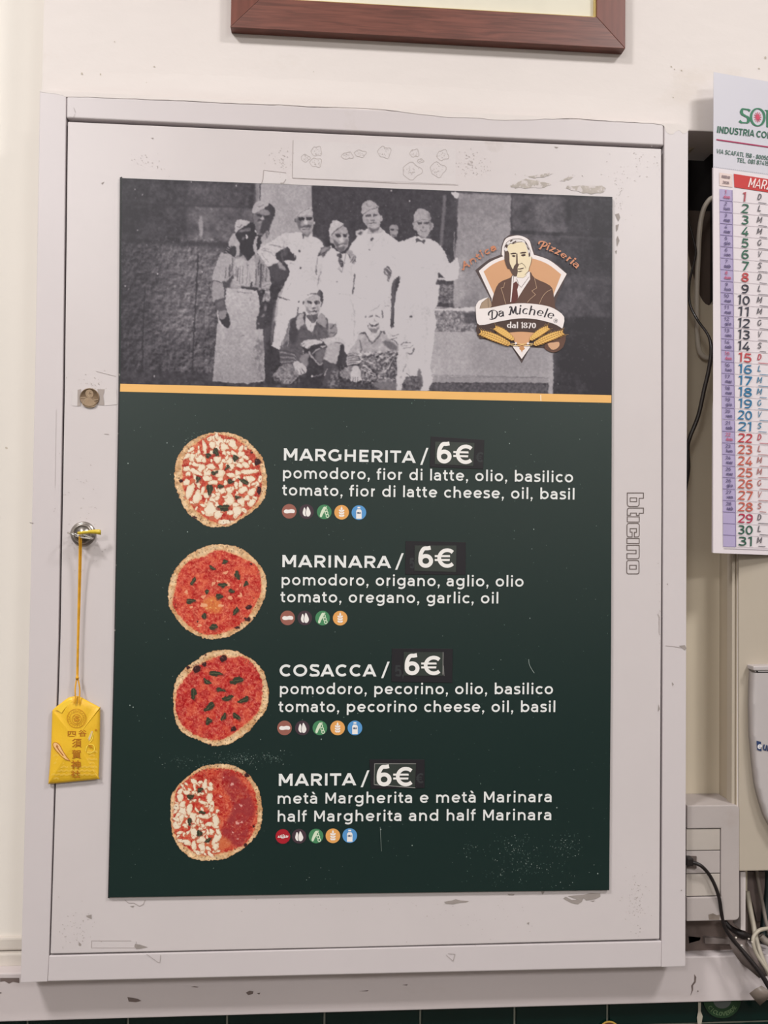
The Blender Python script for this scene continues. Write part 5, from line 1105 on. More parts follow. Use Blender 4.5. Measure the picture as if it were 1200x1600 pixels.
# sixth man
pg(fE, [(700, 330), (722, 325), (738, 402), (712, 392)], 160); pg(fE, [(888, 322), (918, 330), (903, 395), (880, 402)], 160)
pg(fE, [(720, 320), (800, 285), (885, 295), (892, 370), (870, 440), (825, 482), (775, 462), (735, 400)], 168); pg(fE, [(870, 300), (888, 300), (893, 370), (876, 400)], 118, .8, 1)
pg(fE, [(712, 305), (712, 235), (738, 190), (768, 170), (830, 182), (872, 222), (888, 295), (860, 290), (800, 282), (725, 322)], 168); R.line(fE([(720, 318), (800, 284), (888, 298)]), .8, 120); pg(fE, [(845, 230), (872, 222), (888, 290), (868, 280)], 110, .6, 1)
pg(fE, [(752, 314), (796, 312), (792, 334), (760, 336)], 82, 1, 0); pg(fE, [(814, 314), (866, 312), (862, 332), (820, 334)], 82, 1, 0); pg(fE, [(792, 362), (820, 362), (812, 378), (798, 378)], 104, .8, 0); R.line(fE(cat([(778, 402), (808, 412), (842, 402)])), 1.1, 96)
pg(fE, [(780, 455), (830, 480), (870, 440), (880, 470), (800, 490)], 96, .8, 1); pg(fE, [(732, 522), (745, 478), (785, 505), (830, 500), (822, 545), (790, 520)], 82)
for q in ([(480, 660), (520, 700)], [(790, 790), (880, 800)], [(700, 780), (730, 775)], [(1130, 420), (1135, 800)], [(880, 975), (905, 978)]): R.line(fE(q), .8, 170)
# sitting man
pg(fD, [(270, 520), (340, 480), (470, 400), (500, 480), (560, 650), (640, 540), (700, 420), (790, 500), (800, 560), (900, 575), (915, 700), (820, 760), (700, 775), (520, 790), (430, 850), (480, 1000), (330, 1090), (170, 1095), (150, 990), (145, 880), (230, 700)], 88)
addn((440, 490, 530, 570), n2, 50)
pg(fD, [(280, 560), (370, 490), (380, 800), (270, 820)], 58, .8, 2); pg(fD, [(230, 700), (260, 560), (280, 560), (262, 760), (150, 880)], 150, .6, 1)
pg(fD, [(385, 645), (372, 480), (455, 425), (480, 470), (480, 565), (430, 605)], 172); pg(fD, [(640, 540), (690, 430), (760, 470), (765, 620), (700, 580)], 148); pg(fD, [(470, 470), (490, 400), (500, 480), (560, 540), (620, 560), (570, 682), (490, 565)], 208)
pg(fD, [(500, 450), (600, 440), (655, 410), (650, 500), (600, 555), (545, 530)], 84); R.line(fD([(560, 560), (570, 670)]), .7, 150); pg(fD, [(458, 480), (480, 400), (492, 470), (485, 560)], 66)
pg(fD, [(468, 262), (540, 220), (620, 178), (680, 190), (705, 270), (705, 340), (665, 400), (620, 442), (560, 442), (510, 400), (480, 330)], 180)
pg(fD, [(640, 160), (670, 118), (710, 130), (732, 200), (715, 280), (692, 255), (680, 190)], 62); pg(fD, [(440, 262), (470, 170), (600, 120), (668, 118), (640, 160), (560, 175), (530, 215), (470, 262)], 216); R.line(fD(cat([(520, 175), (560, 165), (630, 160), (665, 128)])), 1, 80); R.line(fD([(470, 250), (520, 225), (590, 190)]), .8, 150)
pg(fD, [(445, 270), (470, 258), (478, 300), (460, 300)], 90); pg(fD, [(700, 290), (728, 280), (715, 330), (702, 340)], 96)
pg(fD, [(512, 262), (550, 252), (582, 268), (575, 300), (530, 300)], 62, 1, 0); pg(fD, [(608, 268), (650, 260), (684, 270), (675, 302), (622, 302)], 62, 1, 0); pg(fD, [(570, 352), (622, 345), (612, 375), (585, 374)], 82, .9, 0); pg(fD, [(535, 390), (580, 398), (665, 380), (640, 408), (560, 412)], 66, 1, 0); pg(fD, [(500, 330), (530, 380), (560, 430), (520, 420)], 120, .8, 1); pg(fD, [(640, 330), (670, 320), (665, 390), (640, 420)], 130, .8, 1); pg(fD, [(575, 300), (600, 285), (605, 340), (580, 345)], 210, .9, 1)
pg(fD, [(690, 775), (780, 755), (900, 738), (990, 770), (1018, 820), (1012, 870), (960, 830), (880, 820), (790, 870), (740, 810)], 190); R.line(fD(cat([(890, 815), (960, 825), (1012, 865)])), 1.1, 76); R.line(fD([(670, 770), (760, 850)]), 1.3, 70)
pg(fD, [(800, 560), (900, 575), (912, 690), (830, 745), (790, 700)], 150, .9, 1); 
for q in ([(820, 640), (890, 575)], [(800, 700), (880, 680)], [(850, 745), (900, 700)]): R.line(fD(q), 1.3, 66, .9)
pg(fD, [(780, 870), (830, 828), (905, 820), (980, 840), (960, 900), (930, 1000), (895, 1112), (840, 1090), (735, 1040)], 176)
pg(fD, [(965, 850), (1010, 860), (1000, 1000), (950, 1190), (935, 1250), (925, 1050)], 54)
pg(fD, [(430, 850), (520, 900), (650, 850), (770, 850), (735, 960), (720, 1050), (735, 1200), (720, 1400), (500, 1400), (515, 1150), (520, 1050)], 50)
addn((480, 540, 508, 604), n2, 40)
pg(fD, [(430, 990), (540, 960), (520, 1060), (510, 1140), (420, 1070)], 135, 1, 1); pg(fD, [(640, 920), (770, 890), (740, 1000), (700, 1110), (620, 1050)], 120, .8, 2)
R.line(fD(cat([(525, 935), (570, 1000), (640, 1080), (690, 1112), (720, 1090)])), 2.4, 168); R.line(fD(cat([(580, 975), (620, 930), (680, 895)])), 1.8, 165)
pg(fD, [(690, 870), (755, 855), (750, 875), (700, 885)], 190)
pg(fD, [(430, 850), (460, 800), (540, 778), (640, 775), (700, 792), (725, 822), (640, 842), (575, 860), (520, 902), (470, 880)], 194)
for q in ([(440, 860), (475, 815)], [(470, 880), (500, 845)], [(515, 900), (545, 865)]): R.line(fD(q), 1.0, 76)
pg(fD, [(145, 900), (250, 840), (330, 1000), (380, 1050), (250, 1090), (165, 1090)], 92)
for k in range(6): R.line(fD(cat([(150, 920+k*30), (220, 925+k*30), (330, 960+k*22), (370, 1030+k*8)])), 1.2, 168 if k % 2 else 60, .8)
pg(fD, [(50, 1258), (110, 1180), (180, 1120), (310, 1105), (400, 1250), (370, 1300), (260, 1370), (200, 1360), (130, 1290)], 128); addn((425, 570, 470, 600), n3, 90)
pg(fD, [(320, 1092), (380, 1060), (430, 1085), (512, 1150), (492, 1225), (450, 1235), (405, 1252), (350, 1170)], 190)
for q in ([(370, 1180), (400, 1245)], [(405, 1170), (440, 1235)], [(440, 1160), (475, 1225)]): R.line(fD(q), .9, 80)
pg(fD, [(735, 1050), (820, 1080), (895, 1115), (945, 1200), (935, 1400), (720, 1400), (740, 1280)], 74); pg(fD, [(850, 1180), (930, 1200), (935, 1400), (790, 1400)], 140, .8, 2, 2, np.clip(n3*4+.6, 0, 1)); R.line(fD([(780, 1160), (740, 1270)]), 1.3, 185)
R.line(fD([(580, 1270), (720, 1240)]), 2, 110); R.ell(420+578/8.571, 440+1270/8.571, 1.6, 1.6, 0, 210); R.line(fD([(270, 1380), (350, 1310)]), 1.4, 150)
# sitting boy
pg(fG, [(0, 1070), (110, 1060), (250, 1090), (640, 1090), (900, 1050), (900, 1200), (0, 1200)], 66, 1, 1, 0); addn((530, 590, 660, 620), n3, 60)
pg(fG, [(220, 580), (290, 560), (360, 660), (455, 560), (500, 545), (560, 640), (650, 700), (650, 790), (560, 810), (400, 860), (260, 850), (90, 930), (90, 800), (170, 690)], 170)
addn((545, 518, 622, 570), n2, 40)
pg(fG, [(470, 660), (560, 665), (640, 720), (620, 760), (560, 750)], 100, .9, 1); pg(fG, [(250, 820), (400, 800), (600, 760), (400, 850), (260, 840)], 80, .9, 1)
for q, w_, c in (([(222, 580), (250, 568), (288, 572), (300, 600)], 2.2, 60), ([(290, 580), (350, 665), (372, 672), (455, 580), (470, 550)], 1.6, 74), ([(455, 560), (490, 550), (500, 580)], 2.4, 60), ([(225, 640), (245, 740), (240, 800)], 1.5, 86), ([(560, 640), (640, 620)], 1.2, 80), ([(580, 600), (660, 580)], 1.2, 90), ([(570, 630), (650, 690)], 1.4, 80), ([(680, 700), (720, 670), (790, 675)], 1.4, 88), ([(700, 740), (780, 730), (820, 690)], 1.1, 120), ([(730, 795), (800, 795), (828, 730)], 2.0, 84), ([(690, 710), (760, 710)], 1, 130)): R.line(fG(cat(q)), w_, c, .9)
for k in range(6): R.line(fG(cat([(95, 800+k*26), (150, 790+k*26), (230, 805+k*22)])), 1.2, 64 if k % 2 else 90, .8)
pg(fG, [(90, 930), (220, 900), (215, 935), (95, 950)], 60); pg(fG, [(0, 1020), (60, 950), (150, 940), (130, 1070), (40, 1060)], 140); addn((530, 570, 550, 592), n3, 80)
pg(fG, [(215, 920), (300, 840), (420, 850), (640, 770), (640, 1000), (620, 1110), (400, 1090), (240, 1070)], 112); addn((560, 550, 622, 600), n3, 170); addn((560, 550, 622, 600), n2, 120)
for q in ([(260, 920), (330, 960), (400, 1030)], [(240, 960), (320, 1010), (400, 1040)], [(480, 900), (560, 840), (620, 800)], [(500, 1000), (560, 920), (600, 850)], [(420, 880), (480, 830), (560, 820)], [(300, 880), (380, 900)]): R.line(fG(cat(q)), 2, 196, .8)
for q in ([(280, 900), (360, 960), (410, 1020)], [(530, 1000), (580, 900), (620, 830)], [(440, 900), (500, 850)], [(560, 1060), (600, 980)]): R.line(fG(cat(q)), 1.4, 56, .85)
pg(fG, [(640, 810), (760, 800), (750, 900), (735, 1000), (700, 1190), (622, 1190), (640, 1000)], 200); R.line(fG([(740, 900), (700, 1000)]), .9, 130)
pg(fG, [(740, 1050), (870, 1050), (900, 1100), (900, 1195), (690, 1195)], 92); addn((625, 588, 660, 612), n3, 80); pg(fG, [(880, 950), (920, 1080), (900, 1180), (860, 1050)], 90, .8, 1); R.line(fG([(745, 1010), (780, 1045), (870, 1050)]), 1.3, 70)
pg(fG, [(380, 1105), (620, 1105), (620, 1190), (440, 1190)], 120, .9, 1)
pg(fG, [(120, 1080), (145, 950), (180, 925), (215, 940), (240, 1010), (235, 1080), (190, 1110), (150, 1100)], 196)
for x in (150, 175, 200): R.line(fG([(x, 1110), (x+8, 1050)]), .9, 84)
pg(fG, [(290, 380), (330, 300), (400, 280), (460, 300), (488, 370), (480, 440), (445, 510), (395, 555), (335, 510), (300, 440)], 204); pg(fG, [(330, 505), (395, 520), (445, 490), (420, 550), (380, 560)], 112, .9, 1)
R.line(fG(cat([(320, 480), (330, 520), (370, 560)])), 1.2, 90); R.line(fG([(325, 388), (372, 376)]), 1.4, 92); R.line(fG([(400, 376), (450, 388)]), 1.4, 92); R.line(fG([(335, 378), (372, 368)]), .8, 130); pg(fG, [(326, 450), (345, 470), (430, 460), (448, 445), (420, 495), (380, 498), (340, 480)], 84); pg(fG, [(345, 462), (430, 458), (400, 474), (360, 474)], 222); R.line(fG([(380, 400), (395, 435), (410, 440)]), .8, 140)
pg(fG, [(465, 310), (480, 320), (492, 370), (482, 402), (474, 360)], 104); R.line(fG(cat([(330, 330), (400, 300), (450, 260)])), .9, 150); pg(fG, [(280, 380), (295, 378), (296, 400), (284, 398)], 130)
R.ell(530+792/7.059, 440+390/7.059, 2.6, 1.4, -15, 72); R.line(fG([(500, 270), (550, 275)]), .8, 130)
for q in ([(0, 135), (80, 140)], [(200, 180), (300, 190)], [(540, 160), (560, 180)], [(165, 0), (150, 130)], [(150, 240), (170, 450), (160, 650)]): R.line(fG(q), .8, 160)
R.line(fG([(165, 60), (148, 130)]), 2, 80)
# apron edges, folds on the white standing figures
R.line(fD(cat([(110, 180), (180, 225), (285, 242)])), 1.5, 66); R.line(fD([(130, 240), (110, 500), (60, 860)]), .8, 170); R.line(fD([(395, 340), (390, 450)]), 1.8, 90); R.ell(420+403/8.571, 440+270/8.571, 1.2, 1.4, 0, 80)
for x in (180, 230, 300): R.line(fD([(x, 260), (x-50, 880)]), .7, 186)
R.line(fD([(940, 165), (1180, 190)]), .7, 172); R.line(fD([(1150, 380), (1140, 800)]), .7, 180)
pg(fD, [(40, 860), (150, 910), (130, 870), (60, 840)], 200)
# faint folds in the white cloth
for k in range(150):
    x, y = RNG.uniform(436, 706), RNG.uniform(385, 600)
    if (520 < y and x < 560) or (y > 520 and 530 < x < 650): continue
    L9 = RNG.uniform(5, 22); sl9 = RNG.uniform(-.35, .35); R.line([(x, y), (x+sl9*L9*.5, y+L9*.5), (x+sl9*L9*1.2, y+L9)], RNG.uniform(.7, 2.2), RNG.choice([178, 186, 214, 220]), RNG.uniform(.12, .4), 1)
for q in ([(447, 380), (444, 400)], [(505, 400), (498, 440), (500, 500)], [(556, 385), (548, 430), (551, 500)], [(622, 380), (616, 430), (612, 500)], [(690, 390), (700, 420)], [(632, 520), (640, 600)], [(668, 480), (664, 590)], [(440, 480), (434, 540)]): R.line(cat(q), 4, 172, .35, 2)
# flecks
for k in range(150): R.ell(RNG.uniform(192, 955), RNG.uniform(285, 600), RNG.uniform(.3, .8), RNG.uniform(.3, .9), 0, 205, .55)
for x, y in ((211, 296), (222, 305), (298, 284), (369, 290), (196, 447), (201, 452), (246, 428), (315, 425), (215, 360), (241, 588), (611, 298), (640, 314)): R.ell(x, y, .9, 1.3, 0, 215)
pg(Z2, [(438, 92), (470, 94), (468, 112), (458, 120), (445, 110)], 236)
R.im += (n3*13)[..., None]
yy_, xx_ = np.mgrid[0:H_, 0:W_2]; w1 = fbm(H_, W_2, 4, 77, 2); w2 = fbm(H_, W_2, 4, 88, 2); w3 = fbm(H_, W_2, 12, 99, 2)
R.im = R.im[np.clip(np.round(yy_+w1*3.2+w3*1.5).astype(int), 0, H_-1), np.clip(np.round(xx_+w2*3.2-w3*1.5).astype(int), 0, W_2-1)]
im = R.im; lum = im[..., :1]; lum = 34+(lum-40)*0.98
lum = np.clip(blur(lum[..., 0], 1)[..., None]*.62+lum*.38+(n3*16+n2*16+n1*10)[..., None]*np.clip(lum/160, .35, 1), 30, 190); R.im = np.concatenate([lum*1.0+3*(1-lum/220), lum*.975-1, lum*.985+8*(1-lum/220)], -1)
print_mesh('photo_print', R, vmat('photo_ink', .42, .35), menu, YP1, quad=[(190.4, 278.6), (956.4, 308), (955.3, 617.5), (188.2, 599.7)])

# ---------------------------------------------------------------- pizzas
CR, CR2, SA, MZ = (234, 200, 158), (206, 156, 108), (202, 78, 58), (238, 220, 194)
def pizza(name, ox, oy, sc, outl, sauce, leaves, burnt, seed, label, extra=None, redden=(196, 74, 58)):
    z = fr(ox, oy, sc); o = z(cat(outl, 4, True)); xs = [p[0] for p in o]; ys = [p[1] for p in o]
    R = Ras(min(xs)-2, min(ys)-2, max(xs)+2, max(ys)+2, 2.0, CR); h, w = R.h, R.w
    a = fbm(h, w, 18, seed, 3); b = fbm(h, w, 7, seed+50, 3); c = fbm(h, w, 3.2, seed+90, 2)
    R.poly(o, CR, alpha=True)
    R.im[:] = np.array(CR)*(1-np.clip(a*3+.25, 0, 1)[..., None])+np.array(CR2)*np.clip(a*3+.25, 0, 1)[..., None]; R.im += (b*80)[..., None]*np.array([1, .9, .7])
    # darker toasted lower/right rim
    for (p, q) in zip(o, o[1:]+o[:1]): R.line([p, q], 2.2, (176, 122, 82), .6, 1)
    s_ = z(cat(sauce, 4, True))
    for k, (p, q) in enumerate(zip(s_, s_[1:]+s_[:1])): R.line([p, q], 4.2, (226, 150, 98), .5, 2)
    R.poly(s_, redden, f=1)
    r = R.mask(s_); (sy, sx), m = r
    d = (b*150)[sy, sx][..., None]*np.array([.45, .9, .65])+(c*110)[sy, sx][..., None]*np.array([.5, 1, .8])+(a*50)[sy, sx][..., None]*np.array([1, .4, .4])
    R.im[sy, sx] += d*m[..., None]
    o9 = np.clip(a[sy, sx]*3.2, 0, .38)[..., None]*m[..., None]; R.im[sy, sx] = R.im[sy, sx]*(1-o9)+np.array([218, 118, 74])*o9
    if extra: extra(R, z, m, (sy, sx), a, b, c, s_)
    rng = np.random.RandomState(seed)
    n = len(o)
    for k in range(240):          # specks on the crust
        i = rng.randint(n); t = rng.uniform(.03, .14); cx, cy = sum(xs)/n, sum(ys)/n
        R.ell(o[i][0]*(1-t)+cx*t, o[i][1]*(1-t)+cy*t, rng.uniform(.3, 1.4), rng.uniform(.25, .75), rng.uniform(0, 180), (88, 54, 38), rng.uniform(.35, .85))
    for l in leaves:
        x, y, rx, ry = l[:4]; ang = l[4] if len(l) > 4 else 0; px_, py_ = ox+x/sc, oy+y/sc
        R.ell(px_+.6, py_+.8, rx/sc*1.08, ry/sc*1.15, ang, (120, 40, 34), .6, 1, .2); R.ell(px_, py_, rx/sc, ry/sc, ang, (58, 60, 44), 1, 0, .28)
        ca, sa = math.cos(math.radians(ang)), math.sin(math.radians(ang)); L2 = rx/sc*.8
        if ry > rx: ca, sa = -sa, ca; L2 = ry/sc*.8
        R.line([(px_-ca*L2, py_-sa*L2), (px_+ca*L2, py_+sa*L2)], .7, (118, 122, 88), .8)
        R.line([(px_-ca*L2*.5-sa*1.2, py_-sa*L2*.5+ca*1.2), (px_+ca*L2*.6-sa*1.5, py_+sa*L2*.6+ca*1.5)], .8, (36, 36, 30), .8)
    for x, y, rx, ry in burnt:
        R.ell(ox+x/sc, oy+y/sc, rx/sc*1.25, ry/sc*1.25, 0, (140, 60, 44), .5, 1, .15); R.ell(ox+x/sc, oy+y/sc, rx/sc, ry/sc, 0, (58, 28, 30), 1, 0, .12); R.ell(ox+x/sc-rx/sc*.3, oy+y/sc-ry/sc*.3, rx/sc*.25, ry/sc*.2, 0, (150, 110, 110), .6)
    yy, xx = np.mgrid[0:h, 0:w]; w1 = fbm(h, w, 6, seed+5, 3); w2 = fbm(h, w, 6, seed+6, 3)
    jy = np.clip(np.round(yy+w1*7).astype(int), 0, h-1); jx = np.clip(np.round(xx+w2*7).astype(int), 0, w-1)
    R.im = R.im[jy, jx]*.97; R.al = R.al[jy, jx]
    p_ = print_mesh(name, R, vmat('pizza_ink', .45, .3), menu, YP1, cut=True); p_['label'] = label
def bits(lim, cols, seed, num, smin, smax):
    def f(R, z, m, sl, a, b, c, s_):
        rng = np.random.RandomState(seed); x0, y0 = min(p[0] for p in s_), min(p[1] for p in s_); x1, y1 = max(p[0] for p in s_), max(p[1] for p in s_)
        for k in range(num):
            x, y = rng.uniform(x0, x1), rng.uniform(y0, y1); j = int((y-R.y0)*R.s)-sl[0].start; i = int((x-R.x0)*R.s)-sl[1].start
            if not (0 <= j < m.shape[0] and 0 <= i < m.shape[1]) or m[j, i] < .9 or not lim(x, y): continue
            cc_ = cols[rng.randint(len(cols))]; R.ell(x, y, rng.uniform(smin, smax), rng.uniform(smin, smax)*.7, rng.uniform(0, 180), cc_, rng.uniform(.3, .8), 0, .3)
    return f
def cheese(zone, seed, num, blobs=()):
    def f(R, z, m, sl, a, b, c, s_):
        rng = np.random.RandomState(seed); pts = []; M = np.zeros((R.h, R.w)); x0, y0 = min(p[0] for p in s_), min(p[1] for p in s_); x1, y1 = max(p[0] for p in s_), max(p[1] for p in s_)
        out = []
        for x, y, rx, ry, an in blobs: out.append((x, y, rx, ry, an)); pts.append((x, y, max(rx, ry)))
        for k in range(num*60):
            if len(out) > num: break
            x, y = rng.uniform(x0, x1), rng.uniform(y0, y1); j = int((y-R.y0)*R.s)-sl[0].start; i = int((x-R.x0)*R.s)-sl[1].start
            if not (3 <= j < m.shape[0]-3 and 3 <= i < m.shape[1]-3) or m[j-3, i] < .9 or m[j+3, i] < .9 or m[j, i-3] < .9 or m[j, i+3] < .9 or not zone(x, y): continue
            r = rng.uniform(2.3, 5.6)
            if any((x-p[0])**2+(y-p[1])**2 < (.80*(r*.85+p[2]*.8))**2 for p in pts): continue
            pts.append((x, y, r)); out.append((x, y, r*1.15, r*rng.uniform(.55, .8), rng.uniform(0, 180)))
        for x, y, rx, ry, an in out:
            R.ell(x+.2, y+.4, rx+.8, ry+.8, an, (196, 112, 82), .8, 0, .22); R.ell(x, y, rx, ry, an, (234, 208, 178), 1, 0, .22); R.ell(x-.3, y-.4, rx*.75, ry*.7, an, (244, 230, 208), .8, 0, .2)
    return f
z_ = lambda q, o, s: [(o[0]+x/s, o[1]+y/s) for x, y in q]
B1 = [(265+x/7.5, 665+y/7.5, rx/7.5, ry/7.5, a) for x, y, rx, ry, a in ((575, 190, 70, 55, 20), (735, 215, 72, 45, 35), (500, 225, 32, 55, 0), (410, 250, 28, 70, -12), (640, 250, 55, 40, 30), (275, 375, 38, 52, 25), (350, 385, 55, 50, 0), (690, 325, 45, 24, 0), (835, 330, 45, 40, 60), (890, 375, 45, 22, 10), (300, 455, 60, 24, 15), (370, 500, 45, 50, 40), (300, 540, 90, 28, 28), (485, 480, 55, 28, 5), (635, 415, 26, 26, 0), (600, 470, 28, 42, 0), (710, 420, 50, 50, 0), (580, 560, 70, 48, 10), (720, 480, 40, 50, 70), (930, 540, 105, 28, -8), (440, 560, 50, 50, 20), (720, 580, 55, 25, 10), (220, 565, 30, 25, 0), (200, 665, 38, 36, 0), (235, 770, 36, 108, 18), (320, 650, 25, 85, -28), (440, 620, 50, 35, 0), (510, 665, 55, 28, 0), (660, 670, 24, 28, 0), (940, 630, 65, 38, 0), (1020, 690, 30, 34, 0), (860, 750, 60, 40, 0), (960, 780, 40, 55, 30), (610, 760, 58, 36, 20), (700, 755, 42, 36, 0), (320, 840, 42, 92, 28), (390, 760, 25, 45, 20), (440, 820, 45, 32, 0), (510, 820, 34, 26, 0), (510, 880, 45, 36, 0), (700, 870, 55, 75, -20), (840, 890, 45, 55, 0), (960, 900, 40, 60, 30), (480, 980, 75, 95, -10), (570, 1040, 40, 60, 10), (790, 1010, 50, 85, 25), (650, 1130, 85, 28, -6), (900, 850, 40, 36, 0), (780, 700, 24, 40, 0), (560, 400, 40, 45, 0), (800, 560, 30, 40, 0), (880, 460, 50, 36, 10))]
pizza('pizza_print', 265, 665, 7.5, [(640, 75), (760, 95), (880, 150), (1000, 260), (1090, 380), (1135, 560), (1140, 700), (1110, 860), (1000, 990), (880, 1070), (720, 1170), (560, 1190), (430, 1180), (330, 1110), (230, 1050), (150, 930), (90, 780), (60, 700), (52, 580), (80, 400), (140, 290), (240, 180), (380, 110), (500, 80)],
      [(500, 100), (620, 110), (760, 150), (880, 230), (990, 330), (1050, 450), (1080, 600), (1070, 760), (1020, 900), (900, 1010), (760, 1110), (600, 1150), (440, 1090), (330, 1010), (240, 900), (165, 740), (155, 560), (160, 400), (240, 270), (330, 200), (430, 140)],
      [(540, 312, 42, 36, 60), (448, 350, 35, 28, 20), (770, 380, 42, 30, 45), (675, 490, 35, 20, -30), (525, 550, 40, 22, -20), (330, 630, 24, 38, 10), (715, 655, 40, 28, 20), (870, 655, 62, 22, 35), (590, 712, 35, 22, -20), (468, 750, 30, 74, 0), (795, 840, 42, 18, 0), (635, 962, 75, 34, 0)],
      [(1030, 425, 36, 38), (1052, 760, 22, 50), (135, 650, 22, 18), (290, 1075, 26, 16), (962, 315, 12, 14)], 21, 'printed pizza covered in white cheese pieces and basil', cheese(lambda x, y: True, 3, 110, B1))
def ex2(R, z, m, sl, a, b, c, s_):
    R.ell(255+540/7.06, 840+740/7.06, 17, 12, 0, (224, 140, 66), .7, 6, .2); bits(lambda x, y: True, [(226, 120, 92), (232, 150, 112), (176, 52, 50), (216, 100, 74), (190, 60, 56)], 8, 1000, .5, 1.3)(R, z, m, sl, a, b, c, s_)
    bits(lambda x, y: (x-331)**2+(y-945)**2 < 190, [(240, 190, 120), (236, 170, 100)], 9, 500, .8, 2.2)(R, z, m, sl, a, b, c, s_)
    for x, y, rx, ry in ((690, 385, 26, 20), (715, 520, 22, 25), (850, 635, 24, 22), (445, 745, 35, 22), (560, 500, 18, 14), (600, 480, 22, 10), (545, 515, 12, 20), (850, 525, 12, 18), (310, 770, 20, 16), (255, 600, 18, 20), (640, 750, 30, 18), (440, 650, 26, 18), (400, 970, 26, 18), (740, 665, 28, 18)): R.ell(255+x/7.06, 840+y/7.06, rx/7.06, ry/7.06, 0, (240, 176, 136), .85, 0, .25)
pizza('pizza_print', 255, 840, 7.06, [(640, 70), (780, 90), (900, 140), (1040, 270), (1130, 420), (1135, 600), (1080, 760), (1010, 880), (900, 990), (760, 1080), (600, 1120), (480, 1120), (340, 1070), (200, 970), (100, 820), (60, 740), (50, 600), (75, 480), (130, 350), (240, 220), (380, 130), (520, 80)],
      [(620, 140), (740, 170), (900, 240), (1030, 310), (1075, 450), (1080, 600), (1020, 720), (950, 850), (880, 930), (760, 1010), (580, 1070), (430, 1060), (300, 980), (200, 890), (110, 750), (115, 660), (140, 540), (170, 400), (290, 260), (450, 210), (540, 160)],
      [(685, 265, 35, 22), (540, 335, 32, 22, 20), (815, 415, 32, 45), (330, 480, 22, 45, 30), (655, 525, 40, 26), (915, 510, 30, 26), (480, 595, 26, 20), (750, 590, 33, 20), (620, 650, 40, 30, -20), (300, 700, 55, 24), (455, 868, 28, 34, -20), (800, 810, 26, 45, 30), (555, 985, 50, 30, 10)],
      [(945, 770, 32, 26), (930, 900, 36, 20), (815, 992, 25, 16), (970, 293, 14, 12), (1000, 665, 6, 6), (380, 925, 10, 10)], 31, 'printed red pizza with herbs and no cheese', ex2, (206, 72, 58))
pizza('pizza_print', 260, 1005, 7.06, [(640, 68), (780, 90), (950, 180), (1060, 290), (1110, 430), (1130, 560), (1110, 720), (1030, 830), (900, 980), (720, 1100), (600, 1130), (500, 1135), (350, 1070), (180, 990), (100, 860), (75, 700), (80, 500), (120, 370), (220, 260), (330, 180), (470, 95)],
      [(600, 140), (700, 160), (850, 150), (960, 240), (1030, 350), (1060, 480), (1040, 680), (960, 820), (860, 900), (720, 1010), (560, 1070), (400, 1040), (260, 980), (150, 860), (100, 700), (120, 520), (200, 400), (290, 300), (440, 200)],
      [(540, 335, 80, 24, 5), (780, 412, 75, 38, -5), (445, 422, 45, 24, 30), (300, 555, 35, 58, 0), (600, 515, 50, 24, 5), (675, 608, 55, 32, -20), (852, 628, 58, 32, -20), (478, 700, 60, 38, -35), (632, 815, 25, 45, 20), (772, 808, 55, 25, 40), (465, 860, 36, 34, -30)],
      [(630, 170, 36, 35), (420, 230, 26, 28), (335, 285, 42, 40), (240, 268, 20, 20), (740, 945, 30, 28), (485, 1122, 16, 12), (432, 132, 14, 12)], 41, 'printed deep red pizza with large basil leaves', bits(lambda x, y: True, [(226, 110, 90), (236, 160, 140), (170, 44, 48), (222, 96, 62), (186, 50, 52), (232, 130, 90)], 18, 1500, .4, 1.0), (198, 62, 56))
def ex4(R, z, m, sl, a, b, c, s_):
    R.poly(z_(cat([(640, 150), (760, 150), (860, 260), (960, 400), (1010, 560), (960, 760), (880, 960), (760, 950), (640, 800), (740, 620), (760, 480), (660, 300)], 3, True), (255, 1185), 7.06), (146, 44, 54), .75, 4, tex=np.clip(a*2+.8, 0, 1))
    R.poly(z_(cat([(440, 930), (640, 860), (760, 930), (700, 1000), (560, 1010)], 3, True), (255, 1185), 7.06), (214, 126, 76), .6, 3)
    bits(lambda x, y: x > 340, [(216, 100, 80), (232, 160, 130), (150, 36, 48), (200, 70, 60)], 28, 800, .4, 1.2)(R, z, m, sl, a, b, c, s_)
    cheese(lambda x, y: x < 255+(620 if y > 1185+560/7.06 else 560)/7.06-2 and y > 1185+250/7.06, 13, 90, [(255+x/7.06, 1185+y/7.06, rx/7.06, ry/7.06, a_) for x, y, rx, ry, a_ in ((575, 690, 40, 75, -5), (510, 440, 32, 65, 5), (590, 880, 40, 75, 30), (290, 560, 26, 70, 8), (420, 895, 48, 38, 0), (215, 580, 45, 70, 0), (460, 290, 28, 60, 0), (185, 430, 30, 60, 0), (240, 920, 70, 28, 20), (330, 650, 45, 50, 0), (450, 640, 80, 26, 0), (520, 330, 36, 24, 0), (340, 960, 26, 50, 10), (430, 980, 40, 50, 0), (150, 740, 40, 45, 20), (345, 820, 50, 60, 0))])(R, z, m, sl, a, b, c, s_)
    for x, y, r_ in ((760, 285, 20), (632, 415, 18), (855, 515, 18), (820, 715, 20), (865, 705, 16), (790, 560, 12), (665, 210, 10), (770, 820, 10), (825, 890, 10)): R.ell(255+x/7.06, 1185+y/7.06, r_/7.06, r_/7.06*.8, 20, (236, 176, 164), .85, 0, .3)
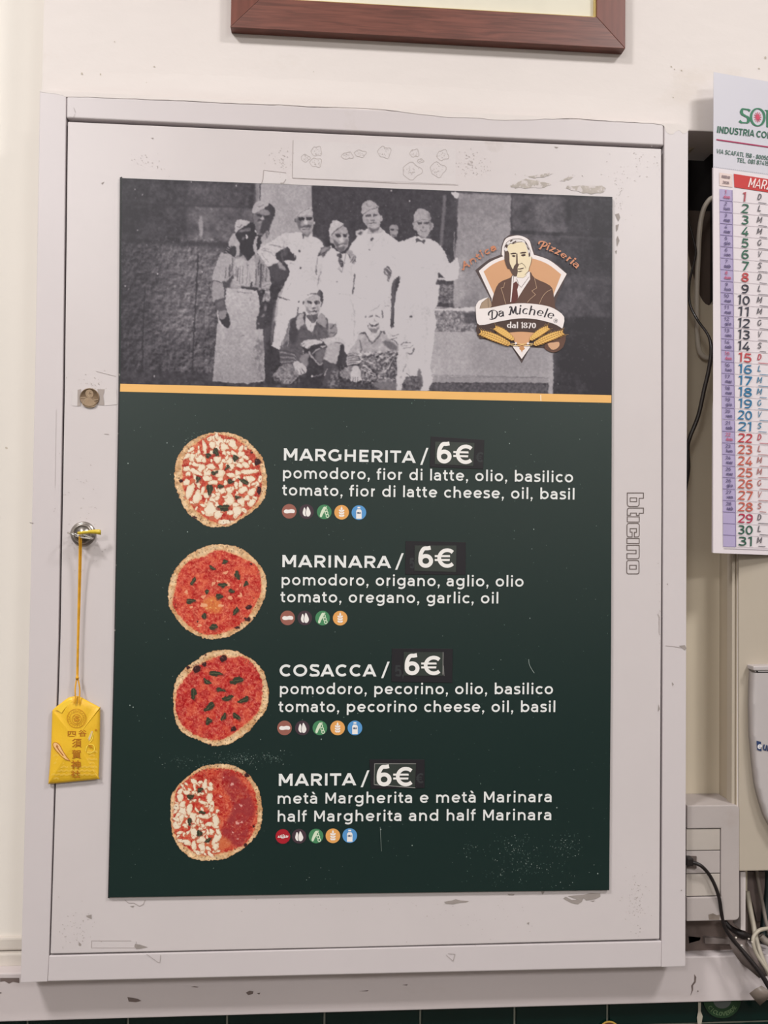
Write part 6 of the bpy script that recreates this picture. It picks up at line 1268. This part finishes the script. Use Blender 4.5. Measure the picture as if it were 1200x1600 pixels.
pizza('pizza_print', 255, 1185, 7.06, [(600, 58), (740, 70), (850, 110), (950, 180), (1050, 330), (1090, 500), (1095, 650), (1060, 800), (960, 930), (850, 1020), (680, 1110), (500, 1130), (340, 1110), (200, 1020), (110, 870), (85, 720), (75, 560), (90, 410), (170, 290), (290, 180), (420, 90)],
      [(600, 110), (780, 130), (900, 200), (980, 300), (1030, 450), (1040, 640), (1000, 800), (920, 930), (760, 1010), (640, 1040), (480, 1070), (360, 1040), (230, 960), (140, 850), (110, 700), (130, 480), (150, 350), (280, 220), (430, 130)],
      [(405, 345, 34, 26), (300, 425, 34, 30), (425, 597, 38, 18), (292, 695, 26, 38), (400, 825, 30, 36), (495, 900, 50, 16, -30)],
      [(920, 185, 26, 24), (1000, 750, 14, 14), (905, 955, 16, 16)], 51, 'printed pizza, left half with cheese, right half dark red', ex4, (200, 70, 56))

# ---------------------------------------------------------------- menu text
M_txt = flat('print_white', (232, 232, 230), rough=.45); YT1 = YP1
def text_line(name, s, a, b, em, w, track=0.03): letters(i_ := Ink(), s, a, b, em, w, track=track, up=(0.012, -1.0)); return i_.build(name, M_txt, menu, YT1)
for s, a, b in (('MARGHERITA', (441, 719.2), (649.5, 723.4)), ('MARINARA', (438.5, 886), (611, 887.6)), ('COSACCA', (435.2, 1057), (588, 1057)), ('MARITA', (433, 1228), (556.5, 1227))):
    text_line('dish_name', s, a, b, 27, .142, .02)
for q in (((658.2, 726.4), (667.8, 699.8)), ((619, 890.2), (629.2, 864.4)), ((597.2, 1059.6), (607.2, 1033.8)), ((565.2, 1230), (575.6, 1203.6))):
    (x0, y0), (x1, y1) = q; Ink().poly([(x0-1.7, y0), (x0+1.7, y0), (x1+1.7, y1), (x1-1.7, y1)]).build('slash', M_txt, menu, YT1)
for s, a, b in (('pomodoro, fior di latte, olio, basilico', (440.4, 747.4), (896.4, 753.8)), ('tomato, fior di latte cheese, oil, basil', (440.4, 774), (899, 780.6)),
                ('pomodoro, origano, aglio, olio', (438.3, 914.3), (819, 916.8)), ('tomato, oregano, garlic, oil', (437.6, 941), (780, 943)),
                ('pomodoro, pecorino, olio, basilico', (435.6, 1084.8), (865, 1084.8)), ('tomato, pecorino cheese, oil, basil', (434.6, 1112.6), (869, 1112.6)),
                ('metà Margherita e metà Marinara', (432, 1256), (863.5, 1253.2)), ('half Margherita and half Marinara', (432, 1284), (863, 1281.4))):
    text_line('description_line', s, a, b, 24.2, .112, .05)
# price stickers
M_st = flat('sticker_black', (38, 36, 40), rough=.4); M_si = mat('sticker_inner', (58, 64, 60), rough=.3, var=.2, vscale=40); M_gh = flat('ghost_print', (54, 56, 58)); M_pr = flat('price_white', (240, 236, 232), rough=.45)
PS = [([(673.3, 681.9), (756.9, 687.3), (754.8, 732.9), (671.5, 729.4)], [(680, 690), (741.5, 692), (739.5, 728), (679.5, 725)], (682.3, 723.8), (738, 725.4), ('€', (743, 722), (755, 722.6), 20)),
      ([(633.8, 845.2), (727.9, 847.3), (727.5, 898), (633.1, 897.3)], [(648, 852.5), (713.3, 852.5), (712.3, 893.8), (647.5, 891.7)], (653.6, 887.2), (709.6, 887.2), ('5', (640, 888), (648, 888), 20)),
      ([(612.3, 1013.4), (707.6, 1013.8), (706.6, 1066.8), (611.5, 1065.2)], [(631, 1019), (692.5, 1019), (692, 1056), (630.5, 1055.5)], (632.2, 1055), (688.6, 1055), ('5,', (617, 1057), (632, 1057), 22)),
      ([(577.1, 1186.7), (663.6, 1186.7), (663.5, 1231.3), (579.3, 1232.8)], [(585, 1193), (650, 1193), (648.4, 1231), (584.4, 1226)], (588.4, 1228.6), (645, 1228.6), ('€', (650, 1224), (662, 1224), 20))]
for q, inn, a, b, gh in PS:
    st_ = prism('price_sticker', q, YP1-.0003, YP1, M_st, menu, .0001)
    prism('overlay', inn, YP1-.0006, YP1-.0003, M_si, st_)
    g_ = Ink(); letters(g_, gh[0], gh[1], gh[2], gh[3]*1.15, .13); g_.build('old_price', M_gh, st_, YP1-.00038)
    g6 = Ink(); w_ = b[0]-a[0]
    letters(g6, '6', (a[0]-.6, a[1]), (a[0]+.41*w_, a[1]+.41*(b[1]-a[1])), 48, .128); g6.build('price_digit', M_pr, st_, YP1-.0008)
    g6 = Ink(); letters(g6, '€', (a[0]+.46*w_, a[1]+.5*(b[1]-a[1])), (b[0]+1.2, b[1]), 43.5, .132); g6.build('euro_sign', M_pr, st_, YP1-.0008)
pe = Ink(); pe.line([(585.5, 1193.4), (650, 1193.4)], .7).line([(585, 1226), (649, 1231)], .8).line([(585.3, 1193), (584.6, 1226)], .6).line([(692.4, 1019), (692, 1054)], .7).line([(693, 1040), (694, 1056)], .5)
pe.build('peeled_edges', flat('peel_white', (170, 168, 164)), menu, YP1-.00075)
# allergen icons
IC = {'peanut': (152, 96, 84), 'almond': (70, 54, 62), 'soy': (72, 134, 92), 'wheat': (228, 164, 92), 'milk': (88, 150, 206), 'red': (170, 30, 44)}
M_icw = flat('icon_white', (240, 234, 230)); M_ics = flat('icon_pale_green', (214, 226, 200))
def icon(kind, cx, cy):
    r = 11.4
    o = Ink().ell(cx, cy, r, r, 0, 40).build('allergen_icon', flat('icon_'+kind, IC[kind]), menu, YP1-.00005)
    s = Ink(); m_ = M_icw
    if kind == 'peanut': s.poly(cat([(cx-8.4, cy-.3), (cx-5.5, cy-2.9), (cx-1, cy-2.4), (cx+3, cy-3.3), (cx+7.4, cy-2.4), (cx+8.8, cy+.3), (cx+7, cy+2.8), (cx+2, cy+2.6), (cx-3, cy+3.3), (cx-7, cy+2.6)], 4, True))
    if kind == 'almond':
        s.poly(cat([(cx+1.6, cy-8), (cx+5.2, cy-2), (cx+6.4, cy+3), (cx+4, cy+7.2), (cx+.4, cy+7.2), (cx-1, cy+3), (cx-.4, cy-2)], 4, True)); s.poly(cat([(cx-3.4, cy-6.6), (cx-1.4, cy-3), (cx-1.9, cy+3), (cx-1.2, cy+7), (cx-4, cy+6.4), (cx-6, cy+2.4), (cx-5.2, cy-2.4)], 4, True))
    if kind == 'soy':
        m_ = M_ics; s.poly(cat([(cx-.6, cy-8), (cx+2.4, cy-7.4), (cx+1.2, cy-2), (cx-2, cy+3.4), (cx-4.4, cy+8.2), (cx-7, cy+6.6), (cx-5.6, cy+1), (cx-3.4, cy-4)], 4, True))
        for k, (dx, dy) in enumerate(((2.2, -3), (3.6, 1.6), (5, 6.2))): s.line([(cx+dx+2.1*math.cos(t), cy+dy+2.5*math.sin(t)) for t in (2*math.pi*j/14 for j in range(14))], 1.3, True)
        s.ell(cx+3.2, cy-7.6, 1.1, 1.1, 0, 10)
    if kind == 'wheat':
        s.ell(cx, cy-5.6, 1.5, 2.4, 0, 12); s.line([(cx, cy-9), (cx, cy+7)], .9)
        for k in range(3):
            y = cy-2.4+k*3.9; s.ell(cx-2.3, y, 2.3, 1.4, 35, 12); s.ell(cx+2.3, y, 2.3, 1.4, -35, 12)
    if kind == 'milk':
        s.poly([(cx-4.3, cy+9.6), (cx-4.3, cy-2.6), (cx-2.4, cy-5.2), (cx+2.4, cy-5.2), (cx+4.3, cy-2.6), (cx+4.3, cy+9.6)]).poly([(cx-2.2, cy-9), (cx+2.2, cy-9), (cx+2.2, cy-6.6), (cx-2.2, cy-6.6)])
    if kind == 'red':
        for k, (dx, h_) in enumerate(((-7, 2), (-4.4, 3), (-2, 5), (.2, 6), (2.4, 4), (5, 3), (7.4, 2))): s.line([(cx+dx, cy+h_*.6), (cx+dx+.6, cy-h_*.6)], 1.1)
        s.line([(cx-8, cy+1.4), (cx+8, cy+1)], .8)
    s.build('symbol', m_, o, YP1-.0001)
    if kind == 'milk':
        t = Ink(); letters(t, 'MILK', (cx-3, cy+1.9), (cx+3, cy+1.9), 4, .2); t.build('symbol_lettering', flat('milk_grey', (90, 100, 120)), o, YP1-.00016)
    if kind == 'red': Ink().poly([(cx+8, cy-8), (cx+13, cy-11.5), (cx+14, cy-10), (cx+9.6, cy-5)]).poly([(cx-10.5, cy+8), (cx-6, cy+10), (cx-8, cy+12.6), (cx-11, cy+11)]).poly([(cx+6, cy+8.8), (cx+9.8, cy+7), (cx+9, cy+11.4), (cx+6, cy+11.6)]).build('stem_marks', M_st, o, YP1-.0001)
for y0, y1, xs_, kinds in ((798.9, 800.9, (451.9, 479, 506.7, 533.8, 560.8), 'peanut almond soy wheat milk'), (965.5, 966, (449.4, 476.2, 504, 531.5), 'peanut almond soy wheat'), (1137.4, 1137.4, (444.6, 472.3, 499.8, 527.5, 554.6), 'peanut almond soy wheat milk'), (1307, 1305.6, (442, 467.3, 493.8, 520.2, 546.5), 'red almond soy wheat milk')):
    for k, (x, kd) in enumerate(zip(xs_, kinds.split())): icon(kd, x, y0+(y1-y0)*k/4)
# scuffs and flecks on the green
sc_ = Ink(); sc2 = Ink(); rg2 = np.random.RandomState(4)
for (x, y, sx, sy, n) in ((375, 1186, 18, 6, 130), (425, 1184, 10, 5, 60), (330, 1190, 18, 8, 50), (270, 1190, 12, 7, 30), (735, 1328, 10, 8, 26), (800, 1322, 26, 10, 90), (885, 1322, 12, 12, 80), (820, 1352, 26, 12, 90), (780, 1365, 22, 10, 30), (850, 1375, 30, 8, 26), (300, 680, 12, 8, 25)):
    for k in range(n):
        (sc2 if rg2.rand() < .22 else sc_).ell(rg2.normal(x, sx), rg2.normal(y, sy), rg2.uniform(.3, 1.2), rg2.uniform(.25, .6), rg2.uniform(0, 180), 6)
for k in range(70): sc2.ell(rg2.uniform(195, 945), rg2.uniform(640, 1390), rg2.uniform(.3, .7), rg2.uniform(.3, .8), rg2.uniform(0, 180), 6)
for x, y in ((261, 692), (293, 831), (796, 693), (834, 827), (828, 966), (203, 1102), (208, 1105), (934, 1365), (200, 724), (870, 1262), (502, 1155), (644, 1321), (595, 1296)): sc2.ell(x, y, .9, 1.1, 0, 8)
sc2.line(cat([(826, 1030), (827, 1038), (831, 1046), (835, 1052)]), .7).line([(885, 740), (883, 748)], .8).line([(594, 1292), (596, 1330)], .4)
sc_.build('scuffs', flat('scuff_dim', (88, 108, 102)), menu, YP1-.0001)['kind'] = 'stuff'; sc2.build('scuffs', flat('scuff_pale', (150, 162, 156)), menu, YP1-.0001)['kind'] = 'stuff'

# ---------------------------------------------------------------- emblem on the photograph
ze = fr(700, 350, 5.4545); zf = fr(780, 350, 15.0)
emb = Ink().poly(ze(cat([(232, 395), (290, 345), (350, 300), (448, 262), (455, 190), (478, 125), (520, 94), (600, 92), (690, 122), (725, 195), (738, 252), (860, 300), (955, 360), (1016, 425), (985, 500), (925, 640), (912, 700), (985, 790), (985, 880), (990, 930), (1005, 985), (985, 1050), (930, 1092), (880, 1094), (820, 1060), (700, 1050), (628, 1188), (545, 1050), (300, 980), (250, 955), (252, 860), (236, 780), (232, 700), (262, 655), (345, 625), (370, 655), (300, 520)], 1, True))).build('emblem', flat('emblem_shadow', (80, 66, 66)), menu, YP1-.0001)
lay = [0.0001]
def L_(name, polys, c, raw=False):
    lay[0] += .00004; i = Ink()
    for q in polys: i.poly(q)
    return i.build(name, flat('emblem_%d_%d_%d' % c, c), emb, YP1-lay[0])
def LL(name, lines, w, c, nib=None):
    lay[0] += .000035; i = Ink()
    for q in lines: i.line(q, w, nib=nib)
    return i.build(name, flat('emblem_%d_%d_%d' % c, c), emb, YP1-lay[0])
WH = (236, 226, 224); BR = (96, 68, 58); OR = (212, 160, 120); DB = (74, 54, 48)
L_('fan_border', [ze([(262, 400)]+cat([(262, 400), (360, 322), (470, 275)], 5)+cat([(458, 262), (462, 200), (488, 132), (530, 108), (610, 98), (688, 135), (712, 200), (732, 262)], 4)+cat([(732, 262), (870, 312), (1012, 425)], 5)+[(905, 620), (890, 690), (375, 690), (372, 635)])], WH)
L_('fan', [ze(cat([(303, 405), (380, 345), (480, 302), (600, 284), (720, 294), (850, 342), (965, 430)], 4)+[(903, 590), (880, 690), (400, 690), (388, 590)])], OR)
L_('suit', [ze(cat([(370, 690), (385, 615), (432, 505), (530, 458), (560, 430), (690, 402), (738, 460), (870, 525), (900, 600), (914, 730)], 3)+[(370, 730)])], BR)
L_('shirt', [ze([(545, 450), (562, 425), (698, 405), (700, 470), (640, 560), (585, 650), (530, 665)])], WH)
L_('tie', [ze([(556, 505), (582, 488), (602, 520), (590, 558), (598, 620), (590, 650), (565, 672), (538, 668), (548, 570)])], (98, 50, 46))
LL('lapel_lines', [ze([(484, 498), (474, 540), (452, 546), (470, 600), (492, 682)]), ze([(738, 465), (756, 545), (714, 570), (746, 602), (700, 640), (676, 668)]), ze(cat([(880, 558), (840, 580), (806, 620), (778, 682)]))], .7, (190, 158, 130))
LL('shirt_lines', [ze([(585, 465), (605, 520), (625, 540), (690, 450)]), ze([(560, 440), (556, 500)])], .5, DB)
L_('hair', [zf(cat([(105, 600), (125, 500), (180, 420), (280, 362), (400, 345), (500, 352), (600, 402), (670, 480), (705, 580), (738, 640), (735, 730), (700, 775), (640, 600), (300, 560), (200, 640), (160, 690), (125, 640)], 3, True))], (226, 218, 216))
L_('face', [zf(cat([(200, 520), (250, 460), (340, 462), (430, 432), (560, 430), (610, 470), (645, 560), (670, 640), (690, 740), (700, 775), (755, 760), (765, 790), (735, 930), (700, 1030), (690, 1095), (620, 1170), (520, 1205), (430, 1210), (330, 1130), (250, 920), (235, 700), (200, 620)], 3, True))], (234, 218, 186))
L_('neck', [zf([(420, 1150), (640, 1120), (640, 1200), (560, 1260), (420, 1250)])], (234, 218, 186))
L_('face_shade', [zf(cat([(130, 700), (185, 620), (235, 690), (232, 860), (290, 1010), (325, 1060), (350, 980), (395, 920), (398, 720), (428, 700), (436, 920), (462, 955), (425, 1040), (435, 1090), (410, 1220), (320, 1200), (240, 1050), (195, 1045), (128, 860)], 2, True))], (92, 72, 64))
L_('face_lines', [zf([(258, 695), (320, 672), (392, 672), (404, 700), (280, 712)]), zf([(290, 745), (340, 725), (385, 745), (360, 770), (325, 768)]), zf([(478, 675), (540, 655), (612, 652), (640, 664), (600, 690), (500, 692)]), zf([(508, 722), (560, 705), (612, 705), (616, 742), (560, 758), (525, 748)]),
                  zf([(425, 1040), (470, 1046), (580, 1020), (565, 1048), (500, 1062), (440, 1062)]), zf([(430, 1108), (550, 1095), (500, 1122), (440, 1122)]),
                  zf(cat([(140, 510), (180, 470), (200, 500), (185, 560), (150, 540)], 2, True)), zf([(300, 440), (390, 390), (405, 410), (320, 462)]), zf([(250, 400), (300, 365), (320, 380), (270, 420)]), zf([(125, 600), (150, 640), (150, 690), (128, 740)]),
                  zf([(600, 420), (640, 440), (650, 490), (630, 480)]), zf([(650, 520), (700, 580), (690, 620), (660, 560)]), zf([(690, 700), (722, 650), (726, 745), (698, 770)])], DB)
LL('face_strokes', [zf([(438, 930), (470, 945), (530, 915), (600, 975), (625, 1035)]), zf(cat([(120, 560), (180, 430), (290, 362), (400, 345), (510, 352), (610, 405), (700, 560), (735, 650)])), zf(cat([(200, 510), (260, 455), (330, 462), (420, 425), (540, 415)])), zf(cat([(765, 770), (748, 900), (705, 1030), (690, 1095), (600, 1190)])), zf([(640, 480), (690, 600)])], .5, DB)
L_('ribbon_back', [ze(cat([(262, 715), (290, 655), (350, 630), (372, 700), (330, 730), (290, 735)], 2, True))], (168, 144, 122))
LL('ribbon_edge', [ze(cat([(345, 628), (300, 650), (262, 712)])), ze([(340, 640), (345, 712)])], .5, DB)
L_('ribbon_under', [ze(cat([(250, 850), (430, 832), (600, 806), (760, 812), (900, 850), (985, 895), (960, 945), (850, 940), (720, 922), (620, 916), (520, 925), (440, 900), (300, 975), (255, 955)], 2, True))], DB)
L_('ribbon_tail', [ze(cat([(830, 1020), (900, 985), (990, 930), (1003, 985), (975, 1055), (925, 1090), (878, 1092), (825, 1062)], 2, True))], (98, 68, 56))
L_('ribbon_tail', [ze(cat([(848, 1020), (900, 1010), (945, 1005), (948, 1040), (915, 1068), (880, 1068)], 2, True))], (208, 162, 128))
L_('lower_fan', [ze([(505, 930)]+cat([(520, 926), (625, 918), (730, 926)], 3)+[(745, 935), (632, 1080)])], OR)
L_('lower_point', [ze([(552, 1046), (575, 1025), (620, 1062), (680, 1025), (702, 1046), (628, 1150)])], WH)
L_('lower_point', [ze(cat([(606, 1062), (632, 1040), (656, 1062), (636, 1078), (630, 1096), (622, 1076)], 2, True))], (196, 140, 90))
L_('ribbon', [ze(cat([(235, 705), (262, 655), (345, 624), (288, 668), (268, 722)], 2)+cat([(268, 722), (360, 714), (500, 686), (640, 675), (800, 690), (905, 722), (990, 792), (975, 892)], 3)+cat([(975, 892), (900, 850), (750, 812), (600, 805), (430, 832), (268, 862), (240, 790)], 3))], WH)
TX = (52, 46, 52)
DEC = {'M': ([cat([(.02, .10), (.10, .04), (.17, .12), (.22, .40), (.27, .62), (.18, .68), (.08, .60)]), cat([(.27, .62), (.34, .35), (.42, .14), (.52, .38), (.64, .66)]), cat([(.64, .66), (.64, .35), (.68, .08), (.78, .02), (.86, .10)])], .84),
       'D': ([cat([(.22, .62), (.16, .35), (.12, .06)]), cat([(-.14, .36), (-.12, .54), (.06, .66), (.34, .67), (.58, .52), (.62, .30), (.44, .06), (.16, .0), (-.02, .02), (-.10, .10)])], .68),
       'A': ([cat([(-.10, .10), (.02, .0), (.14, .20), (.34, .70)]), [(.34, .70), (.42, .30), (.52, .0), (.60, .04)], cat([(.10, .26), (.44, .26)])], .62),
       'P': ([cat([(.26, .66), (.20, .34), (.12, -.02), (0, -.04)]), cat([(-.12, .36), (-.14, .56), (.04, .70), (.36, .70), (.54, .58), (.5, .38), (.34, .28), (.24, .30)])], .54)}
def arc_text(name, s, path, em, w, c, nib, glyphs=None, slant=.15, track=0):
    """letters one by one along a smooth path"""
    P_ = cat(path, 12); ds = [0]
    for a, b in zip(P_, P_[1:]): ds.append(ds[-1]+math.hypot(b[0]-a[0], b[1]-a[1]))
    G = [(glyphs or {}).get(ch) or glyph(ch, w) for ch in s]; adv = [g_[1]+track for g_ in G]; k = ds[-1]/sum(adv)
    def at(d):
        d = min(max(d, 0), ds[-1]-1e-6); j = max(x for x in range(len(ds)-1) if ds[x] <= d); t = (d-ds[j])/(ds[j+1]-ds[j]); a, b = P_[j], P_[j+1]
        return (a[0]+(b[0]-a[0])*t, a[1]+(b[1]-a[1])*t)
    i = Ink(); d = 0
    for ch, ad in zip(s, adv):
        a, b = at(d), at(d+ad*k)
        if ch != ' ': letters(i, ch, a, b, em, w, slant=slant, nib=nib, glyphs=glyphs)
        d += ad*k
    lay[0] += .00004
    return i.build(name, flat('emblem_%d_%d_%d' % c, c), emb, YP1-lay[0])
arc_text('emblem_lettering', 'Da Michele', [ze([p])[0] for p in ((365, 815), (500, 782), (620, 770), (760, 782), (895, 815))], 19.5, .125, TX, (.28, 20), DEC)
lay[0] += .000035
i = Ink().ring(*ze([(917, 824)])[0], 3.0, .5, 20); letters(i, 'R', (866.5, 502.4), (869.8, 503.2), 4.6, .14); i.build('registered_mark', flat('emblem_52_46_52', TX), emb, YP1-lay[0])
i = Ink(); letters(i, 'dal 1870', (791.6, 512.6), (837.8, 513.4), 13.5, .15, nib=(.35, 0)); lay[0] += .000035; i.build('emblem_lettering', flat('emblem_white', WH), emb, YP1-lay[0])
arc_text('emblem_lettering', 'Antica', [ze([p])[0] for p in ((130, 388), (230, 330), (320, 270), (425, 212))], 15.5, .16, (196, 128, 96), (.35, 40), DEC, slant=.1)
arc_text('emblem_lettering', 'Pizzeria', [ze([p])[0] for p in ((775, 205), (870, 232), (990, 300), (1100, 385))], 16, .16, (206, 140, 108), (.35, 40), DEC, slant=.1)
def ear(tip, root, n, wd_, seed):
    rng = np.random.RandomState(seed); k1 = Ink(); k2 = Ink(); aw = Ink(); dx, dy = root[0]-tip[0], root[1]-tip[1]; l = math.hypot(dx, dy); ux, uy = dx/l, dy/l; ang = math.degrees(math.atan2(uy, ux))
    for k in range(n):
        t = k/n; wf = .5+.5*math.sin(math.pi*min(.12+t*.85, 1)); cx, cy = tip[0]+dx*t, tip[1]+dy*t-math.sin(t*3.1)*1.2
        for s_ in (-1, 1, 0):
            off = wd_*.62*wf*s_; sh = 1.3 if s_ == 0 else 0
            px_, py_ = cx-uy*off+ux*sh, cy+ux*off+uy*sh
            for kk, g_ in ((k2, 1.22), (k1, .86)): kk.ell(px_+(.15 if g_ > 1 else 0), py_+(.35 if g_ > 1 else 0), 3.1*g_*wf, 1.65*g_*wf, ang-s_*30, 10)
            if s_:
                L2 = rng.uniform(3.5, 8); ax, ay = px_-uy*s_, py_+ux*s_
                aw.line([(ax, ay), (ax-ux*L2-uy*s_*L2*.4, ay-uy*L2+ux*s_*L2*.4)], .28)
    for kk, c in ((aw, (198, 154, 84)), (k2, (160, 110, 56)), (k1, (232, 186, 104))):
        lay[0] += .000035; kk.build('wheat_ear', flat('wheat_%d' % c[0], c), emb, YP1-lay[0])
def E_(p): return ze([p])[0]
ear(E_((405, 885)), E_((565, 990)), 10, 4.6, 1); ear(E_((280, 925)), E_((535, 1030)), 13, 5.6, 2); ear(E_((850, 885)), E_((695, 990)), 10, 4.6, 3); ear(E_((975, 925)), E_((725, 1030)), 13, 5.6, 4)
LL('wheat_stalk', [ze(cat([(530, 1025), (600, 1018), (660, 1035), (720, 1030)])), ze(cat([(725, 1022), (660, 1018), (600, 1036), (540, 1032)]))], 1.0, (232, 196, 130))
lay[0] += .000035; Ink().ell(*E_((578, 1016)), 2, 1.6).ell(*E_((682, 1018)), 2, 1.6).build('wheat_knot', flat('emblem_white', WH), emb, YP1-lay[0])
